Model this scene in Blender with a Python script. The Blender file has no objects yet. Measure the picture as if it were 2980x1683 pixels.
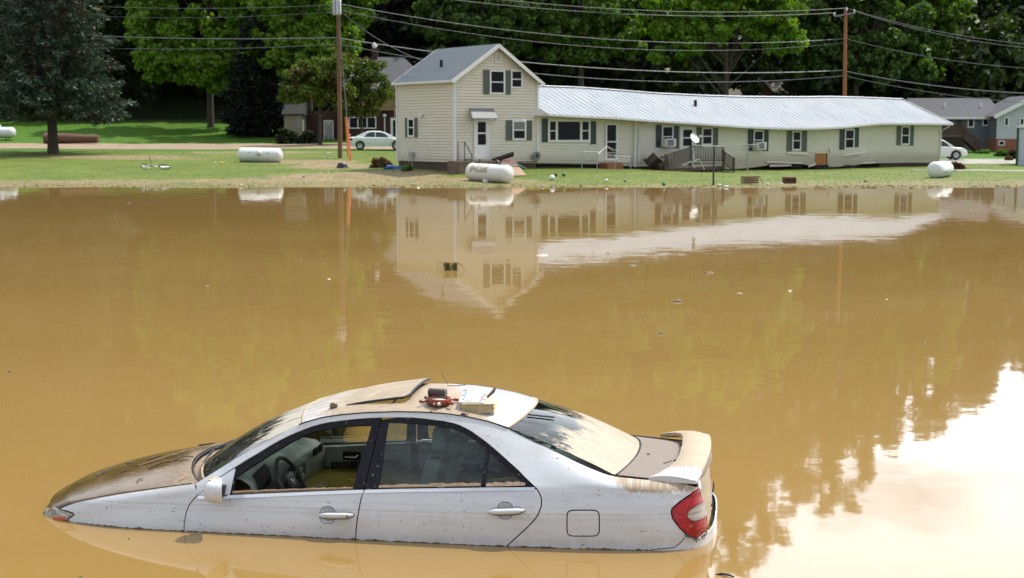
import bpy, bmesh, math, random
import numpy as np
from mathutils import Vector, Matrix
R = math.radians
SC = bpy.context.scene
COL = SC.collection

# ------------------------------------------------------------------ camera, sky, sun, exposure
H = 2.9                                   # eye height above the flood water (z = 0)
FPX, CX, CY, HORY = 4139.0, 1490.0, 841.5, 376.0
PITCH = math.atan((CY - HORY) / FPX)
cd = bpy.data.cameras.new('camera'); cam = bpy.data.objects.new('camera', cd); COL.objects.link(cam)
cam.location = (0, 0, H); cam.rotation_euler = (math.pi / 2 - PITCH, 0, 0)
cd.sensor_width = 36; cd.lens = FPX / 2980 * 36; cd.clip_start = .1; cd.clip_end = 2000
cd.dof.use_dof = True; cd.dof.focus_distance = 10.0; cd.dof.aperture_fstop = 6.5
SC.camera = cam

SUN = Vector((.42, .25, .80)).normalized()   # direction to the sun: from the right, a little behind the scene
sl = bpy.data.lights.new('sun', 'SUN'); sl.energy = 4.5; sl.angle = R(.5); sl.color = (1, .95, .87)
so = bpy.data.objects.new('sun', sl); COL.objects.link(so); so.location = (40, 40, 80)
so.rotation_euler = SUN.to_track_quat('Z', 'Y').to_euler()
SC.view_settings.view_transform = 'Standard'; SC.view_settings.look = 'None'
SC.view_settings.exposure = 0.17; SC.view_settings.gamma = 1
SC.cycles.max_bounces = 8; SC.cycles.transparent_max_bounces = 12
SC.cycles.caustics_reflective = False; SC.cycles.caustics_refractive = False

wd = bpy.data.worlds.new('World'); SC.world = wd; wd.use_nodes = True
wt = wd.node_tree; wt.nodes.clear()
def wn(t, **k):
    n = wt.nodes.new(t)
    for a, b in k.items(): setattr(n, a, b)
    return n
def wl(a, b): wt.links.new(a, b)
wo = wn('ShaderNodeOutputWorld')
sky = wn('ShaderNodeTexSky', sky_type='NISHITA', sun_disc=False)
sky.sun_elevation = math.asin(SUN.z); sky.sun_rotation = math.atan2(SUN.x, SUN.y)
bg1 = wn('ShaderNodeBackground'); bg1.inputs[1].default_value = .085; wl(sky.outputs[0], bg1.inputs[0])
tc = wn('ShaderNodeTexCoord')
mp = wn('ShaderNodeMapping'); mp.inputs['Scale'].default_value = (1, 1, 2.2); wl(tc.outputs['Generated'], mp.inputs[0])
cn = wn('ShaderNodeTexNoise'); cn.inputs['Scale'].default_value = 2.6; cn.inputs['Detail'].default_value = 7
cn.inputs['Roughness'].default_value = .55; wl(mp.outputs[0], cn.inputs['Vector'])
cr = wn('ShaderNodeValToRGB'); cr.color_ramp.elements[0].position = .30; cr.color_ramp.elements[1].position = .52
wl(cn.outputs['Fac'], cr.inputs[0])
dt = wn('ShaderNodeVectorMath', operation='DOT_PRODUCT'); dt.inputs[1].default_value = Vector((.34, .87, .34)).normalized()   # the cloud bank over the ridge is the bright one
nz = wn('ShaderNodeVectorMath', operation='NORMALIZE'); wl(tc.outputs['Generated'], nz.inputs[0]); wl(nz.outputs[0], dt.inputs[0])
mr = wn('ShaderNodeMapRange'); mr.inputs['From Min'].default_value = .25; mr.inputs['From Max'].default_value = .92
mr.inputs['To Min'].default_value = .90; mr.inputs['To Max'].default_value = 3.15
wl(dt.outputs['Value'], mr.inputs['Value'])
bg2 = wn('ShaderNodeBackground'); bg2.inputs[0].default_value = (.90, .97, 1.07, 1); wl(mr.outputs[0], bg2.inputs[1])
mx = wn('ShaderNodeMixShader'); wl(cr.outputs[0], mx.inputs[0]); wl(bg1.outputs[0], mx.inputs[1]); wl(bg2.outputs[0], mx.inputs[2])
wl(mx.outputs[0], wo.inputs[0])

# ------------------------------------------------------------------ helpers: rays, tags, meshes
FW = Vector((0, math.cos(PITCH), -math.sin(PITCH))); UP = Vector((0, math.sin(PITCH), math.cos(PITCH))); EYE = Vector((0, 0, H))
def ray(x, y): return FW * FPX + Vector((1, 0, 0)) * (x - CX) + UP * (CY - y)
def at(x, y, d):                      # the point seen at photo pixel x, y that stands d metres away
    r = ray(x, y); return EYE + r * (d / r.y)
def on_z(x, y, z=0.0):
    r = ray(x, y); return EYE + r * ((z - H) / r.z)
def on_plane(x, y, P, n):
    r = ray(x, y); return EYE + r * ((Vector(P) - EYE).dot(n) / r.dot(n))
def proj(P):
    q = Vector(P) - EYE; k = FPX / q.dot(FW); return CX + q.x * k, CY - q.dot(UP) * k

def tag(o, label=None, cat=None, group=None, kind=None):
    if label: o['label'] = label
    if cat: o['category'] = cat
    if group: o['group'] = group
    if kind: o['kind'] = kind
    return o
def thing(name, label, cat, loc=(0, 0, 0), rz=0.0, group=None):
    o = bpy.data.objects.new(name, None); COL.objects.link(o); o.empty_display_size = .2
    o.location = loc; o.rotation_euler = (0, 0, rz)
    return tag(o, label, cat, group)
def link(name, me, mat, parent=None):
    o = bpy.data.objects.new(name, me); COL.objects.link(o)
    if parent: o.parent = parent
    for m in (mat if isinstance(mat, (list, tuple)) else [mat]): me.materials.append(m)
    return o
def copy_tree(o, parent=None):
    c = o.copy(); COL.objects.link(c)
    if parent: c.parent = parent
    for ch in [q for q in bpy.data.objects if q.parent == o]: copy_tree(ch, c)
    return c
def np_mesh(name, V, F, mat, parent=None, smooth=False):      # V (n,3), F (m,k) all faces of k corners
    me = bpy.data.meshes.new(name); V = np.asarray(V, np.float32); F = np.asarray(F, np.int32)
    me.vertices.add(len(V)); me.vertices.foreach_set('co', V.ravel())
    k = F.shape[1]; me.loops.add(F.size); me.polygons.add(len(F))
    me.loops.foreach_set('vertex_index', F.ravel())
    me.polygons.foreach_set('loop_start', np.arange(0, F.size, k, dtype=np.int32))
    if smooth: me.polygons.foreach_set('use_smooth', np.ones(len(F), bool))
    me.update(calc_edges=True)
    return link(name, me, mat, parent)

class MB:
    """collects boxes, bars, tubes, prisms and grids and links them as ONE mesh object"""
    def __init__(s): s.v = []; s.f = []; s.m = []; s.cur = 0
    def add(s, vs, fs):
        b = len(s.v); s.v += [tuple(v) for v in vs]; s.f += [tuple(i + b for i in f) for f in fs]; s.m += [s.cur] * len(fs); return s
    def mat(s, i): s.cur = i; return s
    def box(s, x0, x1, y0, y1, z0, z1, M=None):
        vs = [Vector((x, y, z)) for z in (z0, z1) for y in (y0, y1) for x in (x0, x1)]
        if M: vs = [M @ v for v in vs]
        return s.add(vs, [(0, 2, 3, 1), (4, 5, 7, 6), (0, 1, 5, 4), (2, 6, 7, 3), (0, 4, 6, 2), (1, 3, 7, 5)])
    def rbox(s, x0, x1, y0, y1, z0, z1, b=.02, M=None):          # box with bevelled edges
        bm = bmesh.new(); bmesh.ops.create_cube(bm, size=1)
        for v in bm.verts: v.co = Vector(((x0 + x1) / 2 + v.co.x * (x1 - x0), (y0 + y1) / 2 + v.co.y * (y1 - y0), (z0 + z1) / 2 + v.co.z * (z1 - z0)))
        bmesh.ops.bevel(bm, geom=bm.edges[:], offset=b, segments=2, affect='EDGES', profile=.6)
        return s.bm(bm, M)
    def bm(s, bm, M=None):
        bm.verts.index_update()
        s.add([(M @ v.co) if M else v.co.copy() for v in bm.verts], [[v.index for v in f.verts] for f in bm.faces]); bm.free(); return s
    def bar(s, a, b, w, h=None, up=(0, 0, 1)):                   # square bar between two points
        a, b = Vector(a), Vector(b); h = h or w; d = (b - a).normalized(); u = Vector(up)
        if abs(d.dot(u)) > .98: u = Vector((0, 1, 0))
        x = d.cross(u).normalized() * (w / 2); y = x.cross(d).normalized() * (h / 2)
        vs = [p + i * x + j * y for p in (a, b) for i, j in ((-1, -1), (1, -1), (1, 1), (-1, 1))]
        return s.add(vs, [(3, 2, 1, 0), (4, 5, 6, 7), (0, 1, 5, 4), (1, 2, 6, 5), (2, 3, 7, 6), (3, 0, 4, 7)])
    def tube(s, pts, r, n=8, cap=True):                          # r: number or list
        pts = [Vector(p) for p in pts]; rs = r if isinstance(r, (list, tuple)) else [r] * len(pts)
        rings = []; prev = None
        for i, p in enumerate(pts):
            d = (pts[min(i + 1, len(pts) - 1)] - pts[max(i - 1, 0)]).normalized()
            u = prev if prev is not None else (Vector((0, 0, 1)) if abs(d.z) < .9 else Vector((1, 0, 0)))
            x = (u - d * u.dot(d)).normalized(); prev = x; y = d.cross(x)
            rings.append([p + (x * math.cos(t) + y * math.sin(t)) * rs[i] for t in [2 * math.pi * k / n for k in range(n)]])
        vs = [v for q in rings for v in q]
        fs = [(i * n + k, i * n + (k + 1) % n, (i + 1) * n + (k + 1) % n, (i + 1) * n + k) for i in range(len(pts) - 1) for k in range(n)]
        if cap: fs += [tuple(reversed(range(n))), tuple((len(pts) - 1) * n + k for k in range(n))]
        return s.add(vs, fs)
    def lathe(s, prof, n=24, M=None):                            # prof: (radius, z) list about the z axis
        vs = []; fs = []
        for r_, z in prof:
            for k in range(n):
                t = 2 * math.pi * k / n; vs.append(Vector((r_ * math.cos(t), r_ * math.sin(t), z)))
        if M: vs = [M @ v for v in vs]
        for i in range(len(prof) - 1):
            for k in range(n): fs.append((i * n + k, i * n + (k + 1) % n, (i + 1) * n + (k + 1) % n, (i + 1) * n + k))
        return s.add(vs, fs)
    def prism(s, poly, f0, f1):                                  # polygon (a, b) carried from f0(a, b) to f1(a, b)
        n = len(poly); vs = [f0(*p) for p in poly] + [f1(*p) for p in poly]
        return s.add(vs, [tuple(range(n)), tuple(reversed(range(n, 2 * n)))] + [((i + 1) % n, i, n + i, n + (i + 1) % n) for i in range(n)])
    def grid(s, fn, us, vs_):
        vs = [fn(u, v) for u in us for v in vs_]; m = len(vs_)
        return s.add(vs, [(i * m + j, i * m + j + 1, (i + 1) * m + j + 1, (i + 1) * m + j) for i in range(len(us) - 1) for j in range(m - 1)])
    def blob(s, c, r, seed=0, amp=.25, sub=2, sq=(1, 1, 1)):
        rnd = random.Random(seed); bm = bmesh.new(); bmesh.ops.create_icosphere(bm, subdivisions=sub, radius=1)
        for v in bm.verts:
            k = 1 + rnd.uniform(-amp, amp); v.co = Vector(c) + Vector((v.co.x * sq[0], v.co.y * sq[1], v.co.z * sq[2])) * r * k
        return s.bm(bm)
    def build(s, name, mat, parent=None, smooth=None):
        me = bpy.data.meshes.new(name); me.from_pydata([tuple(v) for v in s.v], [], s.f)
        if len(set(s.m)) > 1: me.polygons.foreach_set('material_index', s.m)
        bm = bmesh.new(); bm.from_mesh(me); bmesh.ops.recalc_face_normals(bm, faces=bm.faces[:]); bm.to_mesh(me); bm.free()
        if smooth is not None:
            me.polygons.foreach_set('use_smooth', [True] * len(me.polygons)); me.set_sharp_from_angle(angle=R(smooth))
        me.update(); return link(name, me, mat, parent)

# ------------------------------------------------------------------ helpers: materials
class NT:
    def __init__(s, name):
        s.m = bpy.data.materials.new(name); s.m.use_nodes = True; s.t = s.m.node_tree; s.t.nodes.clear()
        s.out = s.n('ShaderNodeOutputMaterial')
    def n(s, t, **k):
        q = s.t.nodes.new(t)
        for a, b in k.items(): setattr(q, a, b)
        return q
    def l(s, a, b): s.t.links.new(a, b)
    def put(s, sock, v):
        if hasattr(v, 'is_output'): s.l(v, sock)
        elif isinstance(v, (tuple, list)): sock.default_value = tuple(v) + ((1,) if len(v) == 3 and len(sock.default_value) == 4 else ())
        else: sock.default_value = v
    def obj(s): return s.n('ShaderNodeTexCoord').outputs['Object']
    def geo(s): return s.n('ShaderNodeNewGeometry').outputs['Position']
    def mapping(s, vec, scale=(1, 1, 1), loc=(0, 0, 0), rot=(0, 0, 0)):
        q = s.n('ShaderNodeMapping'); q.inputs['Scale'].default_value = scale; q.inputs['Location'].default_value = loc; q.inputs['Rotation'].default_value = rot
        s.l(vec, q.inputs[0]); return q.outputs[0]
    def noise(s, vec, scale=5., detail=4., rough=.55, dist=0.):
        q = s.n('ShaderNodeTexNoise'); s.l(vec, q.inputs['Vector']); q.inputs['Scale'].default_value = scale
        q.inputs['Detail'].default_value = detail; q.inputs['Roughness'].default_value = rough; q.inputs['Distortion'].default_value = dist
        return q.outputs['Fac'], q.outputs['Color']
    def ramp(s, f, lo, hi):
        q = s.n('ShaderNodeMapRange'); q.interpolation_type = 'SMOOTHSTEP'; s.put(q.inputs['Value'], f)
        q.inputs['From Min'].default_value = lo; q.inputs['From Max'].default_value = hi; return q.outputs[0]
    def math(s, op, a, b=0., c=0.):
        q = s.n('ShaderNodeMath', operation=op); s.put(q.inputs[0], a); s.put(q.inputs[1], b); s.put(q.inputs[2], c); return q.outputs[0]
    def mix(s, f, a, b):
        q = s.n('ShaderNodeMix', data_type='RGBA'); s.put(q.inputs['Factor'], f); s.put(q.inputs['A'], a); s.put(q.inputs['B'], b); return q.outputs['Result']
    def mixf(s, f, a, b):
        q = s.n('ShaderNodeMix', data_type='FLOAT'); s.put(q.inputs['Factor'], f); s.put(q.inputs['A'], a); s.put(q.inputs['B'], b); return q.outputs['Result']
    def sep(s, v): q = s.n('ShaderNodeSeparateXYZ'); s.l(v, q.inputs[0]); return q.outputs
    def attr(s, name): return s.n('ShaderNodeAttribute', attribute_name=name).outputs['Fac']
    def bump(s, h, strength=.3, dist=.01):
        q = s.n('ShaderNodeBump'); q.inputs['Strength'].default_value = strength; q.inputs['Distance'].default_value = dist; s.l(h, q.inputs['Height']); return q.outputs[0]
    def bsdf(s, col, rough=.6, metal=0., spec=.5, normal=None, **k):
        q = s.n('ShaderNodeBsdfPrincipled'); s.put(q.inputs['Base Color'], col); s.put(q.inputs['Roughness'], rough); s.put(q.inputs['Metallic'], metal)
        q.inputs['Specular IOR Level'].default_value = spec
        if normal is not None: s.l(normal, q.inputs['Normal'])
        for a, b in k.items(): s.put(q.inputs[a.replace('_', ' ')], b)
        return q.outputs[0]
    def end(s, sh): s.l(sh, s.out.inputs[0]); return s.m
def simple(name, col, rough=.6, metal=0., var=.25, scale=6., spec=.5, bump=0., **k):
    t = NT(name); o = t.obj(); f, _ = t.noise(o, scale, 5); f2, _ = t.noise(o, scale * 9, 3)
    f = t.math('ADD', t.math('MULTIPLY', f, .7), t.math('MULTIPLY', f2, .3))
    c = t.mix(t.ramp(f, .25, .75), [v * (1 - var) for v in col], [min(1, v * (1 + var)) for v in col])
    r = t.mixf(f, max(0, rough - .08), min(1, rough + .08))
    return t.end(t.bsdf(c, r, metal, spec, t.bump(f2, bump, .01) if bump else None, **k))

# ------------------------------------------------------------------ water and ground
def sstep(a, b, x):
    t = np.clip((x - a) / (b - a), 0, 1); return t * t * (3 - 2 * t)
def gz(X, Y):                             # height of the ground above the water
    X = np.asarray(X, float); Y = np.asarray(Y, float)
    s = .0325 + (.0075 - .0325) * sstep(-2, 20, X)
    sh = 71.2 + .5 * np.sin(X * .21 + 1) + .35 * np.sin(X * .53) + .8 * np.exp(-((X + 11) / 5) ** 2) - .5 * np.exp(-((X - 3) / 6) ** 2)
    z = s * (np.minimum(Y, 122) - sh)
    z = np.where(Y < sh, .06 * (Y - sh), z); z = np.maximum(z, -1.2)
    z = z + .26 * np.exp(-((X - 0) / 9) ** 2 - ((Y - 84) / 5) ** 2)
    lawn = .095 + (.05 - .095) * sstep(0, 30, X)
    z = z + lawn * np.clip(Y - 125, 0, 30)
    lat = X / np.maximum(Y, 1) * 170
    k = .96 + (.33 - .96) * sstep(0, 68, lat)
    z = z + k * np.clip(Y - 150, 0, 75)
    z = z + .02 * np.sin(X * .9 + Y * .4) * np.sin(Y * .7) * (Y > 72)
    return z
def ground_at(x, y):                      # where the ray through a photo pixel meets the ground
    r = ray(x, y); r = r / r.y; lo = 68.
    for d in np.arange(68, 220, .25):
        P = EYE + r * d
        if P.z <= gz(P.x, P.y): return P
    return EYE + r * 150
def ground_px(x, y, d): P = at(x, y, d); P.z = float(gz(P.x, P.y)); return P

def axis(a, b, c, d, fine, coarse):
    return np.concatenate([np.arange(a, b, coarse), np.arange(b, c, fine), np.arange(c, d + coarse, coarse)])
gx = axis(-180, -50, 56, 200, .45, 4.); gy = np.concatenate([np.arange(-40, 64, 8.), np.arange(64, 104, .35), np.arange(104, 150, .8), np.arange(150, 330, 3.)])
GX, GY = np.meshgrid(gx, gy, indexing='ij'); GZ = gz(GX, GY)
V = np.stack([GX, GY, GZ], -1).reshape(-1, 3); nx, ny = len(gx), len(gy)
I = np.arange(nx * ny).reshape(nx, ny)
F = np.stack([I[:-1, :-1], I[1:, :-1], I[1:, 1:], I[:-1, 1:]], -1).reshape(-1, 4)
def ell(px, py, d, rx, ry):
    P = at(px, py, d); return np.exp(-((GX - P.x) / rx) ** 2 - ((GY - P.y) / ry) ** 2)
mud = 1.1 * np.exp(-np.clip(GZ, 0, 9) / .075) + 1.6 * ell(985, 480, 89, 2.8, 3.2) + 1.5 * ell(880, 458, 95, 3.4, 2.4) + 1.6 * ell(1060, 503, 80, 4.5, 2.6) + 1.2 * ell(1160, 520, 75, 4, 1.6) \
    + 1.2 * ell(300, 445, 101, 6.5, 2.2) + 1.0 * ell(760, 440, 107, 7, 2.5) + .7 * ell(450, 455, 98, 5, 1.6) + 1.2 * ell(1230, 520, 76, 6, 1.6) + .5 * ell(700, 520, 76, 8, 2.2) + .6 * ell(100, 525, 75, 9, 2.0)
under = np.clip(ell(150, 440, 106, 8, 5) + sstep(140, 152, GY), 0, 1)
t = NT('ground_mat'); o = t.geo()
n1, _ = t.noise(o, .35, 5); n2, _ = t.noise(o, 2.2, 6, .65); n3, _ = t.noise(t.mapping(o, (14, 5, 14)), 1., 4, .7)
g = t.mix(t.ramp(n1, .3, .7), (.062, .108, .010), (.118, .152, .018)); g = t.mix(t.ramp(n2, .42, .75), g, (.125, .135, .030)); g = t.mix(t.math('MULTIPLY', t.ramp(n3, .45, .75), .35), g, (.085, .115, .012))
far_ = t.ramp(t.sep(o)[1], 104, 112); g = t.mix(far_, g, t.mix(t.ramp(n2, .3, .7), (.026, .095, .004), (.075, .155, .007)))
mc = t.mix(t.ramp(n2, .3, .7), (.16, .125, .058), (.235, .175, .092)); mc = t.mix(t.ramp(t.sep(o)[1], 73.5, 77), mc, t.mix(t.ramp(n2, .3, .7), (.20, .14, .08), (.30, .22, .135))); mc = t.mix(t.math('MULTIPLY', t.ramp(n1, .45, .7), .5), mc, (.13, .115, .04))
mk = t.ramp(t.math('ADD', t.attr('mud'), t.math('MULTIPLY', t.math('SUBTRACT', n2, .5), 1.5)), .32, .8)
g = t.mix(t.math('MULTIPLY', mk, .85), g, mc)
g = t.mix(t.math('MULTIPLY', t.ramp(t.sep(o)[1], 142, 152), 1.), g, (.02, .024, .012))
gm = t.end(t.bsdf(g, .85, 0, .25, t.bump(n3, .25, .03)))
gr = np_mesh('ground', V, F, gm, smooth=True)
a = gr.data.attributes.new('mud', 'FLOAT', 'POINT'); a.data.foreach_set('value', mud.astype(np.float32).ravel())
tag(gr, kind='structure')

def strip(name, xs, y0f, y1f, n, mat, lift=.012):        # a sheet lying on the ground
    V = []; 
    for X in xs:
        for j in range(n + 1):
            Y = y0f(X) + (y1f(X) - y0f(X)) * j / n; V.append((X, Y, float(gz(X, Y)) + lift))
    m = n + 1; F = [(i * m + j, (i + 1) * m + j, (i + 1) * m + j + 1, i * m + j + 1) for i in range(len(xs) - 1) for j in range(n)]
    return tag(np_mesh(name, V, F, mat, smooth=True), kind='structure')
t = NT('dirt_road_mat'); o = t.geo(); n1, _ = t.noise(t.mapping(o, (.5, 2, 1)), 1.2, 6); n2, _ = t.noise(o, 7., 5, .7)
dm = t.end(t.bsdf(t.mix(t.ramp(n2, .3, .75), t.mix(t.ramp(n1, .35, .65), (.28, .205, .13), (.40, .32, .225)), (.19, .14, .095)), .9, 0, .2, t.bump(n2, .5, .03)))
strip('dirt_road', np.arange(-70, 30, .8), lambda X: 112.2 + .5 * math.sin(X * .3) - .0 * X, lambda X: 123.5 + .3 * math.sin(X * .5), 14, dm)
t = NT('gravel_mat'); o = t.geo(); n1, _ = t.noise(o, .6, 6); n2, _ = t.noise(o, 6., 6, .75)
gvm = t.end(t.bsdf(t.mix(t.ramp(n2, .3, .7), t.mix(t.ramp(n1, .35, .65), (.30, .28, .25), (.52, .50, .47)), (.16, .17, .10)), .9, 0, .2, t.bump(n2, .6, .05)))
strip('gravel_driveway', np.arange(30.5, 62, .5), lambda X: 107.0 + 1.1 * math.sin(X * .55) + .5 * math.sin(X * 1.7), lambda X: 121 + .8 * math.sin(X * .7), 26, gvm)
strip('gravel_path', np.arange(26.8, 37.0, .3), lambda X: 94.6 - .25 * (X - 27) + .3 * math.sin(X * 2.1), lambda X: 96.6 - .25 * (X - 27) + .35 * math.sin(X * 1.3), 6, gvm)

t = NT('muddy_water'); o = t.geo()
n1, c1 = t.noise(t.mapping(o, (.55, 1.0, 1)), 2.6, 3, .5); n2, c2 = t.noise(o, .09, 3); n3, c3 = t.noise(t.mapping(o, (.6, 1, 1)), 9., 2, .5)
cal = t.mixf(t.ramp(n2, .35, .7), .009, .020)
def sub5(c, k):
    a = t.n('ShaderNodeVectorMath', operation='SUBTRACT'); t.l(c, a.inputs[0]); a.inputs[1].default_value = (.5, .5, .5)
    b = t.n('ShaderNodeVectorMath', operation='SCALE'); t.l(a.outputs[0], b.inputs[0]); t.put(b.inputs['Scale'], k); return b.outputs[0]
v = t.n('ShaderNodeVectorMath', operation='ADD'); t.l(sub5(c1, cal), v.inputs[0]); t.l(sub5(c3, t.math('MULTIPLY', cal, .6)), v.inputs[1])
v1 = t.n('ShaderNodeVectorMath', operation='MULTIPLY'); t.l(v.outputs[0], v1.inputs[0]); v1.inputs[1].default_value = (1, 1, 0)
v2 = t.n('ShaderNodeVectorMath', operation='ADD'); t.l(v1.outputs[0], v2.inputs[0]); v2.inputs[1].default_value = (0, 0, 1)
v3 = t.n('ShaderNodeVectorMath', operation='NORMALIZE'); t.l(v2.outputs[0], v3.inputs[0])
nb, _ = t.noise(t.mapping(o, (.05, .12, 1)), 1., 4)
wc = t.mix(t.ramp(nb, .3, .7), (.245, .151, .046), (.267, .167, .055))
df = t.n('ShaderNodeBsdfDiffuse'); t.l(wc, df.inputs[0])
gl = t.n('ShaderNodeBsdfGlossy'); gl.inputs['Roughness'].default_value = .035; gl.inputs[0].default_value = (.96, .95, .93, 1); t.l(v3.outputs[0], gl.inputs['Normal'])
fr = t.n('ShaderNodeFresnel'); fr.inputs[0].default_value = 1.45; t.l(v3.outputs[0], fr.inputs['Normal'])
ms = t.n('ShaderNodeMixShader'); t.l(t.math('MULTIPLY', fr.outputs[0], .95), ms.inputs[0]); t.l(df.outputs[0], ms.inputs[1]); t.l(gl.outputs[0], ms.inputs[2])
wm = t.end(ms.outputs[0])
tag(np_mesh('flood_water', [(-200, -45, 0), (210, -45, 0), (210, 80, 0), (-200, 80, 0)], [(0, 1, 2, 3)], wm), kind='structure')

# ------------------------------------------------------------------ the flooded sedan
CA = R(9.4); CO = Vector((-.455, 10.638, 0))
cu = Vector((math.cos(CA), -math.sin(CA), 0)); cv = Vector((-math.sin(CA), -math.cos(CA), 0))   # rearwards, towards the near side
def c2w(u, v, z): return CO + cu * u + cv * v + Vector((0, 0, z))
def uvz(x, y, v):                          # photo pixel on the upright plane v = const, as car u, z
    q = on_plane(x, y, CO + cv * v, cv) - CO; return q.dot(cu), q.z
car = thing('flooded_sedan', 'silver white sedan sunk to its sills in brown water, mud on roof and boot', 'car', CO, -CA)
plan = [(-3.36, 0), (-3.345, .2), (-3.28, .42), (-3.13, .585), (-2.92, .735), (-2.7, .815), (-2.3, .88), (-1.8, .888), (-1.1, .888), (-.5, .890), (.07, .890), (.57, .880), (1.2, .845), (1.6, .80), (1.78, .755), (1.885, .68), (1.945, .54), (1.972, .3), (1.98, 0)]
PU, PV = [], []
for i in range(len(plan) - 1):             # Catmull-Rom through the plan outline
    p0 = plan[max(i - 1, 0)]; p1 = plan[i]; p2 = plan[i + 1]; p3 = plan[min(i + 2, len(plan) - 1)]
    for k in range(24):
        s = k / 24; h = lambda a, b, c, d: .5 * (2 * b + (c - a) * s + (2 * a - 5 * b + 4 * c - d) * s * s + (3 * b - a - 3 * c + d) * s ** 3)
        PU.append(h(p0[0], p1[0], p2[0], p3[0])); PV.append(h(p0[1], p1[1], p2[1], p3[1]))
PU.append(1.98); PV.append(0.); PU = np.array(PU); PV = np.array(PV)
PW = np.concatenate([[0], np.cumsum(np.hypot(np.diff(PU), np.diff(PV)))])
PW = PW - np.interp(0, PU, PW); WEND = PW[-1]
NU = np.gradient(PV, PW); NV = -np.gradient(PU, PW); NU = -NU; NV = -NV      # outward normal (dv, -du) turned outwards
def w_of(u): return float(np.interp(u, PU, PW))
def tab(rows, j, w=True):
    xs = np.array([w_of(r[0]) for r in rows]); return xs, np.array([r[j] for r in rows])
TOP = [(-3.2, .45, -.10), (-3.08, .565, -.015), (-2.88, .71, .072), (-2.74, .745, .136), (-2.545, .77, .187), (-2.337, .785, .234), (-2.15, .79, .268), (-1.964, .79, .30), (-1.75, .78, .334), (-1.679, .755, .378), (-1.597, .725, .43), (-1.353, .655, .587), (-1.172, .61, .685), (-1.0, .58, .762), (-.856, .57, .808), (-.7, .57, .834), (-.532, .57, .854), (-.3, .57, .870), (-.1, .57, .873), (.07, .57, .868), (.206, .57, .854), (.393, .57, .82), (.531, .575, .78), (.709, .60, .705), (.898, .63, .632), (1.084, .65, .556), (1.212, .66, .512), (1.303, .66, .487), (1.5, .66, .474), (1.7, .65, .462), (1.84, .63, .450)]
TW = [w_of(r[0]) for r in TOP]; TO = [float(np.interp(r[0], PU, PV)) - r[1] for r in TOP]; TZ = [r[2] for r in TOP]
wc1 = w_of(1.945); TW += [wc1, WEND]; TO += [.05, .05]; TZ += [.452, .475]
BELT = [(-3.2, -.2), (-3.08, -.115), (-2.88, -.03), (-2.545, .09), (-2.15, .175), (-1.9, .215), (-1.72, .245), (-1.48, .268), (-1.1, .30), (-.79, .326), (-.47, .352), (-.2, .368), (.1, .386), (.41, .403), (.75, .42), (1.1, .42), (1.3, .41), (1.6, .385), (1.84, .35), (1.945, .34)]
BW = [w_of(r[0]) for r in BELT] + [WEND]; BZ = [r[1] for r in BELT] + [.34]
DB = ([w_of(q) for q in (-3.2, -2.5, -1.7, .8, 1.5)] + [WEND], [.025, .03, .062, .062, .05, .02])
EL = ([w_of(q) for q in (-1.9, -1.55, .75, 1.25)], [1, 0, 0, 1])
def side(w, z, out=0.):                    # point of the body side: w runs along the plan outline, z is height
    u = np.interp(w, PW, PU); v = np.interp(w, PW, PV); nu = np.interp(w, PW, NU); nv = np.interp(w, PW, NV)
    l = math.hypot(nu, nv) or 1; nu /= l; nv /= l
    zb = np.interp(w, BW, BZ); tz = np.interp(w, TW, TZ); to = np.interp(w, TW, TO); db = np.interp(w, *DB); e = np.interp(w, *EL)
    h = z - zb
    if h <= 0:
        k = min(1, max(0, (h + .24) / .24)); d = db * k ** 1.7; b = max(0., -z - .0); d += .05 * b
    else:
        s = min(1, h / max(tz - zb, 1e-3)); lin = .93 * s + .07 * s * s
        ell_ = 1 - math.sqrt(max(0, 1 - s * s)); d = db + (to - db) * ((1 - e) * lin + e * (.55 * ell_ + .45 * s * s))
    d -= out
    return float(u - nu * d), float(v - nv * d), float(z)
def side_px(x, y):                         # photo pixel -> (w, z) on the near body side
    u, z = uvz(x, y, .8); w = w_of(max(-3.1, min(1.9, u)))
    for _ in range(25):
        f0 = Vector(proj(c2w(*side(w, z)))); e = Vector((x, y)) - f0
        if e.length < .05: break
        fw_ = (Vector(proj(c2w(*side(w + 1e-3, z)))) - f0) / 1e-3; fz = (Vector(proj(c2w(*side(w, z + 1e-3)))) - f0) / 1e-3
        det = fw_.x * fz.y - fw_.y * fz.x
        if abs(det) < 1: break
        dw = (e.x * fz.y - e.y * fz.x) / det; dz = (fw_.x * e.y - fw_.y * e.x) / det
        w += max(-.1, min(.1, dw)) * .9; z += max(-.1, min(.1, dz)) * .9
        w = max(-3.3, min(WEND, w)); z = max(-.6, min(1., z))
    return w, z
def tz(w): return float(np.interp(w, TW, TZ))
def P(*pts): return [side_px(x, y) for x, y in pts]
def tops(u0, u1, n=14, dz=.0): return [(w, tz(w) - dz) for w in np.linspace(w_of(u0), w_of(u1), n)]

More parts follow.
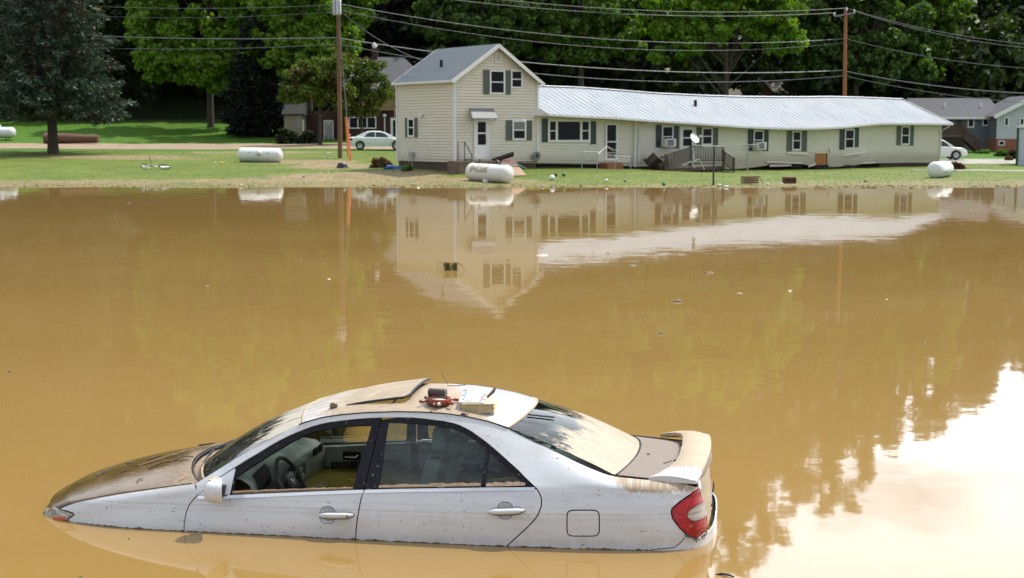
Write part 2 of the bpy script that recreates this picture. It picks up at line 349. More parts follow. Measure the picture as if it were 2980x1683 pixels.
def shrink(pts, d):
    n = len(pts); A = sum(pts[i][0] * pts[(i + 1) % n][1] - pts[(i + 1) % n][0] * pts[i][1] for i in range(n)); sg = 1 if A > 0 else -1; o = []
    for i in range(n):
        a = Vector(pts[i - 1]); b = Vector(pts[i]); c = Vector(pts[(i + 1) % n])
        e1 = (b - a); e2 = (c - b)
        if e1.length < 1e-6 or e2.length < 1e-6: o.append(tuple(b)); continue
        e1.normalize(); e2.normalize(); n1 = Vector((-e1.y, e1.x)); n2 = Vector((-e2.y, e2.x)); m = n1 + n2
        k = m.length; m = m / k if k > .2 else n1
        o.append(tuple(b + m * sg * d / max(.5, m.dot(n1))))
    return o
def panel(name, outer, mat, parent, fn, holes=(), gap=.0042, step=(.04, .02), thick=.012, sg=1, inward=(0, 1, 0), bev=True):
    """a sheet-metal panel: outline (and holes) in surface coordinates, cut into a fine grid, laid on fn, with a folded edge"""
    bm = bmesh.new(); es = []
    for j, lp in enumerate([outer] + list(holes)):
        lp = shrink(lp, gap if j == 0 else -gap) if gap else lp
        vs = [bm.verts.new((a, b, 0)) for a, b in lp]; es += [bm.edges.new((vs[i], vs[(i + 1) % len(vs)])) for i in range(len(vs))]
    bmesh.ops.triangle_fill(bm, edges=es, use_beauty=True)
    for ax in (0, 1):
        lo = min(v.co[ax] for v in bm.verts); hi = max(v.co[ax] for v in bm.verts); no = [0, 0, 0]; no[ax] = 1
        for c in np.arange(math.floor(lo / step[ax]) * step[ax] + step[ax], hi, step[ax]):
            co = [0, 0, 0]; co[ax] = c; bmesh.ops.bisect_plane(bm, geom=bm.verts[:] + bm.edges[:] + bm.faces[:], plane_co=co, plane_no=no, dist=1e-5)
    flat = {v: (v.co.x, v.co.y) for v in bm.verts}
    for v, (a, b) in flat.items(): q = fn(a, b); v.co = Vector((q[0], -sg * q[1], q[2]))
    bmesh.ops.recalc_face_normals(bm, faces=bm.faces[:]); inw = Vector((inward[0], inward[1] * sg, inward[2]))
    if sum(f.normal.dot(inw) * f.calc_area() for f in bm.faces) > 0: bmesh.ops.reverse_faces(bm, faces=bm.faces[:])
    bm.normal_update(); me = bpy.data.meshes.new(name)
    if thick:
        rim = [e for e in bm.edges if len(e.link_faces) == 1]; cache = {}
        vn = {v: v.normal.copy() for e in rim for v in e.verts}
        def dupv(v, k):
            if (v, k) not in cache: cache[(v, k)] = bm.verts.new(v.co - vn[v] * (thick if k else 0))
            return cache[(v, k)]
        for e in rim:
            lp = e.link_loops[0]; a, b = lp.vert, lp.link_loop_next.vert
            bm.faces.new((dupv(b, 0), dupv(a, 0), dupv(a, 1), dupv(b, 1)))
    for f in bm.faces: f.smooth = True
    bm.to_mesh(me); bm.free(); return link(name, me, mat, parent)

# paint, mud, glass
def paint_mat(name, mode):
    t = NT(name); o = t.obj(); X, Y, Z = t.sep(o)
    f1, _ = t.noise(t.mapping(o, (1.2, 1, 9)), 2., 6, .6); f2, _ = t.noise(o, 26., 4, .6)
    c = t.mix(t.ramp(f1, .35, .75), (.63, .65, .69), (.58, .60, .635)); ro = .26
    # thin dried film: faint tide lines along the side
    z1 = t.math('SUBTRACT', Z, t.math('MULTIPLY', X, .018)); tl, _ = t.noise(t.mapping(o, (6, 1, 2)), 3., 5, .7)
    for z0, wd, k in ((.222, .012, .55), (.19, .022, .28), (.27, .01, .22), (.03, .06, .35)):
        b = t.math('ABSOLUTE', t.math('SUBTRACT', t.math('ADD', z1, t.math('MULTIPLY', t.math('SUBTRACT', tl, .5), .02)), z0))
        m = t.math('MULTIPLY', t.math('SUBTRACT', 1., t.ramp(b, 0, wd)), k); c = t.mix(t.math('MULTIPLY', m, t.ramp(tl, .25, .6)), c, (.42, .36, .28))
    # specks of debris
    s1, _ = t.noise(t.mapping(o, (30, 30, 62), rot=(0, .45, 0)), 1., 2, .6, 1.2); s2, _ = t.noise(t.mapping(o, (75, 75, 40), rot=(0, -.7, 0)), 1., 2, .6, .8); den, _ = t.noise(o, 3.2, 3)
    dk_ = t.math('MULTIPLY', t.math('SUBTRACT', den, .5), .10)
    sp = t.math('MAXIMUM', t.ramp(t.math('ADD', s1, dk_), .705, .72), t.ramp(t.math('ADD', s2, dk_), .715, .73))
    c = t.mix(sp, c, (.055, .045, .035))
    if mode == 'side':
        wl_, _ = t.noise(t.mapping(o, (9, 9, 3)), 1., 5, .75); c = t.mix(t.ramp(t.math('SUBTRACT', t.math('MULTIPLY', t.math('SUBTRACT', wl_, .38), .055), Z), .0, .003), c, (.045, .034, .022))
        fm_, _ = t.noise(t.mapping(o, (2.5, 2, 10)), 1., 6, .65); c = t.mix(t.math('MULTIPLY', t.ramp(fm_, .50, .72), .30), c, (.40, .35, .28))
    m = None; dr, _ = t.noise(t.mapping(o, (55, 8, 5)), 1., 4, .65); big, _ = t.noise(o, 5., 5, .6)
    if mode == 'side':
        lim = t.math('ADD', .395, t.math('MULTIPLY', t.math('MAXIMUM', t.math('SUBTRACT', 1.42, X), 0.), .62))
        m = t.ramp(t.math('ADD', t.math('SUBTRACT', Z, lim), t.math('MULTIPLY', t.math('SUBTRACT', dr, .5), .12)), -.006, .012)
        m = t.math('MULTIPLY', m, t.ramp(X, .95, 1.15)); mc = t.mix(t.ramp(dr, .45, .7), (.33, .25, .165), (.52, .46, .38))
        lz = t.math('SUBTRACT', Z, t.math('ADD', .292, t.math('MULTIPLY', t.math('ADD', X, 2.0), .18)))        # mud along the wing's top edge
        m2 = t.math('MULTIPLY', t.ramp(t.math('ADD', lz, t.math('MULTIPLY', t.math('SUBTRACT', dr, .5), .05)), -.004, .008), t.math('LESS_THAN', X, -1.75))
        m = t.math('MAXIMUM', m, m2)
    elif mode == 'roof':
        r_ = t.math('ADD', X, t.math('MULTIPLY', t.math('SUBTRACT', big, .5), .35)); r_ = t.math('ADD', r_, t.math('MULTIPLY', Y, .55))
        m = t.math('SUBTRACT', 1., t.ramp(r_, -.02, .30)); st, _ = t.noise(t.mapping(o, (4, 40, 4)), 1., 5, .7)
        front = t.math('SUBTRACT', 1., t.ramp(X, -.95, -.72)); m = t.math('MULTIPLY', m, t.math('SUBTRACT', 1., t.math('MULTIPLY', front, t.ramp(st, .42, .62))))
        mc = t.mix(t.ramp(big, .3, .7), (.285, .215, .14), (.35, .275, .19)); mc = t.mix(t.ramp(f2, .52, .72), mc, (.20, .145, .09))
    elif mode == 'boot':
        m = t.ramp(t.math('ADD', X, t.math('MULTIPLY', big, .1)), .3, .4); mc = t.mix(t.ramp(f2, .3, .7), (.165, .122, .09), (.185, .142, .106))
    elif mode == 'spoiler':
        m = t.ramp(t.math('ADD', t.math('ADD', Y, .53), t.math('MULTIPLY', t.math('SUBTRACT', dr, .5), .22)), -.02, .02); mc = t.mix(t.ramp(big, .3, .7), (.33, .255, .168), (.38, .30, .20))
    elif mode == 'hood':
        st, _ = t.noise(t.mapping(o, (9, 34, 9), rot=(0, 0, .35)), 1., 5, .7)
        wet = t.math('SUBTRACT', 1., t.ramp(t.math('ADD', X, t.math('MULTIPLY', big, .5)), -1.95, -1.62))
        mc = t.mix(wet, t.mix(t.ramp(f2, .35, .7), (.175, .12, .07), (.26, .195, .135)), t.mix(t.ramp(big, .3, .7), (.085, .050, .012), (.125, .075, .024)))
        mc = t.mix(t.math('MULTIPLY', t.ramp(st, .60, .70), .7), mc, (.36, .29, .22)); m = 1.; ro = t.mixf(wet, .6, .14)
        return t.end(t.bsdf(mc, ro, 0, .32, t.bump(st, .35, .004)))
    if m is None: return t.end(t.bsdf(c, ro, 0, .5, Coat_Weight=.9, Coat_Roughness=.05))
    if mode in ('roof', 'spoiler', 'boot'): mc = t.mix(sp, mc, (.07, .05, .035))
    return t.end(t.bsdf(t.mix(m, c, mc), t.mixf(m, ro, .62), 0, .5, t.bump(t.math('ADD', t.math('MULTIPLY', m, .6), t.math('MULTIPLY', f2, .25)), .5, .004), Coat_Weight=t.mixf(m, .6, .0), Coat_Roughness=.08))
M_SIDE = paint_mat('silver_paint_side', 'side'); M_ROOF = paint_mat('silver_paint_roof', 'roof'); M_BOOT = paint_mat('silver_paint_boot', 'boot')
M_SPO = paint_mat('silver_paint_spoiler', 'spoiler'); M_HOOD = paint_mat('muddy_hood', 'hood'); M_PLAIN = paint_mat('silver_paint', 'plain')
def black_trim():
    t = NT('black_trim'); o = t.obj(); f, _ = t.noise(o, 30., 5, .65); f2, _ = t.noise(o, 6., 4)
    c = t.mix(t.ramp(f, .63, .70), (.012, .012, .018), (.30, .25, .2)); return t.end(t.bsdf(c, .42, 0, .16))
M_TRIM = black_trim(); M_DARK = simple('dark_rubber', (.012, .012, .013), .7); M_CHROME = simple('chrome_trim', (.72, .73, .75), .18, .9, .08)
M_SHADE_MUD = simple('handle_shade_and_mud', (.075, .055, .040), .7, 0, .5, 40); M_SILT = simple('wet_silt', (.20, .135, .085), .6, 0, .35, 30, bump=.4); M_MUDDRY = simple('dry_mud', (.42, .32, .21), .8, 0, .2, 14, bump=.4)
def glass_mat(name, film, fcol, tint=(.55, .62, .58), streak=None):
    t = NT(name); o = t.obj(); f, _ = t.noise(t.mapping(o, (2, 2, 7)), 3., 6, .6); s, _ = t.noise(t.mapping(o, (5, 40, 5)), 1., 5, .7); sp, _ = t.noise(o, 60., 3, .5)
    tr = t.n('ShaderNodeBsdfTransparent'); tr.inputs[0].default_value = (*tint, 1)
    gl = t.n('ShaderNodeBsdfGlossy'); gl.inputs['Roughness'].default_value = .03
    fr = t.n('ShaderNodeFresnel'); fr.inputs[0].default_value = 1.5
    a = t.n('ShaderNodeMixShader'); t.l(fr.outputs[0], a.inputs[0]); t.l(tr.outputs[0], a.inputs[1]); t.l(gl.outputs[0], a.inputs[2])
    d = t.bsdf(fcol, .5, 0, .5); b = t.n('ShaderNodeMixShader'); m = t.math('MULTIPLY', t.ramp(f, .2, .8), film)
    m = t.math('MAXIMUM', m, t.math('MULTIPLY', t.ramp(sp, .70, .74), .9))
    if streak == 'windscreen':
        X = t.sep(o)[0]; k = t.ramp(X, -1.55, -1.05); m = t.math('MAXIMUM', m, t.math('MULTIPLY', t.ramp(t.math('ADD', s, t.math('MULTIPLY', k, .30)), .60, .74), .95))
    if streak == 'rear':
        X, Y, _z = t.sep(o); sx, _ = t.noise(t.mapping(o, (7, 46, 7)), 1., 5, .75)
        k = t.math('ADD', t.math('MULTIPLY', X, 1.5), t.math('MULTIPLY', t.math('ABSOLUTE', t.math('ADD', Y, .12)), .28)); bl, _ = t.noise(o, 3.4, 4)
        k = t.math('ADD', t.math('SUBTRACT', k, 1.50), t.math('MULTIPLY', t.math('SUBTRACT', bl, .5), 1.6))
        m = t.ramp(t.math('ADD', k, t.math('MULTIPLY', t.math('SUBTRACT', sx, .5), 1.7)), -.10, .12); m = t.math('MULTIPLY', m, t.math('SUBTRACT', 1., t.math('MULTIPLY', t.ramp(sx, .30, .40), 0.))); m = t.math('MINIMUM', m, t.mixf(t.ramp(t.noise(t.mapping(o, (6, 95, 6)), 1., 4, .7)[0], .36, .43), .30, 1.))
    t.l(m, b.inputs[0]); t.l(a.outputs[0], b.inputs[1]); t.l(d, b.inputs[2]); return t.end(b.outputs[0])
M_GLASS = glass_mat('dirty_side_glass', .19, (.15, .205, .22)); M_WIND = glass_mat('muddy_windscreen', .10, (.40, .36, .28), (.5, .6, .5), 'windscreen')
M_REARG = glass_mat('muddy_rear_glass', .1, (.335, .265, .175), (.35, .42, .38), 'rear'); M_FARG = glass_mat('far_side_glass', .35, (.40, .42, .33), (.85, .9, .75))

sh_f = P((579, 1436), (570, 1446), (562, 1455), (550, 1470), (541, 1495), (537.5, 1515), (535, 1545)); wf = sh_f[-1][0]
sh_m = P((1059, 1426), (1054, 1440), (1050, 1455), (1041, 1505), (1036, 1544), (1035, 1571)); wm_ = sh_m[-1][0]
sh_r = P((1561, 1422), (1568, 1432), (1573, 1443), (1576, 1455), (1575, 1475), (1565, 1500), (1553, 1516), (1540, 1530), (1522, 1547), (1505, 1562), (1475, 1590))
belt_f = P((667, 1440), (810, 1434), (935, 1429)); belt_r = P((1165, 1422), (1290, 1420), (1415, 1418))
head = P((150, 1511), (133, 1505), (125, 1495), (128, 1484), (137, 1476), (152, 1475), (175, 1481), (198, 1489), (211, 1493), (216, 1496), (213, 1501), (192, 1516)) 
tail = P((2036, 1419), (2018, 1432), (2000, 1445), (1980, 1459), (1962, 1474), (1955, 1482), (1953, 1491), (1957, 1509), (1967, 1524), (1980, 1539), (1993, 1552), (2005, 1560), (2022, 1566), (2034, 1562), (2045, 1555), (2057, 1534), (2057, 1515), (2056, 1499), (2052, 1480), (2047, 1461), (2040, 1440))
strip_b = P((572, 1445), (598, 1422), (627, 1397), (657, 1378), (687, 1359), (724, 1336), (760, 1315), (785, 1299), (810, 1285), (835, 1272), (860, 1261), (885, 1251), (910, 1242), (935, 1235), (960, 1230), (1000, 1225), (1035, 1221), (1075, 1218), (1110, 1217), (1155, 1216), (1202, 1217), (1235, 1220), (1265, 1224), (1292, 1227), (1315, 1232), (1335, 1238), (1352, 1246), (1372, 1257), (1390, 1270), (1415, 1288), (1440, 1309), (1465, 1331), (1490, 1354), (1509, 1371), (1527, 1390), (1545, 1407), (1561, 1422))
bump_l = P((1996, 1556), (1990, 1568), (1980, 1581), (1962, 1594), (1900, 1601))
cup_f = P(*[(953 + 22 * abs(math.cos(q)) ** .7 * math.copysign(1, math.cos(q)) * 1.0, 1499.5 + 24 * abs(math.sin(q)) ** .9 * math.copysign(1, math.sin(q))) for q in np.linspace(0, 2 * math.pi, 25)[:-1]])
cup_r = P(*[(1470 + 22 * abs(math.cos(q)) ** .7 * math.copysign(1, math.cos(q)), 1486.5 + 24 * abs(math.sin(q)) ** .9 * math.copysign(1, math.sin(q))) for q in np.linspace(0, 2 * math.pi, 25)[:-1]])
fuel = P(*[(1697 + 47 * abs(math.cos(q)) ** .33 * math.copysign(1, math.cos(q)), 1523 + 38 * abs(math.sin(q)) ** .33 * math.copysign(1, math.sin(q))) for q in np.linspace(0, 2 * math.pi, 37)[:-1]])
open_f = P((684, 1390), (720, 1366), (760, 1340), (800, 1315), (840, 1291), (880, 1270), (915, 1257), (960, 1248), (1010, 1242), (1050, 1240), (1079, 1240), (1070, 1275), (1055, 1318), (1040, 1365), (1025, 1424), (935, 1427), (810, 1431), (690, 1436), (676, 1436))
glass_r = P((1129, 1231), (1160, 1232), (1190, 1234), (1228, 1236), (1265, 1240), (1298, 1245), (1327, 1252), (1348, 1261), (1365, 1271), (1390, 1288), (1412, 1305), (1409, 1350), (1400, 1417), (1290, 1418), (1165, 1421), (1101, 1422), (1113, 1340), (1121, 1280))
glass_q = P((1425, 1318), (1450, 1341), (1480, 1369), (1508, 1394), (1528, 1414), (1470, 1415), (1412, 1416), (1418, 1365))
frame_f = strip_b[2:19] + P((1107, 1222), (1100, 1250), (1085, 1310), (1070, 1370), (1059, 1424)) + belt_f[::-1]
frame_r = P((1109, 1222)) + strip_b[19:] + belt_r[::-1] + P((1061, 1424), (1072, 1370), (1087, 1310), (1102, 1250))
sail = P((578, 1440), (600, 1421), (627, 1399), (655, 1381), (684, 1363), (684, 1369), (668, 1439))
def arc_bowl(loop, fn, depth=.017, n=6):          # a shallow dish behind a hole
    c = (sum(p[0] for p in loop) / len(loop), sum(p[1] for p in loop) / len(loop)); vs = []; fs = []; m = len(loop)
    for i in range(n + 1):
        k = 1 - i / n
        for a, b in loop:
            q = fn(c[0] + (a - c[0]) * k, c[1] + (b - c[1]) * k); d = depth * (1 - k ** 2.2); vs.append((q[0], q[1] - d, q[2]))
    fs = [(i * m + j, i * m + (j + 1) % m, (i + 1) * m + (j + 1) % m, (i + 1) * m + j) for i in range(n) for j in range(m)]
    return vs, fs
LOW = -.42
for sg in (1, -1):
    f = lambda w, z: side(w, z); near = sg == 1
    fend = tops(-2.86, -1.76, 16, .001) + sh_f + [(wf, LOW), (head[0][0] + .06, LOW)] + [head[-1], head[-2], head[-3], head[-4], head[-5], head[-6]]
    panel('front_wing', fend, M_SIDE, car, f, sg=sg)
    us = tops(-1.745, 1.835, 70, .0) + [tail[0]] + tail[1:12] + bump_l + [(bump_l[-1][0] - .05, LOW), (sh_r[-1][0], LOW)] + sh_r[::-1] + strip_b[::-1][1:]
    panel('body_side', us, M_SIDE, car, f, holes=[fuel], sg=sg, step=(.035, .012))
    fl = panel('fuel_door', fuel, M_SIDE, car, f, sg=sg) if near else panel('fuel_door', fuel, M_SIDE, car, f, sg=sg)
    fd = panel('front_door', sh_f + [(wf, LOW), (wm_, LOW)] + sh_m[::-1] + belt_f[::-1], M_SIDE, car, f, holes=[cup_f], sg=sg)
    rd = panel('rear_door', sh_m + [(wm_, LOW), (sh_r[-1][0], LOW)] + sh_r[::-1] + belt_r[::-1], M_SIDE, car, f, holes=[cup_r], sg=sg)
    fo = lambda w, z: side(w, z, -.012)
    panel('window_frame', frame_f, M_TRIM, fd, fo, holes=[open_f], sg=sg, gap=.0015, step=(.06, .04), thick=.025)
    panel('window_frame', frame_r, M_TRIM, rd, fo, holes=[glass_r, glass_q], sg=sg, gap=.0015, step=(.06, .04), thick=.02)
    fg = lambda w, z: side(w, z, -.022)
    for lp in (glass_r, glass_q): panel('window_pane', lp, M_GLASS if near else M_FARG, rd, fg, sg=sg, gap=-.006, step=(.08, .06), thick=0)
    if not near: panel('window_pane', open_f, M_FARG, fd, fg, sg=sg, gap=-.006, step=(.08, .06), thick=0)
    # silt lying in the lower edge of the rear glass, bright waist strip, sail and handle
    for d, lp, pts in ((fd, belt_f, [(577, 1443), (667, 1441), (810, 1435), (935, 1429.5), (1058, 1425)]), (rd, belt_r, [(1062, 1425), (1165, 1422.5), (1290, 1420.5), (1415, 1418.5), (1556, 1417.5)])):
        q = P(*pts); lo = [(w, z - .022) for w, z in q]
        panel('waist_strip', q + lo[::-1], M_CHROME, d, lambda w, z: side(w, z, .006), sg=sg, gap=0, thick=.008)
    if near:
        m = MB(); q = P((1100, 1422), (1165, 1421), (1290, 1418), (1400, 1417)); q2 = P((1414, 1416), (1470, 1415), (1528, 1413))
        for a in (q, q2):
            ws = np.linspace(a[0][0], a[-1][0], 30); zs = np.interp(ws, [p[0] for p in a], [p[1] for p in a]); rr = random.Random(4)
            hh = [.016 + .010 * rr.random() for _ in ws]
            pr = [side(w, z, .002) for w, z in zip(ws, zs)]; pt = [side(w, z + h, -.016) for w, z, h in zip(ws, zs, hh)]
            m.add([(p[0], -p[1], p[2]) for p in pr] + [(p[0], -p[1], p[2]) for p in pt], [(i, i + 1, 31 + i - 0, 30 + i) for i in range(29)])
        tag(m.build('silt_ridge', M_SILT, rd), 'ridge of wet brown silt along the glass')
        q = P((676, 1438), (760, 1434), (860, 1430), (1025, 1425)); m = MB(); rr = random.Random(5)
        ws = np.linspace(q[0][0], q[-1][0], 30); zs = np.interp(ws, [p[0] for p in q], [p[1] for p in q])
        m.tube([Vector((side(w, z, -.012)[0], -side(w, z, -.012)[1], z + .004)) for w, z in zip(ws, zs)], [.010 + .006 * rr.random() for _ in ws], 6)
        m.build('silt_ridge', M_SILT, fd)
    panel('mirror_sail', sail, M_PLAIN, fd, lambda w, z: side(w, z, .006), sg=sg, gap=0, thick=.01)
    for d, cup, px in ((fd, cup_f, ((930, 1498), (1029, 1498))), (rd, cup_r, ((1423, 1488), (1526, 1484)))):
        vs, fs = arc_bowl(cup, f); m = MB(); m.add([(p[0], -sg * p[1], p[2]) for p in vs], fs); m.build('handle_cup', M_PLAIN, d, 60)
        a, b = P(*px); a = side(*a, .012); b = side(*b, .012); A = Vector((a[0], -sg * a[1], a[2])); B = Vector((b[0], -sg * b[1], b[2])); m = MB()
        pts = [A.lerp(B, k) + Vector((0, -sg * .020 * math.sin(math.pi * k) ** .5, 0)) for k in np.linspace(0, 1, 15)]
        rs = [.019 * max(.35, (1 - abs(2 * k - 1) ** 6)) + .002 for k in np.linspace(0, 1, 15)]
        m.tube(pts, rs, 10); hd = m.build('handle', M_PLAIN, d, 50); m = MB(); m.tube([p + Vector((0, sg * .014, -.004)) for p in pts], [r_ * 1.28 for r_ in rs], 8); m.build('handle_shade_backing', M_SHADE_MUD, hd, 60)  # dark tube behind the bar: shadow around the handle painted in with mud
        K = A.lerp(B, .86) + Vector((0, -sg * .031, 0)); m = MB(); m.tube([K, K + Vector((0, -sg * .004, 0))], .007, 12)
        if d is fd: m.build('lock', M_DARK, hd)
        m = MB(); K = A.lerp(B, .78); pts = [K + Vector((0, math.cos(q) * .0235, math.sin(q) * .0235)) for q in np.linspace(0, 2 * math.pi, 15)]; m.tube(pts, .0015, 4, False); m.build('handle_seam', M_DARK, hd)
    # lamps
    if near: t = NT('clear_lamp_lens'); o = t.obj(); f_, _ = t.noise(t.mapping(o, (6, 6, 20)), 2., 4); M_LAMP = t.end(t.bsdf(t.mix(t.ramp(f_, .4, .62), (.24, .235, .20), (.58, .58, .55)), .1, 0, .5, Coat_Weight=.7))
    hl = panel('headlight', head + [(head[0][0] + .02, -.15)], M_LAMP, car, lambda w, z: side(w, z, .003), sg=sg, gap=.005, step=(.03, .02), thick=.01)
    panel('bulb_housing', P((136, 1500), (140, 1486), (152, 1480), (164, 1484), (166, 1496), (156, 1503)), simple('grey_bulb_housing', (.20, .18, .14), .2, 0, .4, 40), hl, lambda w, z: side(w, z, .0045), sg=sg, gap=0, thick=0)
    panel('indicator', P((151, 1508), (158, 1503), (180, 1503), (194, 1505), (190, 1514), (160, 1512)), simple('orange_lens', (.55, .09, .03), .3), hl, lambda w, z: side(w, z, .006), sg=sg, gap=0, thick=0)
    def lens(name, col):
        t = NT(name); o = t.obj(); s, _ = t.noise(t.mapping(o, (4, 4, 60)), 1., 4); f_, _ = t.noise(o, 40., 4)
        return t.end(t.bsdf(t.mix(t.ramp(f_, .62, .7), t.mix(t.ramp(s, .35, .7), col, [c * .55 for c in col]), (.3, .25, .2)), .16, 0, .35, Coat_Weight=.12))
    if near: M_RED = lens('red_lens', (.33, .004, .007)); M_CLR = lens('grey_lens', (.42, .37, .32))
    tl = panel('tail_light', tail, M_RED, car, lambda w, z: side(w, z, .004), sg=sg, gap=.004, step=(.025, .02), thick=.02)
    wht = P((2046, 1462), (2030, 1470), (2014, 1480), (2003, 1489), (1999, 1497), (2002, 1507), (2010, 1513), (2022, 1515), (2036, 1510), (2055, 1498))
    panel('reverse_lens', wht, M_CLR, tl, lambda w, z: side(w, z, .008), sg=sg, gap=0, thick=.006)
    inn = P((2000, 1447), (2012, 1440), (2003, 1465), (1997, 1485), (1996, 1505), (2006, 1517), (2010, 1540), (2008, 1558), (1993, 1549), (1980, 1536), (1960, 1505), (1958, 1485), (1980, 1462))
    panel('lens_facet', inn, lens('bright_red_lens', (.47, .006, .010)), tl, lambda w, z: side(w, z, .006), sg=sg, gap=0, thick=.002)
    # dark shell behind the gaps
    sh = [(w_of(-2.95), LOW), (w_of(1.97), LOW)] + [(w, float(np.interp(w, BW, BZ)) - .03) for w in np.linspace(w_of(1.9), w_of(-2.8), 40)]
    panel('inner_shell', sh, M_DARK, car, lambda w, z: side(w, z, -.035), sg=sg, gap=0, step=(.1, .08), thick=0)
    # mirror housing
    q = side(*side_px(646, 1414)); C0 = Vector((q[0], -sg * (q[1] + .135), q[2])); m = MB(); rings = []
    for k, (du, sc) in enumerate(((-.072, .12), (-.068, .42), (-.055, .70), (-.03, .90), (0, .99), (.03, 1.), (.047, .985))):
        for j in range(24):
            a = 2 * math.pi * j / 24; rings.append(C0 + Vector((du + (.42 * .11 * sc * -sg * -sg * (-sg * abs(math.cos(a)) ** .75 * math.copysign(1, math.cos(a))) if du > 0 else 0), .11 * sc * abs(math.cos(a)) ** .75 * math.copysign(1, math.cos(a)), .088 * sc * abs(math.sin(a)) ** .8 * math.copysign(1, math.sin(a)))))
    m.add(rings, [(i * 24 + j, i * 24 + (j + 1) % 24, (i + 1) * 24 + (j + 1) % 24, (i + 1) * 24 + j) for i in range(6) for j in range(24)] + [tuple(reversed(range(24)))])
    mi = m.build('wing_mirror', M_PLAIN, car, 50)
    m = MB(); m.add([p + Vector((-.006, 0, 0)) for p in rings[-24:]], [tuple(range(24))]); m.build('mirror_glass', simple('mirror_silver', (.8, .8, .8), .05, 1, .02), mi)
    m = MB(); m.bar(C0 + Vector((.0, sg * .06, -.02)), Vector((q[0], -sg * (q[1] - .02), q[2] - .02)), .07, .06); m.build('mirror_arm', M_TRIM, mi)
    if near:
        m = MB(); rr = random.Random(8)
        for k in range(9): m.blob(C0 + Vector((rr.uniform(-.03, .04), rr.uniform(-.05, .05), .083)), .012, k, .3, 1, (1.6, 1.5, .5))
        m.build('mud_cap', M_MUDDRY, mi)

# rear bumper wraps the tail
rb = bump_l + [(bump_l[-1][0], LOW), (WEND, LOW), (WEND, .09)] + [(w, .085 + .03 * math.sin(0)) for w in np.linspace(WEND - .05, tail[14][0] + .01, 8)] + [tail[13], tail[12]]
for sg in (1, -1): panel('rear_bumper', rb, M_PLAIN, car, lambda w, z: side(w, z, .006 + .02 * min(1, max(0, (w - 1.9) * 3))), sg=sg, gap=.002, step=(.03, .03))
tp = [(w, .45) for w in np.linspace(w_of(1.9), WEND, 12)]
for sg in (1, -1): panel('boot_face', [tail[20], tail[19], tail[17], tail[15], (tail[15][0] + .004, .10), (WEND, .10), (WEND, .463), (wc1, .445), (tail[0][0] + .015, .445)], M_SPO if sg == 1 else M_PLAIN, car, lambda w, z: side(w, z, -.012), sg=sg, gap=0, step=(.04, .03))

# top skins: bonnet, roof, boot, screens
def lat(u, k, crown, top=True):            # k in -1..1 across the car
    vt = float(np.interp(w_of(u), TW, [np.interp(w, PW, PV) - o for w, o in zip(TW, TO)])); z = tz(w_of(u)); return (u, k * vt, z + crown * (1 - abs(k) ** 2.4))
def vt_of(u): return float(np.interp(u, [r[0] for r in TOP], [r[1] for r in TOP]))
def zt_of(u): return float(np.interp(u, [r[0] for r in TOP], [r[2] for r in TOP]))
ks = np.linspace(-1, 1, 41)
def skin(name, fn, ss, mat, kk=ks, thick=None, parent=car):
    m = MB(); m.grid(lambda s, k: (lambda q: (q[0], -q[1], q[2]))(fn(s, k)), ss, kk); return m.build(name, mat, parent, 60)
def hood_fn(s, k):
    k2 = 1 - abs(k) ** 2; u1 = -1.70 - .30 * k2 ** .8; u0 = -2.885 - .26 * k2 ** .7; u = u0 + (u1 - u0) * s
    ue = -2.885 + (-1.79 + 2.885) * s; vt = vt_of(ue) - .012; z = zt_of(ue) + .062 * (1 - abs(k) ** 2.2) * (.55 + .6 * s if s < .75 else 1.) - .035 * (1 - s) ** 3 * k2 - .05 * (s > .0) * 0
    return (u, k * vt, z - .006)
skin('bonnet', hood_fn, np.linspace(0, 1, 40), M_HOOD)
def wind_base(k): k2 = 1 - abs(k) ** 2; return (-1.70 - .20 * k2, .745 * k, .358 + .012 * k2)
def wind_top(k): k2 = 1 - abs(k) ** 2; return (-1.0 - .10 * k2, .575 * k, .758 + .038 * k2)
def wind_fn(s, k):
    a, b = Vector(wind_base(k)), Vector(wind_top(k)); q = a.lerp(b, s); q.z += .10 * s * (1 - s) + .02 * (1 - k * k) * math.sin(math.pi * s); return tuple(q)
skin('windscreen', wind_fn, np.linspace(0, 1, 16), M_WIND)
def cowl_fn(s, k):
    a = Vector(hood_fn(1, k)) + Vector((.016, 0, -.035)); b = Vector(wind_base(k)); b.z += .002; q = a.lerp(b, s); q.z -= .012 * math.sin(math.pi * s); return tuple(q)
skin('cowl', cowl_fn, np.linspace(0, 1, 5), simple('silted_cowl', (.24, .17, .11), .6, 0, .3, 18, bump=.4))
def lip(fn0, name, mat, r, parent=car, dz=.0, kk=np.linspace(-1, 1, 41)):
    m = MB(); m.tube([(lambda q: (q[0], -q[1], q[2] + dz))(fn0(k)) for k in kk], r, 6); return m.build(name, mat, parent, 60)
lip(lambda k: tuple(Vector(hood_fn(1, k)) + Vector((.010, 0, -.012))), 'cowl_gap', M_DARK, .010)
lip(lambda k: wind_base(k), 'windscreen_seal', M_MUDDRY, .009); lip(lambda k: tuple(Vector(wind_top(k)) + Vector((.004, 0, .002))), 'roof_seal', M_MUDDRY, .008)
for s0, s1 in (((-.62, .16), (.02, .02)), ((.05, .16), (.60, .02))):
    m = MB(); pts = [tuple(Vector(wind_fn(.05 + .02 * math.sin(3 * i / 8), s0[0] + (s1[0] - s0[0]) * i / 8))) for i in range(9)]
    pts = [(p[0] - .03, -p[1], p[2] + .012) for p in pts]; m.tube(pts, .006, 6); m.tube([pts[1], (pts[0][0] - .05, pts[0][1] + .02, pts[0][2] - .05)], .008, 6); m.build('wiper', M_DARK, car, 50)
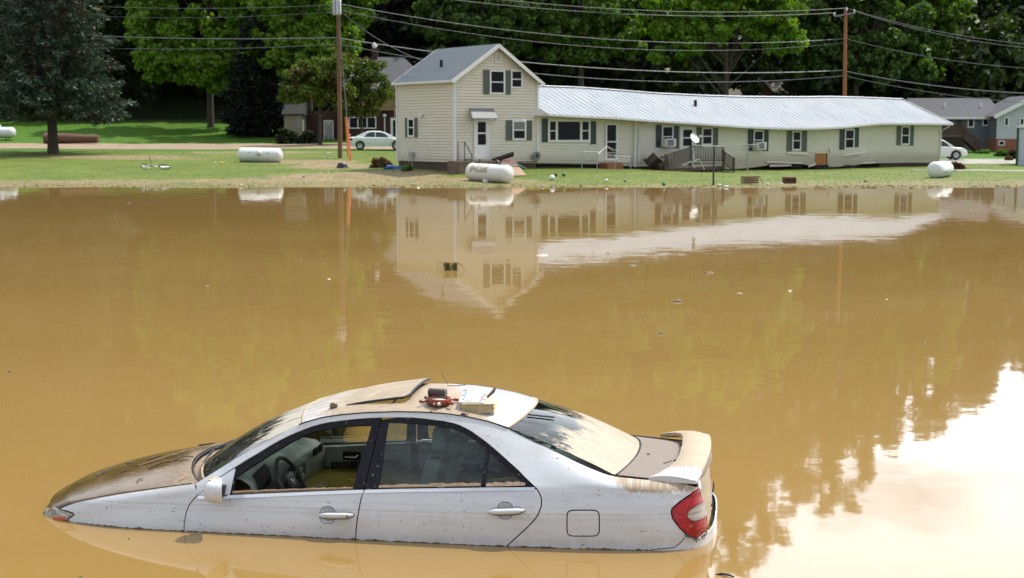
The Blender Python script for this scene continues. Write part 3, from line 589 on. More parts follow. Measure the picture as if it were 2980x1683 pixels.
def rear_top(k): k2 = 1 - abs(k) ** 2; return (.535 + .105 * k2, .575 * k, .778 + .052 * k2)
def rear_bot(k): k2 = 1 - abs(k) ** 2.2; return (1.300 + .118 * k2, .655 * k, .486 + .042 * k2)
def roof_fn(s, k):
    a = wind_top(k); b = rear_top(k); u = a[0] + (b[0] - a[0]) * s; ue = -1.0 + 1.532 * s; vt = vt_of(ue); c = .038 + (.062 - .038) * min(1, s * 4) - (.010) * max(0, (s - .6) / .4)
    z = zt_of(ue) + c * (1 - abs(k) ** 2.2); e = .004
    return (u, k * vt, z - e * (abs(k) > .99))
SR = (.205, .478, .70)                     # sunroof opening: s from, to, and half width k
ss = sorted(set(list(np.linspace(0, 1, 41)) + [SR[0], SR[1]])); kk = sorted(set(list(np.linspace(-1, 1, 41)) + [-SR[2], SR[2]]))
m = MB(); m.grid(lambda s, k: (lambda q: (q[0], -q[1], q[2]))(roof_fn(s, k)), ss, kk)
nk = len(kk); keep = []
for i in range(len(ss) - 1):
    for j in range(nk - 1):
        sm = (ss[i] + ss[i + 1]) / 2; km = (kk[j] + kk[j + 1]) / 2
        if not (SR[0] < sm < SR[1] and abs(km) < SR[2]): keep.append(m.f[i * (nk - 1) + j])
m.f = keep; m.m = [0] * len(keep); roof = m.build('roof', M_ROOF, car, 60)
m = MB()                                    # open sunroof panel: hinged at its front edge, tail lifted
def sr_fn(s, k, dz=0.):
    q = roof_fn(SR[0] + (SR[1] - SR[0] + .012) * s, k * (SR[2] - .012)); return (q[0], -q[1], q[2] + .004 + .042 * s + dz)
rnd_ = lambda s, k: (1 - .045 * max(0, abs(k) - .86) / .14 * 1.0) 
ssr = np.linspace(0, 1, 14); kkr = np.linspace(-1, 1, 21)
m.grid(lambda s, k: sr_fn(s * (1 - .07 * max(0., (abs(k) - .8) / .2) ** 2), k, 0), ssr, kkr); m.grid(lambda s, k: sr_fn(s * (1 - .07 * max(0., (abs(k) - .8) / .2) ** 2), k, -.017), ssr, kkr)
sp_ = m.build('sunroof_panel', M_ROOF, car, 60)
m = MB(); ed = [sr_fn(s, -1, -.008) for s in np.linspace(0, .93, 14)] + [sr_fn(1 - .07 * max(0., (abs(k) - .8) / .2) ** 2, k, -.008) for k in np.linspace(-1, 1, 21)] + [sr_fn(s, 1, -.008) for s in np.linspace(.93, 0, 14)]
ed = [(p[0], -p[1] if False else p[1], p[2]) for p in ed]; m.tube(ed, .0095, 6); m.build('panel_seal', M_DARK, sp_, 60)
for kx in (-1, 1): m = MB(); m.bar(sr_fn(.80, kx * .92, -.02), (sr_fn(.70, kx * .92)[0], sr_fn(.7, kx * .92)[1], roof_fn(.45, kx * .6)[2] - .04), .02, .012); m.build('lifting_arm', M_DARK, sp_)
def rearg_fn(s, k):
    a, b = Vector(rear_top(k)), Vector(rear_bot(k)); q = a.lerp(b, s); q.z += .055 * s * (1 - s) + .03 * (1 - k * k) * math.sin(math.pi * s); return tuple(q)
skin('rear_window', rearg_fn, np.linspace(0, 1, 24), M_REARG)
lip(lambda k: tuple(Vector(rear_top(k)) + Vector((-.004, 0, .003))), 'rear_window_seal', M_MUDDRY, .008)
lip(lambda k: tuple(Vector(rear_bot(k)) + Vector((.010, 0, -.004))), 'boot_gap', M_DARK, .007, dz=.002, kk=np.linspace(-.97, .97, 41))
m = MB(); a = Vector(rearg_fn(.02, .52)); b = Vector(rearg_fn(.24, .36)); m.tube([(a.x, -a.y, a.z + .012), (b.x, -b.y, b.z + .014)], .006, 6); m.build('stuck_stick', M_DARK, car)
def boot_fn(s, k):
    a = Vector(rear_bot(k)) + Vector((.016, 0, -.004)); k2 = 1 - abs(k) ** 2.4; u1 = 1.86 + .10 * k2; vt = .655 + (.60 - .655) * s
    return (a.x + (u1 - a.x) * s, k * vt, .484 + .046 * k2 - .040 * s - .006 * k2 * s + .012 * math.sin(math.pi * s) * k2)
skin('boot_lid', boot_fn, np.linspace(0, 1, 24), M_BOOT)
# ditch lines where roof and boot meet the sides
for sg in (1, -1):
    for ua, ub, o_, r_ in ((-1.02, .53, .004, .0045), (.54, 1.30, .002, .003), (1.30, 1.80, .003, .004), (-2.86, -1.78, .0, .004)):
        m = MB(); m.tube([(u, -sg * (vt_of(u) + o_), zt_of(u) + .0005) for u in np.linspace(ua, ub, 40)], r_, 5); m.build('ditch_seal', M_DARK, car)
# spoiler: a horseshoe wing standing on the boot lid
led = [(1.540, .675, .462), (1.612, .60, .480), (1.672, .50, .502), (1.715, .40, .522), (1.735, .25, .545), (1.742, .0, .556), (1.735, -.25, .556), (1.715, -.40, .550), (1.672, -.50, .535), (1.612, -.60, .510), (1.540, -.675, .480)]
trl = [(1.868, .672, .452), (1.892, .60, .475), (1.915, .50, .500), (1.930, .40, .520), (1.945, .25, .540), (1.955, .0, .552), (1.945, -.25, .552), (1.930, -.40, .545), (1.915, -.50, .530), (1.892, -.60, .510), (1.868, -.672, .490)]
ii = np.linspace(0, 10, 61); L = np.array([[np.interp(i, range(11), [q[j] for q in led]) for j in range(3)] for i in ii]); T_ = np.array([[np.interp(i, range(11), [q[j] for q in trl]) for j in range(3)] for i in ii])
m = MB(); n = 8; vs = []
for a, b in zip(L, T_):
    for j in range(n + 1):
        s = j / n; q = a + (b - a) * s; vs.append((q[0], -q[1], q[2] + .022 * math.sin(math.pi * min(1, s * 1.1)) ** .7 * .9 + .022))
    for j in range(n + 1):
        s = 1 - j / n; q = a + (b - a) * s; vs.append((q[0], -q[1], q[2] - .004 - .0 * s))
k2 = 2 * (n + 1)
m.add(vs, [(i * k2 + j, i * k2 + (j + 1) % k2, (i + 1) * k2 + (j + 1) % k2, (i + 1) * k2 + j) for i in range(60) for j in range(k2)] + [tuple(range(k2)), tuple(reversed(range(60 * k2, 61 * k2)))])
m.build('spoiler', M_SPO, car, 45)
# number plate recess and bent trim on the tail
rr = random.Random(3)
for k in range(3): m = MB(); y = -.5 + .22 * k; z = .14 + .05 * k; m.tube([(1.972, y, z), (1.978, y + .03, z + .03), (1.974, y + .04, z + .07)], [.008, .006, .003], 5); m.build('torn_trim', M_DARK, car)
m = MB(); rr = random.Random(5)
for k in range(26):
    p = tail[10 + k % 5]; q = tail[11 + k % 5]; s_ = rr.random(); w = p[0] + (q[0] - p[0]) * s_; z = p[1] + (q[1] - p[1]) * s_; A = side(w, z, .01); B = side(w + rr.uniform(-.02, .02), z - rr.uniform(.005, .03), .02)
    m.tube([(A[0], -A[1], A[2]), (B[0], -B[1], B[2])], [.004, .0015], 4)
m.build('caught_straw', M_DARK, car)

# cabin
M_CLOTH = simple('grey_cabin_cloth', (.33, .36, .35), .8, 0, .3, 12, bump=.3); M_VINYL = simple('pale_cabin_vinyl', (.30, .33, .29), .55, 0, .5, 9, bump=.1); M_WHEEL = simple('steering_black', (.022, .022, .023), .45, 0, .4, 25)
m = MB()
def dash(s, k):                             # cross section of the dashboard swept across the car
    prof = [(-1.60, .355), (-1.42, .385), (-1.30, .372), (-1.235, .33), (-1.21, .25), (-1.22, .12), (-1.27, -.05), (-1.30, -.2)]
    u = np.interp(s, np.linspace(0, 1, 8), [p[0] for p in prof]); z = np.interp(s, np.linspace(0, 1, 8), [p[1] for p in prof])
    return (u - .13 * min(1, max(0, k * 4)) - .05 * (1 - k * k), -k * .70, z - .02 * k * k)
m.grid(dash, np.linspace(0, 1, 22), np.linspace(-1, 1, 25)); dsh = m.build('dashboard', M_VINYL, car, 50)
m = MB(); m.grid(lambda s, k: tuple(Vector(dash(s, k)) + Vector((.012, 0, .004))), np.linspace(.36, .62, 6), np.linspace(.28, .78, 8)); m.build('instrument_hood', M_DARK, dsh)
m = MB(); m.rbox(-1.27, -1.20, -.13, .13, -.1, .31, .02); cs = m.build('centre_console', M_WHEEL, dsh, 40)
m = MB(); rr = random.Random(2)
for k in range(14): y = rr.uniform(-.11, .1); z = .02 + .02 * k; m.box(-1.20, -1.187, y - .03, y + .03, z, z + .012)
m.build('switch', M_VINYL, cs)
for y in (-.16, .46, .60):
    m = MB()
    for k in range(7): m.box(-1.235, -1.222, y - .05 + .0145 * k, y - .05 + .0145 * k + .005, .275, .335)
    m.build('air_vent', M_DARK, dsh)
SWC = Vector((-1.16, -.37, .262)); SM = Matrix.Translation(SWC) @ Matrix.Rotation(R(62), 4, 'Y')
m = MB(); m.tube([SM @ Vector((.20 * math.cos(q), .20 * math.sin(q), 0)) for q in np.linspace(0, 2 * math.pi, 41)], .0155, 8, False); sw = m.build('steering_wheel', M_WHEEL, car, 60)
m = MB(); m.rbox(-.075, .055, -.08, .08, -.03, .02, .02, SM); hub = m.build('hub', M_WHEEL, sw, 50)
m = MB(); m.tube([SM @ Vector((.030 * math.cos(q) - .01, .021 * math.sin(q), .022)) for q in np.linspace(0, 2 * math.pi, 25)], .003, 5, False); m.tube([SM @ Vector((.011 * math.cos(q) - .01, .020 * math.sin(q), .022)) for q in np.linspace(0, 2 * math.pi, 21)], .0025, 5, False); m.tube([SM @ Vector((.008 * math.cos(q) + .003, .026 * math.sin(q), .022)) for q in np.linspace(0, math.pi * 2, 21)], .0022, 5, False); m.build('emblem', M_CHROME, hub)
for a, b in ((-.02, .17), (-.02, -.17)):
    m = MB(); m.bar(SM @ Vector((a, .06 * math.copysign(1, b), -.005)), SM @ Vector((-.05, b * 1.08, 0)), .035, .018); m.build('spoke', M_WHEEL, sw)
m = MB(); m.tube([SM @ Vector((0, 0, -.03)), Vector((-1.30, -.37, .18))], .03, 10); m.build('column', M_DARK, sw)
m = MB(); m.grid(lambda u, k: (u, k * .765, .118), np.linspace(-1.32, .55, 8), np.linspace(-1, 1, 5))
t = NT('cabin_flood'); o = t.obj(); f_, _ = t.noise(o, 6., 4); df = t.bsdf(t.mix(t.ramp(f_, .3, .7), (.185, .140, .022), (.215, .165, .03)), .06, 0, .35); m.build('cabin_water', t.end(df), car)
for y in (-.37, .37):
    st = MB(); bx = lambda s, k: (-.30 + .24 * s - .035 * (1 - k * k) * (1 if True else 0), y + k * .24 * (1 - .18 * s * s), -.25 + .84 * s * .93)
    st.grid(bx, np.linspace(0, 1, 14), np.linspace(-1, 1, 13)); st.grid(lambda s, k: tuple(Vector(bx(s, k)) + Vector((.10 + .07 * (1 - k * k) * 1, 0, 0))), np.linspace(0, 1, 14), np.linspace(-1, 1, 13))
    for kx in (-1, 1): st.grid(lambda s, k: tuple(Vector(bx(s, kx)) + Vector((.10 * k, 0, 0))), np.linspace(0, 1, 14), (0, .5, 1))
    st.grid(lambda s, k: tuple(Vector(bx(1, k)) + Vector((s * (.10 + .07 * (1 - k * k)), 0, .02 * math.sin(math.pi * s)))), np.linspace(0, 1, 5), np.linspace(-1, 1, 13))
    seat = st.build('front_seat', M_CLOTH, car, 60)
    m = MB(); m.rbox(-.055, .05, y - .125, y + .125, .565, .735, .045); hr = m.build('headrest', M_CLOTH, seat, 60)
    m = MB(); m.tube([(-.01, y - .05, .5), (-.01, y - .05, .58)], .007, 6); m.tube([(-.01, y + .05, .5), (-.01, y + .05, .58)], .007, 6); m.build('headrest_post', M_CHROME, seat)
    m = MB(); m.rbox(-.85, -.30, y - .24, y + .24, -.3, -.06, .05); m.build('cushion', M_CLOTH, seat, 60)
m = MB(); m.rbox(.62, .78, -.62, .62, -.2, .46, .05); m.rbox(.2, .7, -.62, .62, -.3, -.02, .05); rs_ = m.build('rear_seat', M_CLOTH, car, 60)
for y in (-.36, .36): m = MB(); m.rbox(.68, .80, y - .13, y + .13, .44, .60, .04); m.build('headrest', M_CLOTH, rs_, 60)
m = MB(); m.grid(lambda u, k: (u, k * .62, .455), np.linspace(.76, 1.36, 4), np.linspace(-1, 1, 5)); m.build('parcel_shelf', M_CLOTH, car)
skin('headlining', lambda s, k: tuple(Vector(roof_fn(s * .985 + .004, k * .985)) + Vector((0, 0, -.03))), [x for x in np.linspace(0, .2, 6)], M_VINYL, parent=car)
skin('headlining', lambda s, k: tuple(Vector(roof_fn(s, k * .985)) + Vector((0, 0, -.03))), list(np.linspace(.52, .995, 8)), M_VINYL, parent=car)
for sg in (1, -1):                          # inner door trims
    for (ua, ub, dn) in ((-1.30, -.50, fd), (-.44, .62, rd)):
        zf = lambda u: float(np.interp(w_of(u), BW, BZ)); tr = MB()
        tr.grid(lambda u, s: (u, -sg * (side(w_of(u), zf(u))[1] - .075 - .02 * (s < .35)), zf(u) - .012 - .5 * s), np.linspace(ua, ub, 12), (0, .02, .12, .3, .34, .38, .7, 1.))
        tr.grid(lambda u, s: (u, -sg * (side(w_of(u), zf(u))[1] - .075 + .055 * s), zf(u) - .012), np.linspace(ua, ub, 12), (0, 1))
        tp_ = tr.build('door_trim', M_VINYL, car, 40)
        uc = ua + .30; m = MB(); yv = -sg * (side(w_of(uc), zf(uc))[1] - .10)
        m.rbox(uc - .075, uc + .075, yv - .006, yv + .006, zf(uc) - .125, zf(uc) - .055, .012); m.build('pull_recess', M_DARK, tp_)
        m = MB(); m.tube([(uc - .055, yv + sg * .014, zf(uc) - .10), (uc + .04, yv + sg * .018, zf(uc) - .098), (uc + .055, yv + sg * .010, zf(uc) - .08)], .010, 8); m.build('pull', M_CHROME, tp_, 60)
        m = MB(); m.grid(lambda u, s: (u, -sg * (side(w_of(u), zf(u))[1] - .098 + .004 * math.sin(u * 190)), zf(u) - .135 - .20 * s), np.linspace(ua + .12, ub - .06, 90), (0, 1)); m.build('padding', M_DARK, tp_)

# ------------------------------------------------------------------ what lies on the car (things of their own)
CM = Matrix.Translation(CO) @ Matrix.Rotation(-CA, 4, 'Z')
def roof_z(u, v):
    s = (u + 1.03) / 1.6; k = v / .57; return roof_fn(min(1, max(0, s)), max(-1, min(1, k)))[2]
def roof_uv(x, y):                          # photo pixel on the roof skin
    v = 0.
    for _ in range(40):
        r_ = ray(x, y); z = roof_z(*((lambda q: (q.dot(cu), q.dot(cv)))(on_z(x, y, v or .9) - CO))); v = .5 * (v or .9) + .5 * z
    q = on_z(x, y, v) - CO; return q.dot(cu), q.dot(cv), v
def put(name, label, cat, u, v, z, rz=0., tilt=(0, 0), group=None):
    t_ = thing(name, label, cat, (0, 0, 0), 0, group); t_.matrix_world = CM @ Matrix.Translation((u, -v, z)) @ Matrix.Rotation(tilt[0], 4, 'X') @ Matrix.Rotation(tilt[1], 4, 'Y') @ Matrix.Rotation(rz, 4, 'Z'); return t_
M_RW = simple('red_varnished_wood', (.20, .035, .014), .3, 0, .5, 14); M_WHT = simple('white_dial', (.62, .6, .55), .4)
u, v, z = roof_uv(1277, 1176); wh = put('ship_wheel_clock', "small red brown wooden ship's wheel clock lying flat on the muddy roof", 'ornament', u, v, z + .004, .2, (.03, .02))
m = MB(); m.lathe([(.062, .002), (.088, .002), (.092, .012), (.092, .034), (.088, .042), (.076, .042), (.072, .036), (.068, .030), (.062, .002)], 32); m.build('rim', M_RW, wh, 40)
m = MB(); m.lathe([(.0, .022), (.07, .022), (.07, .018), (.0, .018)], 32); m.build('dial', M_WHT, wh)
for k in range(6):
    a = 2 * math.pi * k / 6 + .28; d = Vector((math.cos(a), math.sin(a), 0)); m = MB()
    m.tube([d * .09 + Vector((0, 0, .022)), d * .105 + Vector((0, 0, .022)), d * .120 + Vector((0, 0, .022)), d * .138 + Vector((0, 0, .022)), d * .150 + Vector((0, 0, .022))], [.008, .006, .011, .013, .006], 10); m.build('handle', M_RW, wh, 60)
m = MB(); m.blob((-.0, -.098, .016), .014, 4, .3, 2); m.build('shell_decoration', M_WHT, wh, 60)
zc = z + .046 + .034; rl = put('dark_roller', 'small dark brown cylinder lying on top of the ship wheel clock', 'cylinder', u - .012, v - .015, zc, -.16)
m = MB(); MR = Matrix.Rotation(R(90), 4, 'Y'); m.lathe([(.012, -.066), (.030, -.066), (.034, -.060), (.034, -.052), (.032, -.048), (.032, .048), (.034, .052), (.034, .060), (.030, .066), (.020, .066), (.018, .058), (.0, .058)], 24, MR); m.build('barrel', simple('dark_bakelite', (.045, .030, .026), .35, 0, .3, 20), rl, 40)
m = MB(); m.lathe([(.009, .0665), (.016, .0665), (.016, .069), (.009, .069), (.009, .0665)], 18, MR); m.build('end_ring', simple('worn_steel', (.4, .38, .36), .4, .7), rl)
u, v, z = roof_uv(1404, 1203); bk2 = put('thick_book', 'thick swollen tan book lying under the picture book', 'book', u - .035, v - .08, z + .006, .05, (.05, -.02))
M_PAGE = simple('wet_pages', (.52, .43, .24), .8, 0, .25, 30)
def pages(m, x0, x1, y0, y1, z0, z1, n):
    rr = random.Random(n)
    for i in range(n):
        e = rr.uniform(-.004, .004); a = z0 + (z1 - z0) * i / n; m.box(x0 + e, x1 + e, y0 + rr.uniform(-.003, .003), y1, a, a + (z1 - z0) / n * .9)
m = MB(); pages(m, -.115, .115, -.085, .10, .004, .062, 16); m.build('pages', M_PAGE, bk2)
t = NT('worn_map_cover'); o = t.obj(); f_, _ = t.noise(o, 30., 4); f2_, _ = t.noise(o, 60., 3); M_COV = t.end(t.bsdf(t.mix(t.ramp(f_, .60, .64), t.mix(t.ramp(f2_, .35, .65), (.50, .40, .27), (.60, .50, .37)), (.16, .19, .25)), .7))
m = MB(); m.rbox(-.12, .12, -.09, .105, .062, .068, .002); m.rbox(-.12, .12, -.09, .105, -.001, .004, .002); m.build('cover', M_COV, bk2)
bk1 = put('picture_book', 'white book with colourful decorated cover lying on the thick tan book', 'book', u - .082, v - .105, z + .082, .02, (.30, -.015))
m = MB(); pages(m, -.088, .088, -.095, .115, .0, .022, 8); m.build('pages', simple('yellow_pages', (.50, .36, .14), .8, 0, .2, 30), bk1)
M_CW = simple('white_cover', (.74, .72, .68), .5, 0, .05)
m = MB(); m.rbox(-.093, .093, -.10, .12, .022, .027, .002); cvr = m.build('cover', M_CW, bk1)
inks = [('blue_ink', (.18, .42, .62)), ('red_ink', (.70, .22, .20)), ('grey_ink', (.28, .28, .32)), ('yellow_ink', (.80, .66, .20)), ('pink_ink', (.75, .42, .42))]
IM = {n_: simple(n_, c_, .6, 0, .1) for n_, c_ in inks}; rr = random.Random(12)
for nme in IM:
    m = MB()
    if nme == 'grey_ink':                   # rows of small print and a heading
        for row, (yy, n_, w_) in enumerate(((.098, 9, .008), (.03, 7, .008), (-.01, 11, .006), (-.032, 11, .006), (-.054, 11, .006))):
            for k in range(n_): x = -.045 + .095 * k / n_; m.box(x, x + w_ * rr.uniform(.5, .9), yy, yy + .008, .0274, .0278)
    elif nme == 'red_ink':
        for k in range(9): x = -.045 + .0105 * k; m.box(x, x + .006, .058, .074, .0274, .0278)
        for k in range(4): x = .02 + .0105 * k; m.box(x, x + .007, .028, .037, .0274, .0278)
    elif nme == 'yellow_ink':
        bm_ = bmesh.new(); bmesh.ops.create_circle(bm_, cap_ends=True, radius=.016, segments=14); m.bm(bm_, Matrix.Translation((.036, .096, .0276)))
    else:
        for k in range(16):
            e = rr.random(); px, py = (rr.choice((-.073, .073)) + rr.uniform(-.012, .012), rr.uniform(-.08, .105)) if e < .75 else (rr.uniform(-.07, .07), rr.choice((-.082, .106)))
            m.tube([(px + .008 * math.cos(q), py + .007 * math.sin(q * 1.3), .0276 + .0001 * k) for q in np.linspace(0, 4.5, 7)], .0042, 4)
    m.build(nme.replace('ink', 'print'), IM[nme], cvr)
M_STICK = simple('wet_stick', (.055, .040, .026), .7, 0, .4, 30); M_BARK = simple('mossy_stick', (.13, .11, .055), .8, 0, .4, 40)
st = put('short_stick', 'short knobbly stick standing up behind the books', 'stick', u + .012, v - .19, z + .07, .1); m = MB(); m.tube([(-.02, 0, 0), (0, .01, .022), (.03, .02, .05), (.045, .03, .075)], [.014, .010, .013, .009], 7); m.build('stem', M_BARK, st, 60)
def on_car(fn, s, k, lift=.006): q = fn(s, k); return Vector((q[0], -q[1], q[2] + lift))
def twig(label, pts, r, fork=None, mat=M_STICK, name='twig', cat='twig'):
    Q = [CM @ p for p in pts]; t_ = thing(name, label, cat, Q[0]); m = MB(); m.tube([q - Q[0] for q in Q], [r * (1 - .5 * i / len(Q)) for i in range(len(Q))], 5)
    for a, d, l in fork or []: A = Q[a] - Q[0]; m.tube([A, A + Vector(d) * l * .5 + Vector((0, 0, .004)), A + Vector(d) * l], [r * .7, r * .5, r * .3], 5)
    m.build('stem', mat, t_, 60); return t_
rp = lambda x, y, l=.006: (lambda q: Vector((q[0], -q[1], q[2] + l)))(roof_uv(x, y))
twig('thin forked twig sticking up near the far edge of the sedan roof', [rp(1356, 1122), rp(1330, 1125), rp(1305, 1125), rp(1300, 1121, .02), rp(1296, 1120, .045), rp(1290, 1119, .05), rp(1287, 1120, .09)], .0035)
u, v, z = roof_uv(971, 1188); cl = put('mud_clod', 'lump of brown mud beside the open sunroof panel', 'clod', u, v, z); m = MB(); m.blob((0, 0, .02), .028, 7, .3, 2, (1.2, 1, .9)); m.build('lump', M_SILT, cl, 60)
u, v, z = roof_uv(1350, 1207); cl = put('leaf_litter', 'little knot of brown leaf litter at the roof edge below the books', 'litter', u, v, z); m = MB(); m.blob((0, 0, .006), .014, 9, .4, 1, (1.7, 1, .6)); m.blob((.025, .004, .005), .008, 3, .4, 1, (1.6, 1, .6)); m.build('lump', M_STICK, cl, 60)
hp = lambda s, k, l=.007: on_car(hood_fn, s, k, l)
twig('long pale forked branch lying across the muddy bonnet', [hp(.60, .30), hp(.70, .22, .012), hp(.80, .12, .02), hp(.90, -.05, .02), hp(.96, -.25, .014)], .006, [(2, (.7, -.4, .05), .16), (3, (-.5, -.6, .03), .13), (1, (.8, .25, .05), .1)], simple('pale_branch', (.22, .16, .10), .8, 0, .4, 30))
twig('tangled brown branch reaching from bonnet to the windscreen wipers', [hp(.70, .48), hp(.78, .38, .014), hp(.85, .40, .02), hp(.92, .30, .025), hp(1.0, .36, .03)], .006, [(1, (.4, -.8, .1), .12), (2, (.9, -.1, .1), .15), (3, (.2, .8, .1), .09)])
twig('short black stick near the middle of the bonnet', [hp(.62, .06), hp(.655, .01), hp(.68, -.04)], .006)
twig('black stick lying on the far edge of the bonnet', [hp(.72, -.62), hp(.78, -.645), hp(.83, -.64)], .007)
twig('black stick on the bonnet nose above the headlight', [hp(.30, .32), hp(.33, .22), hp(.35, .14)], .006)
twig('dark leaf scrap stuck on the middle bonnet', [hp(.50, .42), hp(.515, .39), hp(.53, .37)], .007)
twig('dark leaf scrap stuck near the bonnet centre line', [hp(.46, .05), hp(.475, .01), hp(.48, -.02)], .007)
twig('pale stub of reed on the bonnet beside the wing', [hp(.90, .88), hp(.95, .80)], .004, None, simple('pale_reed', (.42, .34, .22), .8))
twig('dark twig scrap at the rear end of the bonnet edge', [hp(.62, .80), hp(.64, .74), hp(.67, .75)], .004)
bp = lambda s, k, l=.004: on_car(boot_fn, s, k, l)
twig('thin dark straw on the muddy boot lid', [bp(.42, .56), bp(.50, .44)], .003); twig('black leaf scrap on the boot lid beside the straw', [bp(.52, .42), bp(.56, .40)], .007)
twig('small dark scrap on the boot lid near the rear window', [bp(.12, .25), bp(.16, .24)], .005); twig('black scrap on the far part of the boot lid', [bp(.55, -.40), bp(.62, -.42)], .006)

# ------------------------------------------------------------------ the cream farmhouse with its long sagging wing
HA = math.atan2(.5677, .8232); he = Vector((math.cos(HA), math.sin(HA), 0)); hn = Vector((-math.sin(HA), math.cos(HA), 0))
HO = at(1322.5, 473, 80.6); HZ = HO.z; HO = Vector((HO.x, HO.y, 0))
HL = 'cream clapboard farmhouse with steep grey gable and long wing under a sagging white metal roof'
farm = thing('farmhouse', HL, 'house', HO, HA)
def hp_(x, y, off=0.):                     # photo pixel on the plane of the front wall (off = metres behind it)
    q = on_plane(x, y, HO + hn * off, hn) - HO; return q.dot(he), q.z
def hx_(x, y, u):                          # photo pixel on the plane across the house at u
    q = on_plane(x, y, HO + he * u, he) - HO; return q.dot(hn), q.z
def clip(poly, ax, c, keep_hi):
    o = []; n = len(poly)
    for i in range(n):
        a, b = poly[i], poly[(i + 1) % n]; ia = (a[ax] >= c) == keep_hi; ib = (b[ax] >= c) == keep_hi
        if ia: o.append(a)
        if ia != ib:
            k = (c - a[ax]) / (b[ax] - a[ax]); o.append((a[0] + (b[0] - a[0]) * k, a[1] + (b[1] - a[1]) * k))
    return o
def siding(m, poly, fn, course=.17, proud=.055, cols=None, sag=lambda a: 0.):
    """lap boards: fn(a, out, z) -> point; poly in (a, z - sag)"""
    lo = min(p[0] for p in poly); hi = max(p[0] for p in poly); cols = cols or (hi - lo + .01); a = lo
    while a < hi - 1e-6:
        cp = clip(clip(poly, 0, a, True), 0, a + cols, False); a += cols
        if len(cp) < 3: continue
        z = min(p[1] for p in cp); z = math.floor(z / course) * course; zt = max(p[1] for p in cp)
        while z < zt:
            zf = z + course * .66; bp = clip(clip(cp, 1, z, True), 1, zf, False); gp_ = clip(clip(cp, 1, zf, True), 1, z + course, False)
            if len(bp) >= 3: m.add([fn(p[0], .004, p[1] + sag(p[0])) for p in bp], [tuple(range(len(bp)))])
            if len(gp_) >= 3: m.add([fn(p[0], -proud, p[1] + sag(p[0])) for p in gp_], [tuple(range(len(gp_)))])
            for zz, q in ((z, bp), (zf, bp)):
                lw = [p[0] for p in q if abs(p[1] - zz) < 1e-6]
                if len(lw) >= 2: x0, x1 = min(lw), max(lw); m.add([fn(x0, .004, zz + sag(x0)), fn(x1, .004, zz + sag(x1)), fn(x1, -proud, zz + sag(x1)), fn(x0, -proud, zz + sag(x0))], [(0, 1, 2, 3)])
            z += course
def vinyl(name, c1, c2, z_lo):
    t = NT(name); o = t.obj(); f, _ = t.noise(t.mapping(o, (.5, .5, 2.5)), 2., 5); f2, _ = t.noise(o, 9., 5, .7); Z = t.sep(o)[2]
    g = t.math('SUBTRACT', 1., t.ramp(t.math('ADD', Z, t.math('MULTIPLY', f2, .5)), z_lo, z_lo + .75))
    c = t.mix(t.ramp(f, .3, .7), c1, c2); c = t.mix(t.math('MULTIPLY', g, .55), c, (.34, .28, .19)); 
    c = t.mix(t.math('MULTIPLY', t.ramp(f2, .62, .78), t.math('MULTIPLY', g, .8)), c, (.12, .10, .06)); return t.end(t.bsdf(c, .5, 0, .35))
M_CREAM = vinyl('cream_vinyl', (.665, .63, .545), (.725, .69, .605), HZ + .0)
M_WHT2 = simple('white_trim_paint', (.70, .70, .69), .5, 0, .06, 4); M_SHUT = simple('grey_green_shutter', (.085, .105, .085), .6, 0, .12, 9); M_SHUTD = simple('dark_green_shutter', (.020, .040, .040), .55, 0, .15, 9)
M_SLATE = simple('grey_blue_metal', (.080, .100, .116), .55, .1, .08, 3)
def tin():
    t = NT('white_metal_roofing'); o = t.obj(); f, _ = t.noise(t.mapping(o, (.6, .25, .6)), 1.5, 5); f2, _ = t.noise(t.mapping(o, (3, .3, 1)), 2., 4)
    return t.end(t.bsdf(t.mix(t.ramp(f2, .5, .8), t.mix(t.ramp(f, .3, .7), (.245, .268, .295), (.28, .30, .325)), (.165, .178, .19)), .62, .0, .25))
M_TIN = tin()
t = NT('dark_window_glass'); M_WGL = t.end(t.bsdf((.006, .007, .009), .07, 0, .12))
M_BLIND = simple('drawn_blind', (.16, .16, .14), .4); M_FOUND = simple('brown_foundation', (.075, .05, .035), .9, 0, .4, 5, bump=.4); M_VOID = simple('dark_crawlspace', (.012, .010, .009), .95)
pf = lambda a, out, z: Vector((a, -out, z))
# gable block
gW = hp_(1564, 474)[0]; apx, apz = hp_(1453, 137); ez = hp_(1322.5, 239)[1]; ezr = hp_(1564, 239)[1]; bz = HZ; bzr = hp_(1564, 475)[1]
m = MB(); siding(m, [(0, bz), (gW, bzr), (gW, ezr), (apx, apz), (0, ez)], pf); 
gD = hx_(1157, 465, 0)[0]
siding(m, [(0, bz), (gD, bz - .02), (gD, ez), (0, ez)], lambda a, out, z: Vector((-out, a, z)))
siding(m, [(0, bz), (gD, bz), (gD, ezr), (0, ezr)], lambda a, out, z: Vector((gW + out, a, z)))
siding(m, [(0, bz), (gW, bzr), (gW, ezr), (apx, apz), (0, ez)], lambda a, out, z: Vector((a, gD + out, z)))
m.build('wall', M_CREAM, farm)
m = MB(); m.box(.05, gW - .05, .05, gD - .05, -.4, bz + .02); m.build('foundation', M_FOUND, farm)
m = MB()
for x, y in ((0, 0), (gW, 0), (0, gD)): m.box(x - .06, x + .06, y - .06, y + .06, bz - .02, (ez if x == 0 else ezr) + .02)
m.build('corner_trim', M_WHT2, farm)
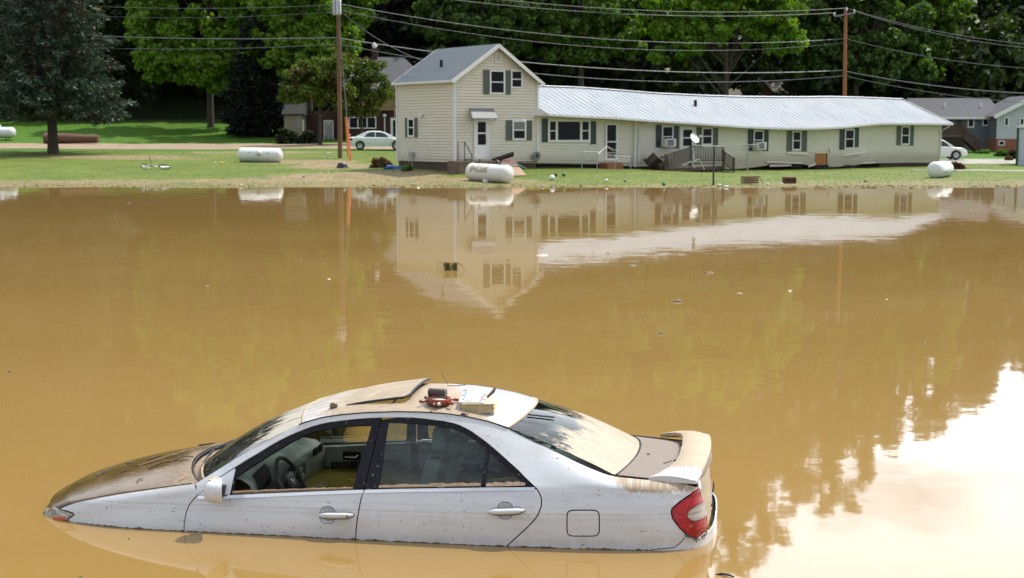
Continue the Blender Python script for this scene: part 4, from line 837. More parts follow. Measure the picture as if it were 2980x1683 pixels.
# gable roof
A0 = hp_(1452, 128, -.38); EL_ = hp_(1316, 233, -.38); ER_ = hp_(1584, 243, -.38); yb = hx_(1142, 247, EL_[0])[0]
def roof_slab(e, a, y0, y1, ribs, th=.05):
    m = MB(); n = int((y1 - y0) / ribs); d = Vector((a[0] - e[0], 0, a[1] - e[1])); nrm = Vector((-d.z, 0, d.x)).normalized(); nrm = nrm if nrm.z > 0 else -nrm
    for i in range(n):
        ya = y0 + (y1 - y0) * i / n; yc = y0 + (y1 - y0) * (i + 1) / n
        E_, A_ = Vector((e[0], 0, e[1])), Vector((a[0], 0, a[1]))
        pr = [(ya, 0), (ya + .02, .022), (ya + .05, .022), (ya + .07, 0), (yc, 0)]
        vs = [E_ + nrm * h + Vector((0, y, 0)) for y, h in pr] + [A_ + nrm * h + Vector((0, y, 0)) for y, h in pr]
        m.add(vs, [(j, j + 1, j + 6, j + 5) for j in range(4)])
    lo = [Vector((p[0], y, p[1])) - nrm * th for p, y in ((e, y0), (a, y0), (a, y1), (e, y1))]; hi_ = [Vector((p[0], y, p[1])) - nrm * .004 for p, y in ((e, y0), (a, y0), (a, y1), (e, y1))]
    m.add(lo + hi_, [(0, 1, 2, 3), (0, 4, 5, 1), (1, 5, 6, 2), (2, 6, 7, 3), (3, 7, 4, 0)]); return m
for e in (EL_, ER_): roof_slab(e, A0, -.38, yb, .23).build('roof', M_SLATE, farm)
for e in (EL_, ER_):
    for y in (-.40, yb + .02): m = MB(); m.bar((e[0], y, e[1] - .10), (A0[0], y, A0[1] - .10), .03, .20); m.build('bargeboard', M_WHT2, farm)
m = MB(); m.bar((EL_[0] - .03, -.38, EL_[1] - .06), (EL_[0] - .03, yb, EL_[1] - .06), .10, .12); gut = m.build('gutter', M_WHT2, farm)
m = MB(); m.bar((EL_[0], -.36, EL_[1] - .10), (.02, -.36, EL_[1] - .12), .02, .02); m.add([(EL_[0], -.36, EL_[1] - .13), (0, -.36, EL_[1] - .13), (0, yb, EL_[1] - .13), (EL_[0], yb, EL_[1] - .13)], [(0, 1, 2, 3)]); m.build('soffit', M_WHT2, farm)
m = MB(); m.tube([(-.02, -.10, ez - .1), (-.02, -.10, bz + .05), (-.06, -.26, bz - .14)], .045, 8); m.build('downpipe', M_WHT2, farm, 60)
q = hx_(1242, 215, 0); k = .42; vx = EL_[0] + (A0[0] - EL_[0]) * k; vz = EL_[1] + (A0[1] - EL_[1]) * k
m = MB(); m.tube([(vx, 2.9, vz - .05), (vx, 2.9, vz + .38)], .09, 10); m.build('vent_pipe', M_VOID, farm, 60)

def window(x0, x1, y0, y1, off=0., tb=.10, kind='hung', fn=None, blind=False, base=farm, split=None, mw=M_WHT2):
    """frame with sashes and dark glass in the wall plane, given by its photo corners"""
    if fn is None:
        u0, z1 = hp_(x0, y0, off); u1, z1b = hp_(x1, y0, off); _, z0 = hp_((x0 + x1) / 2, y1, off); f = lambda a, o_, z: Vector((a, off - o_, z)); z1 = (z1 + z1b) / 2
    else: u0, u1, z0, z1, f = fn
    m = MB()
    def fb(a0, a1, c0, c1, o0, o1):
        vs = [f(a, o_, z) for z in (c0, c1) for o_ in (o1, o0) for a in (a0, a1)]; m.add(vs, [(0, 2, 3, 1), (4, 5, 7, 6), (0, 1, 5, 4), (2, 6, 7, 3), (0, 4, 6, 2), (1, 3, 7, 5)])
    fb(u0, u0 + tb, z0, z1, .01, .06); fb(u1 - tb, u1, z0, z1, .01, .06); fb(u0 + tb, u1 - tb, z1 - tb, z1, .01, .058); fb(u0 + tb, u1 - tb, z0, z0 + tb, .01, .075)
    zm = (z0 + z1) / 2
    if kind == 'hung': fb(u0 + tb, u1 - tb, zm - .03, zm + .03, .01, .05)
    if kind == 'picture':
        for a in split: fb(a - .08, a + .08, z0 + tb, z1 - tb, .01, .056)
        fb(u0 + tb, split[0] - .08, zm - .03, zm + .03, .01, .05); fb(split[1] + .08, u1 - tb, zm - .03, zm + .03, .01, .05)
    w = m.build('window', mw, base)
    p = MB(); p.add([f(u0 + tb, .028, z0 + tb), f(u1 - tb, .028, z0 + tb), f(u1 - tb, .028, z1 - tb), f(u0 + tb, .028, z1 - tb)], [(0, 1, 2, 3)]); p.build('pane', M_WGL, w)
    if blind:
        p = MB(); p.add([f(u0 + tb, .032, zm + .04), f(u1 - tb, .032, zm + .04), f(u1 - tb, .032, z1 - tb), f(u0 + tb, .032, z1 - tb)], [(0, 1, 2, 3)]); p.build('blind', M_BLIND, w)
    return w, (u0, u1, z0, z1)
def shutter(x0, x1, y0, y1, off=0., mat=M_SHUT, fn=None):
    if fn is None:
        u0 = hp_(x0, y0, off)[0]; u1 = hp_(x1, y0, off)[0]; z1 = hp_((x0 + x1) / 2, y0, off)[1]; z0 = hp_((x0 + x1) / 2, y1, off)[1]; f = lambda a, o_, z: Vector((a, off - o_, z))
    else: u0, u1, z0, z1, f = fn
    m = MB()
    def fb(a0, a1, c0, c1, o0, o1):
        vs = [f(a, o_, z) for z in (c0, c1) for o_ in (o1, o0) for a in (a0, a1)]; m.add(vs, [(0, 2, 3, 1), (4, 5, 7, 6), (0, 1, 5, 4), (2, 6, 7, 3), (0, 4, 6, 2), (1, 3, 7, 5)])
    fb(u0, u1, z0, z1, .005, .03); fb(u0, u0 + .05, z0, z1, .03, .045); fb(u1 - .05, u1, z0, z1, .03, .045)
    for zz in (z0, (z0 + z1) / 2 - .03, z1 - .06): fb(u0 + .05, u1 - .05, zz, zz + .06, .03, .044)
    z = z0 + .08
    while z < z1 - .09: fb(u0 + .05, u1 - .05, z, z + .02, .03, .038); z += .05
    m.build('shutter', mat, farm)
window(1424, 1469, 204, 275); shutter(1406, 1423.5, 204, 275); shutter(1469.5, 1485, 206, 276); window(1485.5, 1520, 204, 258)
window(1490, 1530, 350, 408, blind=True); shutter(1472, 1489.5, 350, 409); shutter(1530.5, 1547, 351, 409)
w, (u0, u1, z0, z1) = window(1440, 1456, 156, 184, tb=.06, kind='vent'); m = MB()
for k in range(9): z = z0 + .06 + (z1 - z0 - .12) * k / 9; m.box(u0 + .06, u1 - .06, -.05, -.035, z, z + .03)
w.name = 'gable_vent'; m.build('louvre', M_WHT2, w)
lf = lambda a, out, z: Vector((-out, a, z))
def lw(x0, x1, y0, y1): a1, z1 = hx_(x0, y0, 0); a0, _ = hx_(x1, y0, 0); _, z0 = hx_((x0 + x1) / 2, y1, 0); return (a0, a1, z0, z1, lf)
window(0, 0, 0, 0, fn=lw(1188, 1207, 344, 399)); shutter(0, 0, 0, 0, fn=lw(1180, 1187.5, 344, 400)); shutter(0, 0, 0, 0, fn=lw(1207.5, 1215, 344, 400))
a, z = hx_(1229, 337, 0); m = MB(); m.lathe([(.0, -.14), (.11, -.14), (.13, -.10), (.06, 0), (0, 0)], 16, Matrix.Translation((-.02, a, z)) @ Matrix.Rotation(R(90), 4, 'Y')); m.build('flood_lamp', M_WHT2, farm, 50)
a, z = hx_(1204, 452, 0); m = MB(); m.rbox(-.30, -.02, a - .12, a + .12, z - .1, z + .16, .03); m.tube([(-.16, a + .3, -.1 + bz), (-.16, a + .3, z + .22), (-.16, a, z + .22), (-.16, a, z)], .025, 6); m.tube([(-.16, a - .1, z), (-.16, a - .1, bz - .3)], .025, 6); m.build('gas_meter', simple('meter_grey', (.36, .36, .34), .5), farm, 50)

def door(x0, x1, y0, y1, gx0, gx1, gy0, gy1, off, lower=True):
    u0, z1 = hp_(x0, y0, off); u1, _ = hp_(x1, y0, off); z0 = hp_((x0 + x1) / 2, y1, off)[1]; a0, c1 = hp_(gx0, gy0, off); a1, _ = hp_(gx1, gy0, off); c0 = hp_((gx0 + gx1) / 2, gy1, off)[1]
    m = MB(); m.box(u0, u0 + .10, off - .07, off - .01, z0, z1); m.box(u1 - .10, u1, off - .07, off - .01, z0, z1); m.box(u0 + .1, u1 - .1, off - .068, off - .01, z1 - .10, z1)
    m.box(u0 + .1, a0, off - .05, off - .01, z0, z1 - .1); m.box(a1, u1 - .1, off - .05, off - .01, z0, z1 - .1); m.box(a0, a1, off - .05, off - .01, z0, c0); m.box(a0, a1, off - .05, off - .01, c1, z1 - .1)
    zm = (c0 + c1) / 2; m.box(a0, a1, off - .048, off - .012, zm - .04, zm + .04); d = m.build('door', M_WHT2, farm)
    p = MB(); p.add([(a0, off - .025, c0), (a1, off - .025, c0), (a1, off - .025, c1), (a0, off - .025, c1)], [(0, 1, 2, 3)]); p.build('pane', M_WGL, d)
    p = MB(); p.tube([(u1 - .17, off - .05, z0 + .98), (u1 - .17, off - .10, z0 + .98), (u1 - .25, off - .10, z0 + .98)], .014, 6); p.build('handle', M_DARK, d)
    return d, (u0, u1, z0, z1)
door(1378, 1423, 350, 460, 1389, 1413, 354, 422, 0)
# awning over the front door
a0, zt_ = hp_(1366, 316); a1, _ = hp_(1437, 316); f0 = hp_(1376, 345, -.75); f1 = hp_(1450, 345, -.75)
m = MB(); vs = [(a0, -.02, zt_), (a1 - .05, -.02, zt_), (f1[0], -.75, f1[1] + .02), (f0[0], -.75, f0[1] + .02)]; vs = [Vector(v) for v in vs]; vs += [v + Vector((0, 0, -.05)) for v in vs]
m.add(vs, [(0, 1, 2, 3), (7, 6, 5, 4), (0, 4, 5, 1), (1, 5, 6, 2), (2, 6, 7, 3), (3, 7, 4, 0)])
for k in range(12):
    s_ = (k + .5) / 12; A = vs[0].lerp(vs[1], s_); B = vs[3].lerp(vs[2], s_); m.bar(A + Vector((0, 0, .012)), B + Vector((0, 0, .012)), .03, .022)
m.bar(vs[3] + Vector((.05, 0, 0)), (a0 + .1, -.03, zt_ - .7), .025); m.bar(vs[2] - Vector((.05, 0, 0)), (a1 - .1, -.03, zt_ - .7), .025)
m.build('awning', simple('dull_aluminium', (.22, .225, .23), .6, .1, .1, 3), farm)

# long wing
def curve(pts, off):
    q = [hp_(x, y, off) for x, y in pts]; xs = [a for a, _ in q]; zs = [b for _, b in q]; return lambda u: float(np.interp(u, xs, zs)), xs[0], xs[-1]
EO = -.95
eave, ue0, ue1 = curve([(1595, 335), (1700, 341), (1780, 344), (1845, 349), (1930, 355), (2030, 361), (2155, 370), (2220, 373), (2280, 375), (2345, 375.5), (2405, 374), (2460, 371), (2511, 365.5), (2548, 361.5), (2590, 360.5), (2636, 361), (2700, 361.5), (2772, 362.5)], EO)
base_z, ub0, ub1 = curve([(1564, 476), (1740, 479), (1842, 486), (1900, 487), (2030, 492), (2140, 493), (2180, 489), (2227, 483), (2300, 478), (2336, 479), (2370, 486), (2416, 487), (2480, 484), (2500, 478), (2543, 476), (2620, 475), (2731, 474)], 0)
wall_t = lambda u: eave(min(ue1, u)) + .02
uR = hp_(2731, 420)[0]; u_st = hp_(1845, 420)[0]; UE = ue1
yr, zr_end = hx_(2623, 289, UE)
ridge, ur0, ur1 = curve([(1567, 251), (1680, 255), (1780, 262), (1905, 272), (2030, 278), (2155, 282), (2280, 283), (2355, 283), (2411, 282), (2500, 284), (2623, 289)], yr)
sg_ = lambda u: base_z(u) - base_z(uR)
STEP = -.12                                # the part right of the drainpipe stands a hand's breadth proud
def wp(u0, u1):
    us = list(np.arange(u0, u1, .5)) + [u1]; return [(u, base_z(u) - sg_(u)) for u in us] + [(u, wall_t(u) - sg_(u)) for u in us[::-1]]
m = MB(); siding(m, wp(gW + .02, u_st), pf, cols=.5, sag=sg_); siding(m, wp(u_st, uR), lambda a, o_, z: Vector((a, STEP - o_ - .10 * math.exp(-((a - hp_(2500, 440)[0]) / 1.6) ** 2) * max(0, 1 - abs(z - .75) / .9), z)), cols=.4, sag=sg_)
yB = 2 * yr
siding(m, [(-0, base_z(uR)), (yB, base_z(uR)), (yB, wall_t(uR)), (yr, ridge(ur1) - .1), (0, wall_t(uR))], lambda a, o_, z: Vector((uR + o_, a, z)))
m.add([(gW, yB, base_z(gW)), (uR, yB, base_z(uR)), (uR, yB, wall_t(uR)), (gW, yB, wall_t(gW))], [(0, 1, 2, 3)]); m.build('wing_wall', M_CREAM, farm)
m = MB(); m.box(u_st - .05, u_st + .05, STEP - .045, .02, base_z(u_st), wall_t(u_st)); m.build('corner_trim', M_WHT2, farm)
m = MB(); m.box(uR - .05, uR + .05, STEP - .05, .06, base_z(uR), wall_t(uR)); m.build('corner_trim', M_WHT2, farm)
m = MB(); us = list(np.arange(gW + .2, uR, 1.)) + [uR - .1]
for a, b in zip(us[:-1], us[1:]): m.add([(a, .25, -.6), (b, .25, -.6), (b, .25, base_z(b) + .08), (a, .25, base_z(a) + .08)], [(0, 1, 2, 3)])
m.box(gW + .3, gW + 4.2, .10, .22, -.5, .45); m.build('crawlspace', M_VOID, farm)
m = MB(); a = hp_(2560, 480)[0]; m.box(a, uR - .05, .04, .20, -.5, base_z(uR) + .02); m.build('foundation', M_FOUND, farm)
# roof skin with standing ribs
def wing_slope(y_e, sgn, name):
    m = MB(); us = np.arange(ue0 - .0, UE, .46)
    for i, u in enumerate(us):
        un = min(UE, u + .46); pr = [(u, 0), (u + .02, .022), (u + .07, .022), (u + .09, 0), (un, 0)]
        lo = [Vector((a, y_e, eave(a) + .06 + h)) for a, h in pr]; hi_ = [Vector((a, yr, ridge(a) + h)) for a, h in pr]; mid = [(p + q) / 2 + Vector((0, 0, -.03 + .008 * math.sin(i * .7))) for p, q in zip(lo, hi_)]
        b = lo + mid + hi_; m.add(b, [(j, j + 1, j + 6, j + 5) for j in range(4)] + [(j + 5, j + 6, j + 11, j + 10) for j in range(4)])
    return m.build(name, M_TIN, farm)
wing_slope(EO, 1, 'wing_roof'); wing_slope(2 * yr - EO, -1, 'wing_roof')
m = MB(); us = list(np.arange(ue0, UE, .6)) + [UE]
for a, b in zip(us[:-1], us[1:]):
    for dy in (-.16, .16): m.add([(a, yr, ridge(a) + .06), (b, yr, ridge(b) + .06), (b, yr + dy, ridge(b) + .012), (a, yr + dy, ridge(a) + .012)], [(0, 1, 2, 3)])
m.build('ridge_cap', simple('bright_ridge_metal', (.70, .71, .72), .3, .3, .05), farm)
m = MB()
for a, b in zip(us[:-1], us[1:]): m.bar((a, EO - .03, eave(a) + .0), (b, EO - .03, eave(b) + .0), .11, .11)
m.build('gutter', M_WHT2, farm)
m = MB()
for a, b in zip(us[:-1], us[1:]): m.add([(a, EO + .03, eave(a) + .01), (b, EO + .03, eave(b) + .01), (b, .02, eave(b) + .01), (a, .02, eave(a) + .01)], [(0, 1, 2, 3)])
m.build('soffit', M_WHT2, farm)
m = MB(); m.add([(ue0 - .01, EO, eave(ue0) - .05), (ue0 - .01, EO, eave(ue0) + .09), (ue0 - .01, .02, eave(ue0) + .09 + (ridge(ue0) - eave(ue0)) * (.02 - EO) / (yr - EO)), (ue0 - .01, .02, eave(ue0) - .05)], [(0, 1, 2, 3)])
m.box(ue0 - .35, ue0 - .015, .015 - .5, .02, eave(ue0) - .05, eave(ue0) - .03); m.build('eave_return', M_WHT2, farm)
m = MB(); m.add([(UE, EO, eave(UE)), (UE, yr, ridge(UE) - .02), (UE, yr, ridge(UE) - .2), (UE, EO + .2, eave(UE) - .08)], [(0, 1, 2, 3)])
m.bar((UE + .01, EO, eave(UE) + .02), (UE + .01, yr, ridge(UE)), .03, .16); m.bar((UE + .01, 2 * yr - EO, eave(UE) + .02), (UE + .01, yr, ridge(UE)), .03, .16); m.build('bargeboard', M_WHT2, farm)
u_v = hp_(2024, 291, 2)[0]; m = MB(); sV = .62; yv = EO + (yr - EO) * sV; zv = eave(u_v) + (ridge(u_v) - eave(u_v)) * sV; m.tube([(u_v, yv, zv - .1), (u_v, yv, zv + .40)], .10, 10); m.build('vent_pipe', M_VOID, farm, 60)
u_p = hp_(1877, 353, -.4)[0]; m = MB(); ud = hp_(1857, 400, STEP)[0]; m.tube([(u_p, EO + .02, eave(u_p) - .05), (u_p, EO + .1, eave(u_p) - .12), (ud, STEP - .06, eave(ud) - .45), (ud, STEP - .06, base_z(ud) + .3)], .045, 8); m.build('downpipe', M_WHT2, farm, 60)
m = MB(); m.tube([(uR + .05, EO + .05, eave(UE) - .06), (uR + .05, EO + .1, eave(UE) - .15), (uR + .02, STEP - .08, eave(UE) - .45), (uR + .02, STEP - .08, base_z(uR) + .3)], .045, 8); m.build('downpipe', M_WHT2, farm, 60)
window(1594, 1717, 348, 414, kind='picture', tb=.13, split=[hp_(1619, 380)[0], hp_(1690, 380)[0]]); shutter(1577, 1592.5, 345, 414, mat=M_SHUTD); shutter(1719, 1734, 354, 420, mat=M_SHUTD)
door(1761, 1798, 359, 466, 1766, 1792, 364, 462, 0)
S_ = STEP
window(1925, 1959, 366, 430, S_); shutter(1909, 1924.5, 364, 429, S_, M_SHUTD); shutter(1959.5, 1974, 367, 431, S_, M_SHUTD)
door(1977, 2024, 369, 470, 1987, 2013, 378, 425, S_)
window(2042, 2073, 371, 423, S_); shutter(2027, 2041, 370, 421, S_); shutter(2074, 2089, 373, 424, S_)
window(2192, 2222, 379, 437, S_); shutter(2177, 2191.5, 377, 439, S_, M_SHUTD); shutter(2222.5, 2236, 379, 440, S_, M_SHUTD)
window(2305, 2331, 381, 438, S_); shutter(2290, 2304, 381, 441, S_); shutter(2333, 2348, 381, 441, S_)
window(2458, 2486, 376, 434, S_); shutter(2444, 2457, 377, 436, S_, M_SHUTD); shutter(2487, 2499, 372, 429, S_, M_SHUTD)
window(2622, 2647, 367, 422, S_); shutter(2610, 2621.5, 367, 423, S_); shutter(2647.5, 2659, 367, 424, S_)
u0, z1 = hp_(2373, 447, S_); u1, _ = hp_(2405, 447, S_); _, z0 = hp_(2389, 480, S_)
m = MB(); m.box(u0, u1 - .05, S_ - .045, S_ - .005, z0, z1); m.build('plywood_patch', simple('orange_plywood', (.36, .135, .03), .7, 0, .25, 6), farm)
m = MB(); m.box(u0 - .05, u1 + .2, S_ - .05, S_ - .012, z0 - .26, z0 - .01); m.box(u1 - .045, u1 + .05, S_ - .05, S_ - .012, z0, z1); m.build('broken_hatch_edge', M_VOID, farm)
u0, z1 = hp_(2416, 437, S_); m = MB(); m.rbox(u0 - .09, u0 + .09, S_ - .14, S_ - .02, z1 - .13, z1 + .13, .03); m.build('meter_box', M_WHT2, farm, 50)
rr = random.Random(6)                        # torn lap boards hanging off the bottom of the wall
for x0, y0, x1, y1, b in ((2228, 473, 2330, 476, .20), (2236, 484, 2300, 482, .3), (2450, 455, 2520, 444, .16), (2504, 476, 2545, 474, .24), (2290, 447, 2350, 449, .1), (2350, 486, 2372, 478, .15)):
    a = hp_(x0, y0, S_); c = hp_(x1, y1, S_); vs = []; m = MB()
    for k in range(9):
        s_ = k / 8; u = a[0] + (c[0] - a[0]) * s_; z = a[1] + (c[1] - a[1]) * s_; o_ = b * math.sin(math.pi * min(1, s_ * .8 + .1)); vs += [(u, S_ - .03 - o_ * .3, z + .11), (u, S_ - .04 - o_, z - .03)]
    m.add(vs, [(2 * k, 2 * k + 1, 2 * k + 3, 2 * k + 2) for k in range(8)]); m.build('loose_board', M_CREAM, farm)
for x0, x1, y in ((2235, 2290, 482), (2302, 2333, 481), (2455, 2500, 485)):
    a = hp_(x0, y, S_); c = hp_(x1, y, S_); m = MB(); m.box(a[0], c[0], S_ - .05, S_ - .03, a[1] - .16, a[1] + .10); m.build('torn_gap', M_VOID, farm)

# things on and by the house
def hw(u, y, z): return HO + he * u + hn * y + Vector((0, 0, z))
def hthing(name, label, cat, u, y, z, group=None): return thing(name, label, cat, hw(u, y, z), HA, group)
M_ACW = simple('air_conditioner_white', (.62, .61, .57), .5, 0, .1, 5); M_GRILLE = simple('dark_grille', (.03, .03, .03), .6)
for x0, x1, y0, y1, lab in ((1930, 1960, 404, 428, 'white window air conditioner nearest the satellite dish'), (2197, 2223, 414, 437, 'white window air conditioner farther right, beyond the broken deck')):
    u0, z1 = hp_(x0, y0, S_ - .3); u1, _ = hp_(x1, y0, S_ - .3); _, z0 = hp_(x0, y1, S_ - .3); ac = hthing('air_conditioner', lab, 'air conditioner', (u0 + u1) / 2, S_ - .06, z0, 'window air conditioners'); w_ = (u1 - u0) / 2; h_ = z1 - z0
    m = MB(); m.rbox(-w_, w_, -.52, .0, 0, h_, .02); cs_ = m.build('casing', M_ACW, ac, 40); m = MB(); m.box(-w_ + .10, w_ - .22, -.526, -.521, .07, h_ - .08)
    m.build('grille', M_GRILLE, ac); m = MB()
    for k in range(7): z = .09 + (h_ - .2) * k / 7; m.box(-w_ + .10, w_ - .22, -.534, -.527, z, z + .012)
    m.build('louvre', M_ACW, ac)
ud, zd = hp_(2020, 402, -1.6); ds = hthing('satellite_dish', 'white satellite dish on a short post above the deck railing', 'satellite dish', ud, -1.6, zd - .8)
m = MB(); DM = Matrix.Translation((0, 0, .75)) @ Vector((.05, -.75, .50)).to_track_quat('Z', 'Y').to_matrix().to_4x4()
m.lathe([(.0, .0), (.12, .008), (.22, .03), (.30, .06), (.34, .085), (.345, .08), (.30, .052), (.22, .022), (.0, -.01)], 28, DM); m.build('reflector', M_WHT2, ds, 50)
m = MB(); m.tube([(0, 0, -.5), (0, 0, .5), (.0, .05, .72)], .03, 8); m.build('post', M_WHT2, ds, 60)
m = MB(); a = DM @ Vector((.1, -.30, .07)); b = DM @ Vector((.1, -.12, .46)); m.tube([a, b], .014, 6); m.rbox(b.x - .05, b.x + .05, b.y - .05, b.y + .05, b.z - .04, b.z + .08, .015); m.build('feed_arm', M_WHT2, ds)

# broken timber deck
M_TRIMG = simple('dull_white_paint', (.42, .42, .40), .6, 0, .15, 8)
M_DECK = simple('weathered_timber', (.07, .055, .042), .85, 0, .45, 7, bump=.3); M_DECKL = simple('pale_weathered_timber', (.15, .13, .115), .85, 0, .3, 6)
dk = hthing('wooden_deck', 'weathered grey wooden deck with railings, tilted and broken by the back door', 'deck', hp_(2000, 495, -2)[0], -2.0, 0)
DU = hp_(2000, 495, -2)[0]
def dl(x, y, off): u, z = hp_(x, y, off); return Vector((u - DU, off + 2.0, z))
def rail(name, A, B, n, h0, h1, post=True):
    """a run of railing from A to B (top corners), balusters h long"""
    m = MB(); m.bar(A, B, .10, .06); lo = lambda s: A.lerp(B, s) - Vector((0, 0, h0 + (h1 - h0) * s)); m.bar(lo(0), lo(1), .06, .06)
    for k in range(1, n): s_ = k / n; m.bar(A.lerp(B, s_), lo(s_), .045, .03, up=(0, 1, 0))
    r_ = m.build(name, M_DECK, dk)
    for s_ in ((0, 1) if post else ()): p = MB(); p.bar(A.lerp(B, s_) + Vector((0, 0, .05)), lo(s_) - Vector((0, 0, .45)), .09, .09, up=(0, 1, 0)); p.build('post', M_DECK, dk)
A1 = dl(1937, 451, -2.6); B1 = dl(2008, 429, -2.2); rail('railing', A1, B1, 16, .85, .9)
A2 = dl(2010, 427, -2.2); B2 = dl(2105, 429, -2.6); rail('railing', A2, B2, 20, .85, .85)
A3 = dl(2107, 441, -2.5); B3 = dl(2136, 461, -3.3); rail('stair_railing', A3, B3, 7, .7, .75)
m = MB(); F0, F1, F2, F3 = dl(1942, 490, -2.6), dl(2108, 483, -2.7), dl(2100, 474, -.3), dl(1960, 478, -.3)
nb_ = 22
for k in range(nb_):
    s0, s1 = (k + .06) / nb_, (k + .94) / nb_; a, b, c, d = F0.lerp(F1, s0), F0.lerp(F1, s1), F3.lerp(F2, s1), F3.lerp(F2, s0); vs = [a, b, c, d]; m.add(vs + [v - Vector((0, 0, .04)) for v in vs], [(0, 1, 2, 3), (7, 6, 5, 4), (0, 4, 5, 1), (1, 5, 6, 2), (2, 6, 7, 3), (3, 7, 4, 0)])
m.build('boards', M_DECK, dk)
m = MB()
for k in range(11): s_ = .12 + .36 * k / 10; p = A1.lerp(B1, .35 + .6 * k / 10); m.bar(p - Vector((0, .03, .05)), p - Vector((-.02, .03, .95)), .10, .02, up=(0, 1, 0))
m.build('pale_slats', M_DECKL, dk)
m = MB(); m.bar(dl(2015, 430, -2.3), dl(2022, 470, -2.4), .06, .03, up=(0, 1, 0)); m.build('white_board', M_TRIMG, dk)
m = MB(); m.bar(F0 - Vector((0, 0, .12)), F1 - Vector((0, 0, .12)), .05, .2, up=(0, 0, 1)); m.bar(F0 - Vector((0, 0, .1)), F3 - Vector((0, 0, .1)), .05, .18)
for s_ in (.05, .4, .7, .95): p = F0.lerp(F1, s_); m.bar(p, (p.x, p.y, float(gz(*(hw(p.x + DU, p.y - 2, 0)).xy)) - .1), .1, .1, up=(0, 1, 0))
m.build('joists', M_DECK, dk)
for k in range(3): m = MB(); a = dl(2106, 486 + 7 * k, -2.7 - .27 * k); b = dl(2130, 487 + 7 * k, -2.7 - .27 * k); m.bar(a, b, .26, .04); m.build('tread', M_DECK, dk)
a = hp_(2030, 480, -3.2); fr_ = hthing('bent_door_frame', 'bent white metal frame leaning on the broken deck', 'frame', a[0], -3.2, 0)
fl_ = lambda x, y, o_=0.: (lambda q: Vector((q[0] - a[0], o_, q[1])))(hp_(x, y, -3.2)); m = MB()
for p, q in (((2014, 472), (2035, 463)), ((2035, 463), (2050, 494)), ((2014, 472), (2022, 490)), ((1985, 481), (2014, 470))): m.bar(fl_(*p), fl_(*q), .055, .03, up=(0, 1, 0))
m.build('frame', M_TRIMG, fr_)
M_LEATH = simple('dark_brown_leather', (.035, .022, .018), .5, 0, .4, 7)
for x, y, lab, rot in ((1909, 470, 'dark brown armchair tipped on its back beside the deck', (.9, .4)), (1925, 480, 'second dark brown armchair wedged on its side between wall and deck', (1.5, -.5))):
    a = hp_(x, y, -1.7); ch = hthing('overturned_armchair', lab, 'armchair', a[0], -1.7, a[1] - .05); ch.rotation_euler = (-rot[0], rot[1], HA + .3)
    m = MB(); m.rbox(-.36, .36, -.36, .36, -.22, .10, .06); m.build('seat', M_LEATH, ch, 50); m = MB(); m.rbox(-.38, .38, .26, .48, -.2, .58, .08); m.build('backrest', M_LEATH, ch, 50)
    for s_ in (-1, 1): m = MB(); m.rbox(s_ * .44 - .09, s_ * .44 + .09, -.36, .40, -.22, .30, .06); m.build('arm', M_LEATH, ch, 50)
# door step, handrail, cellar hatch, boards
a = hp_(1328, 475, -1.0); b = hp_(1445, 475, -1.0); stp = hthing('concrete_porch', 'stained brown concrete porch slab under the front door', 'porch', (a[0] + b[0]) / 2, -.62, 0)
w_ = (b[0] - a[0]) / 2; zt_ = hp_(1400, 462, -.6)[1]; m = MB(); m.rbox(-w_, w_ * .9, -.55, .55, -.3, zt_ - .12, .02); m.build('slab', simple('stained_concrete', (.14, .10, .07), .9, 0, .4, 4, bump=.4), stp); m = MB(); m.rbox(-.1, w_ * .8, -.2, .56, zt_ - .118, zt_, .02); m.build('step', simple('pale_concrete', (.33, .31, .28), .9, 0, .2, 6, bump=.3), stp)
M_IRON = simple('dark_green_iron', (.018, .032, .028), .5)
hr_ = hthing('porch_handrail', 'dark green iron handrail at the left of the front door step', 'handrail', hp_(1345, 470, -1.1)[0], -1.1, 0); ux = hp_(1345, 470, -1.1)[0]
g_ = lambda x, y: (lambda q: Vector((q[0] - ux, 0, q[1])))(hp_(x, y, -1.1)); m = MB(); m.tube([g_(1333, 474), g_(1333, 414), g_(1352, 414), g_(1373, 452), g_(1373, 474)], .028, 6); m.tube([g_(1352, 414), g_(1352, 474)], .028, 6); m.build('rail', M_IRON, hr_)
def plank(name, label, cat, pts, off, th, mat, lay=None):
    q = [hp_(x, y, o_) + (o_,) for (x, y), o_ in zip(pts, off)]; c = (sum(p[0] for p in q) / len(q), sum(p[2] for p in q) / len(q)); t_ = hthing(name, label, cat, c[0], c[1], 0); vs = [Vector((p[0] - c[0], p[2] - c[1], p[1])) for p in q]; n = len(vs)
    m = MB(); m.add(vs + [v + Vector((0, th * .3, -th)) for v in vs], [tuple(range(n)), tuple(reversed(range(n, 2 * n)))] + [((i + 1) % n, i, n + i, n + (i + 1) % n) for i in range(n)]); m.build('board', mat, t_); return t_
plank('cellar_door', 'dark red brown cellar door lying slanted behind the second gas tank', 'cellar door', [(1440, 461), (1492, 460), (1512, 484), (1455, 478)], [-.7, -.6, -1.5, -1.7], .06, simple('red_brown_door', (.115, .055, .042), .7, 0, .3, 4))
plank('tan_slab', 'tan flat board on the grass in front of the cellar door', 'board', [(1456, 480), (1512, 486), (1532, 510), (1480, 512)], [-1.75, -1.6, -3.6, -3.8], .06, simple('tan_board', (.30, .20, .13), .85, 0, .25, 4))
plank('charred_plank', 'thick black plank sticking up above the cellar door', 'plank', [(1432, 462), (1494, 441), (1496, 449), (1442, 465)], [-.9, -1.0, -1.05, -.95], .14, M_VOID)
m = MB(); hs = hthing('garden_hose', 'teal green garden hose trailing across the cellar door', 'hose', hp_(1490, 480, -2)[0], -2, 0); uh = hp_(1490, 480, -2)[0]
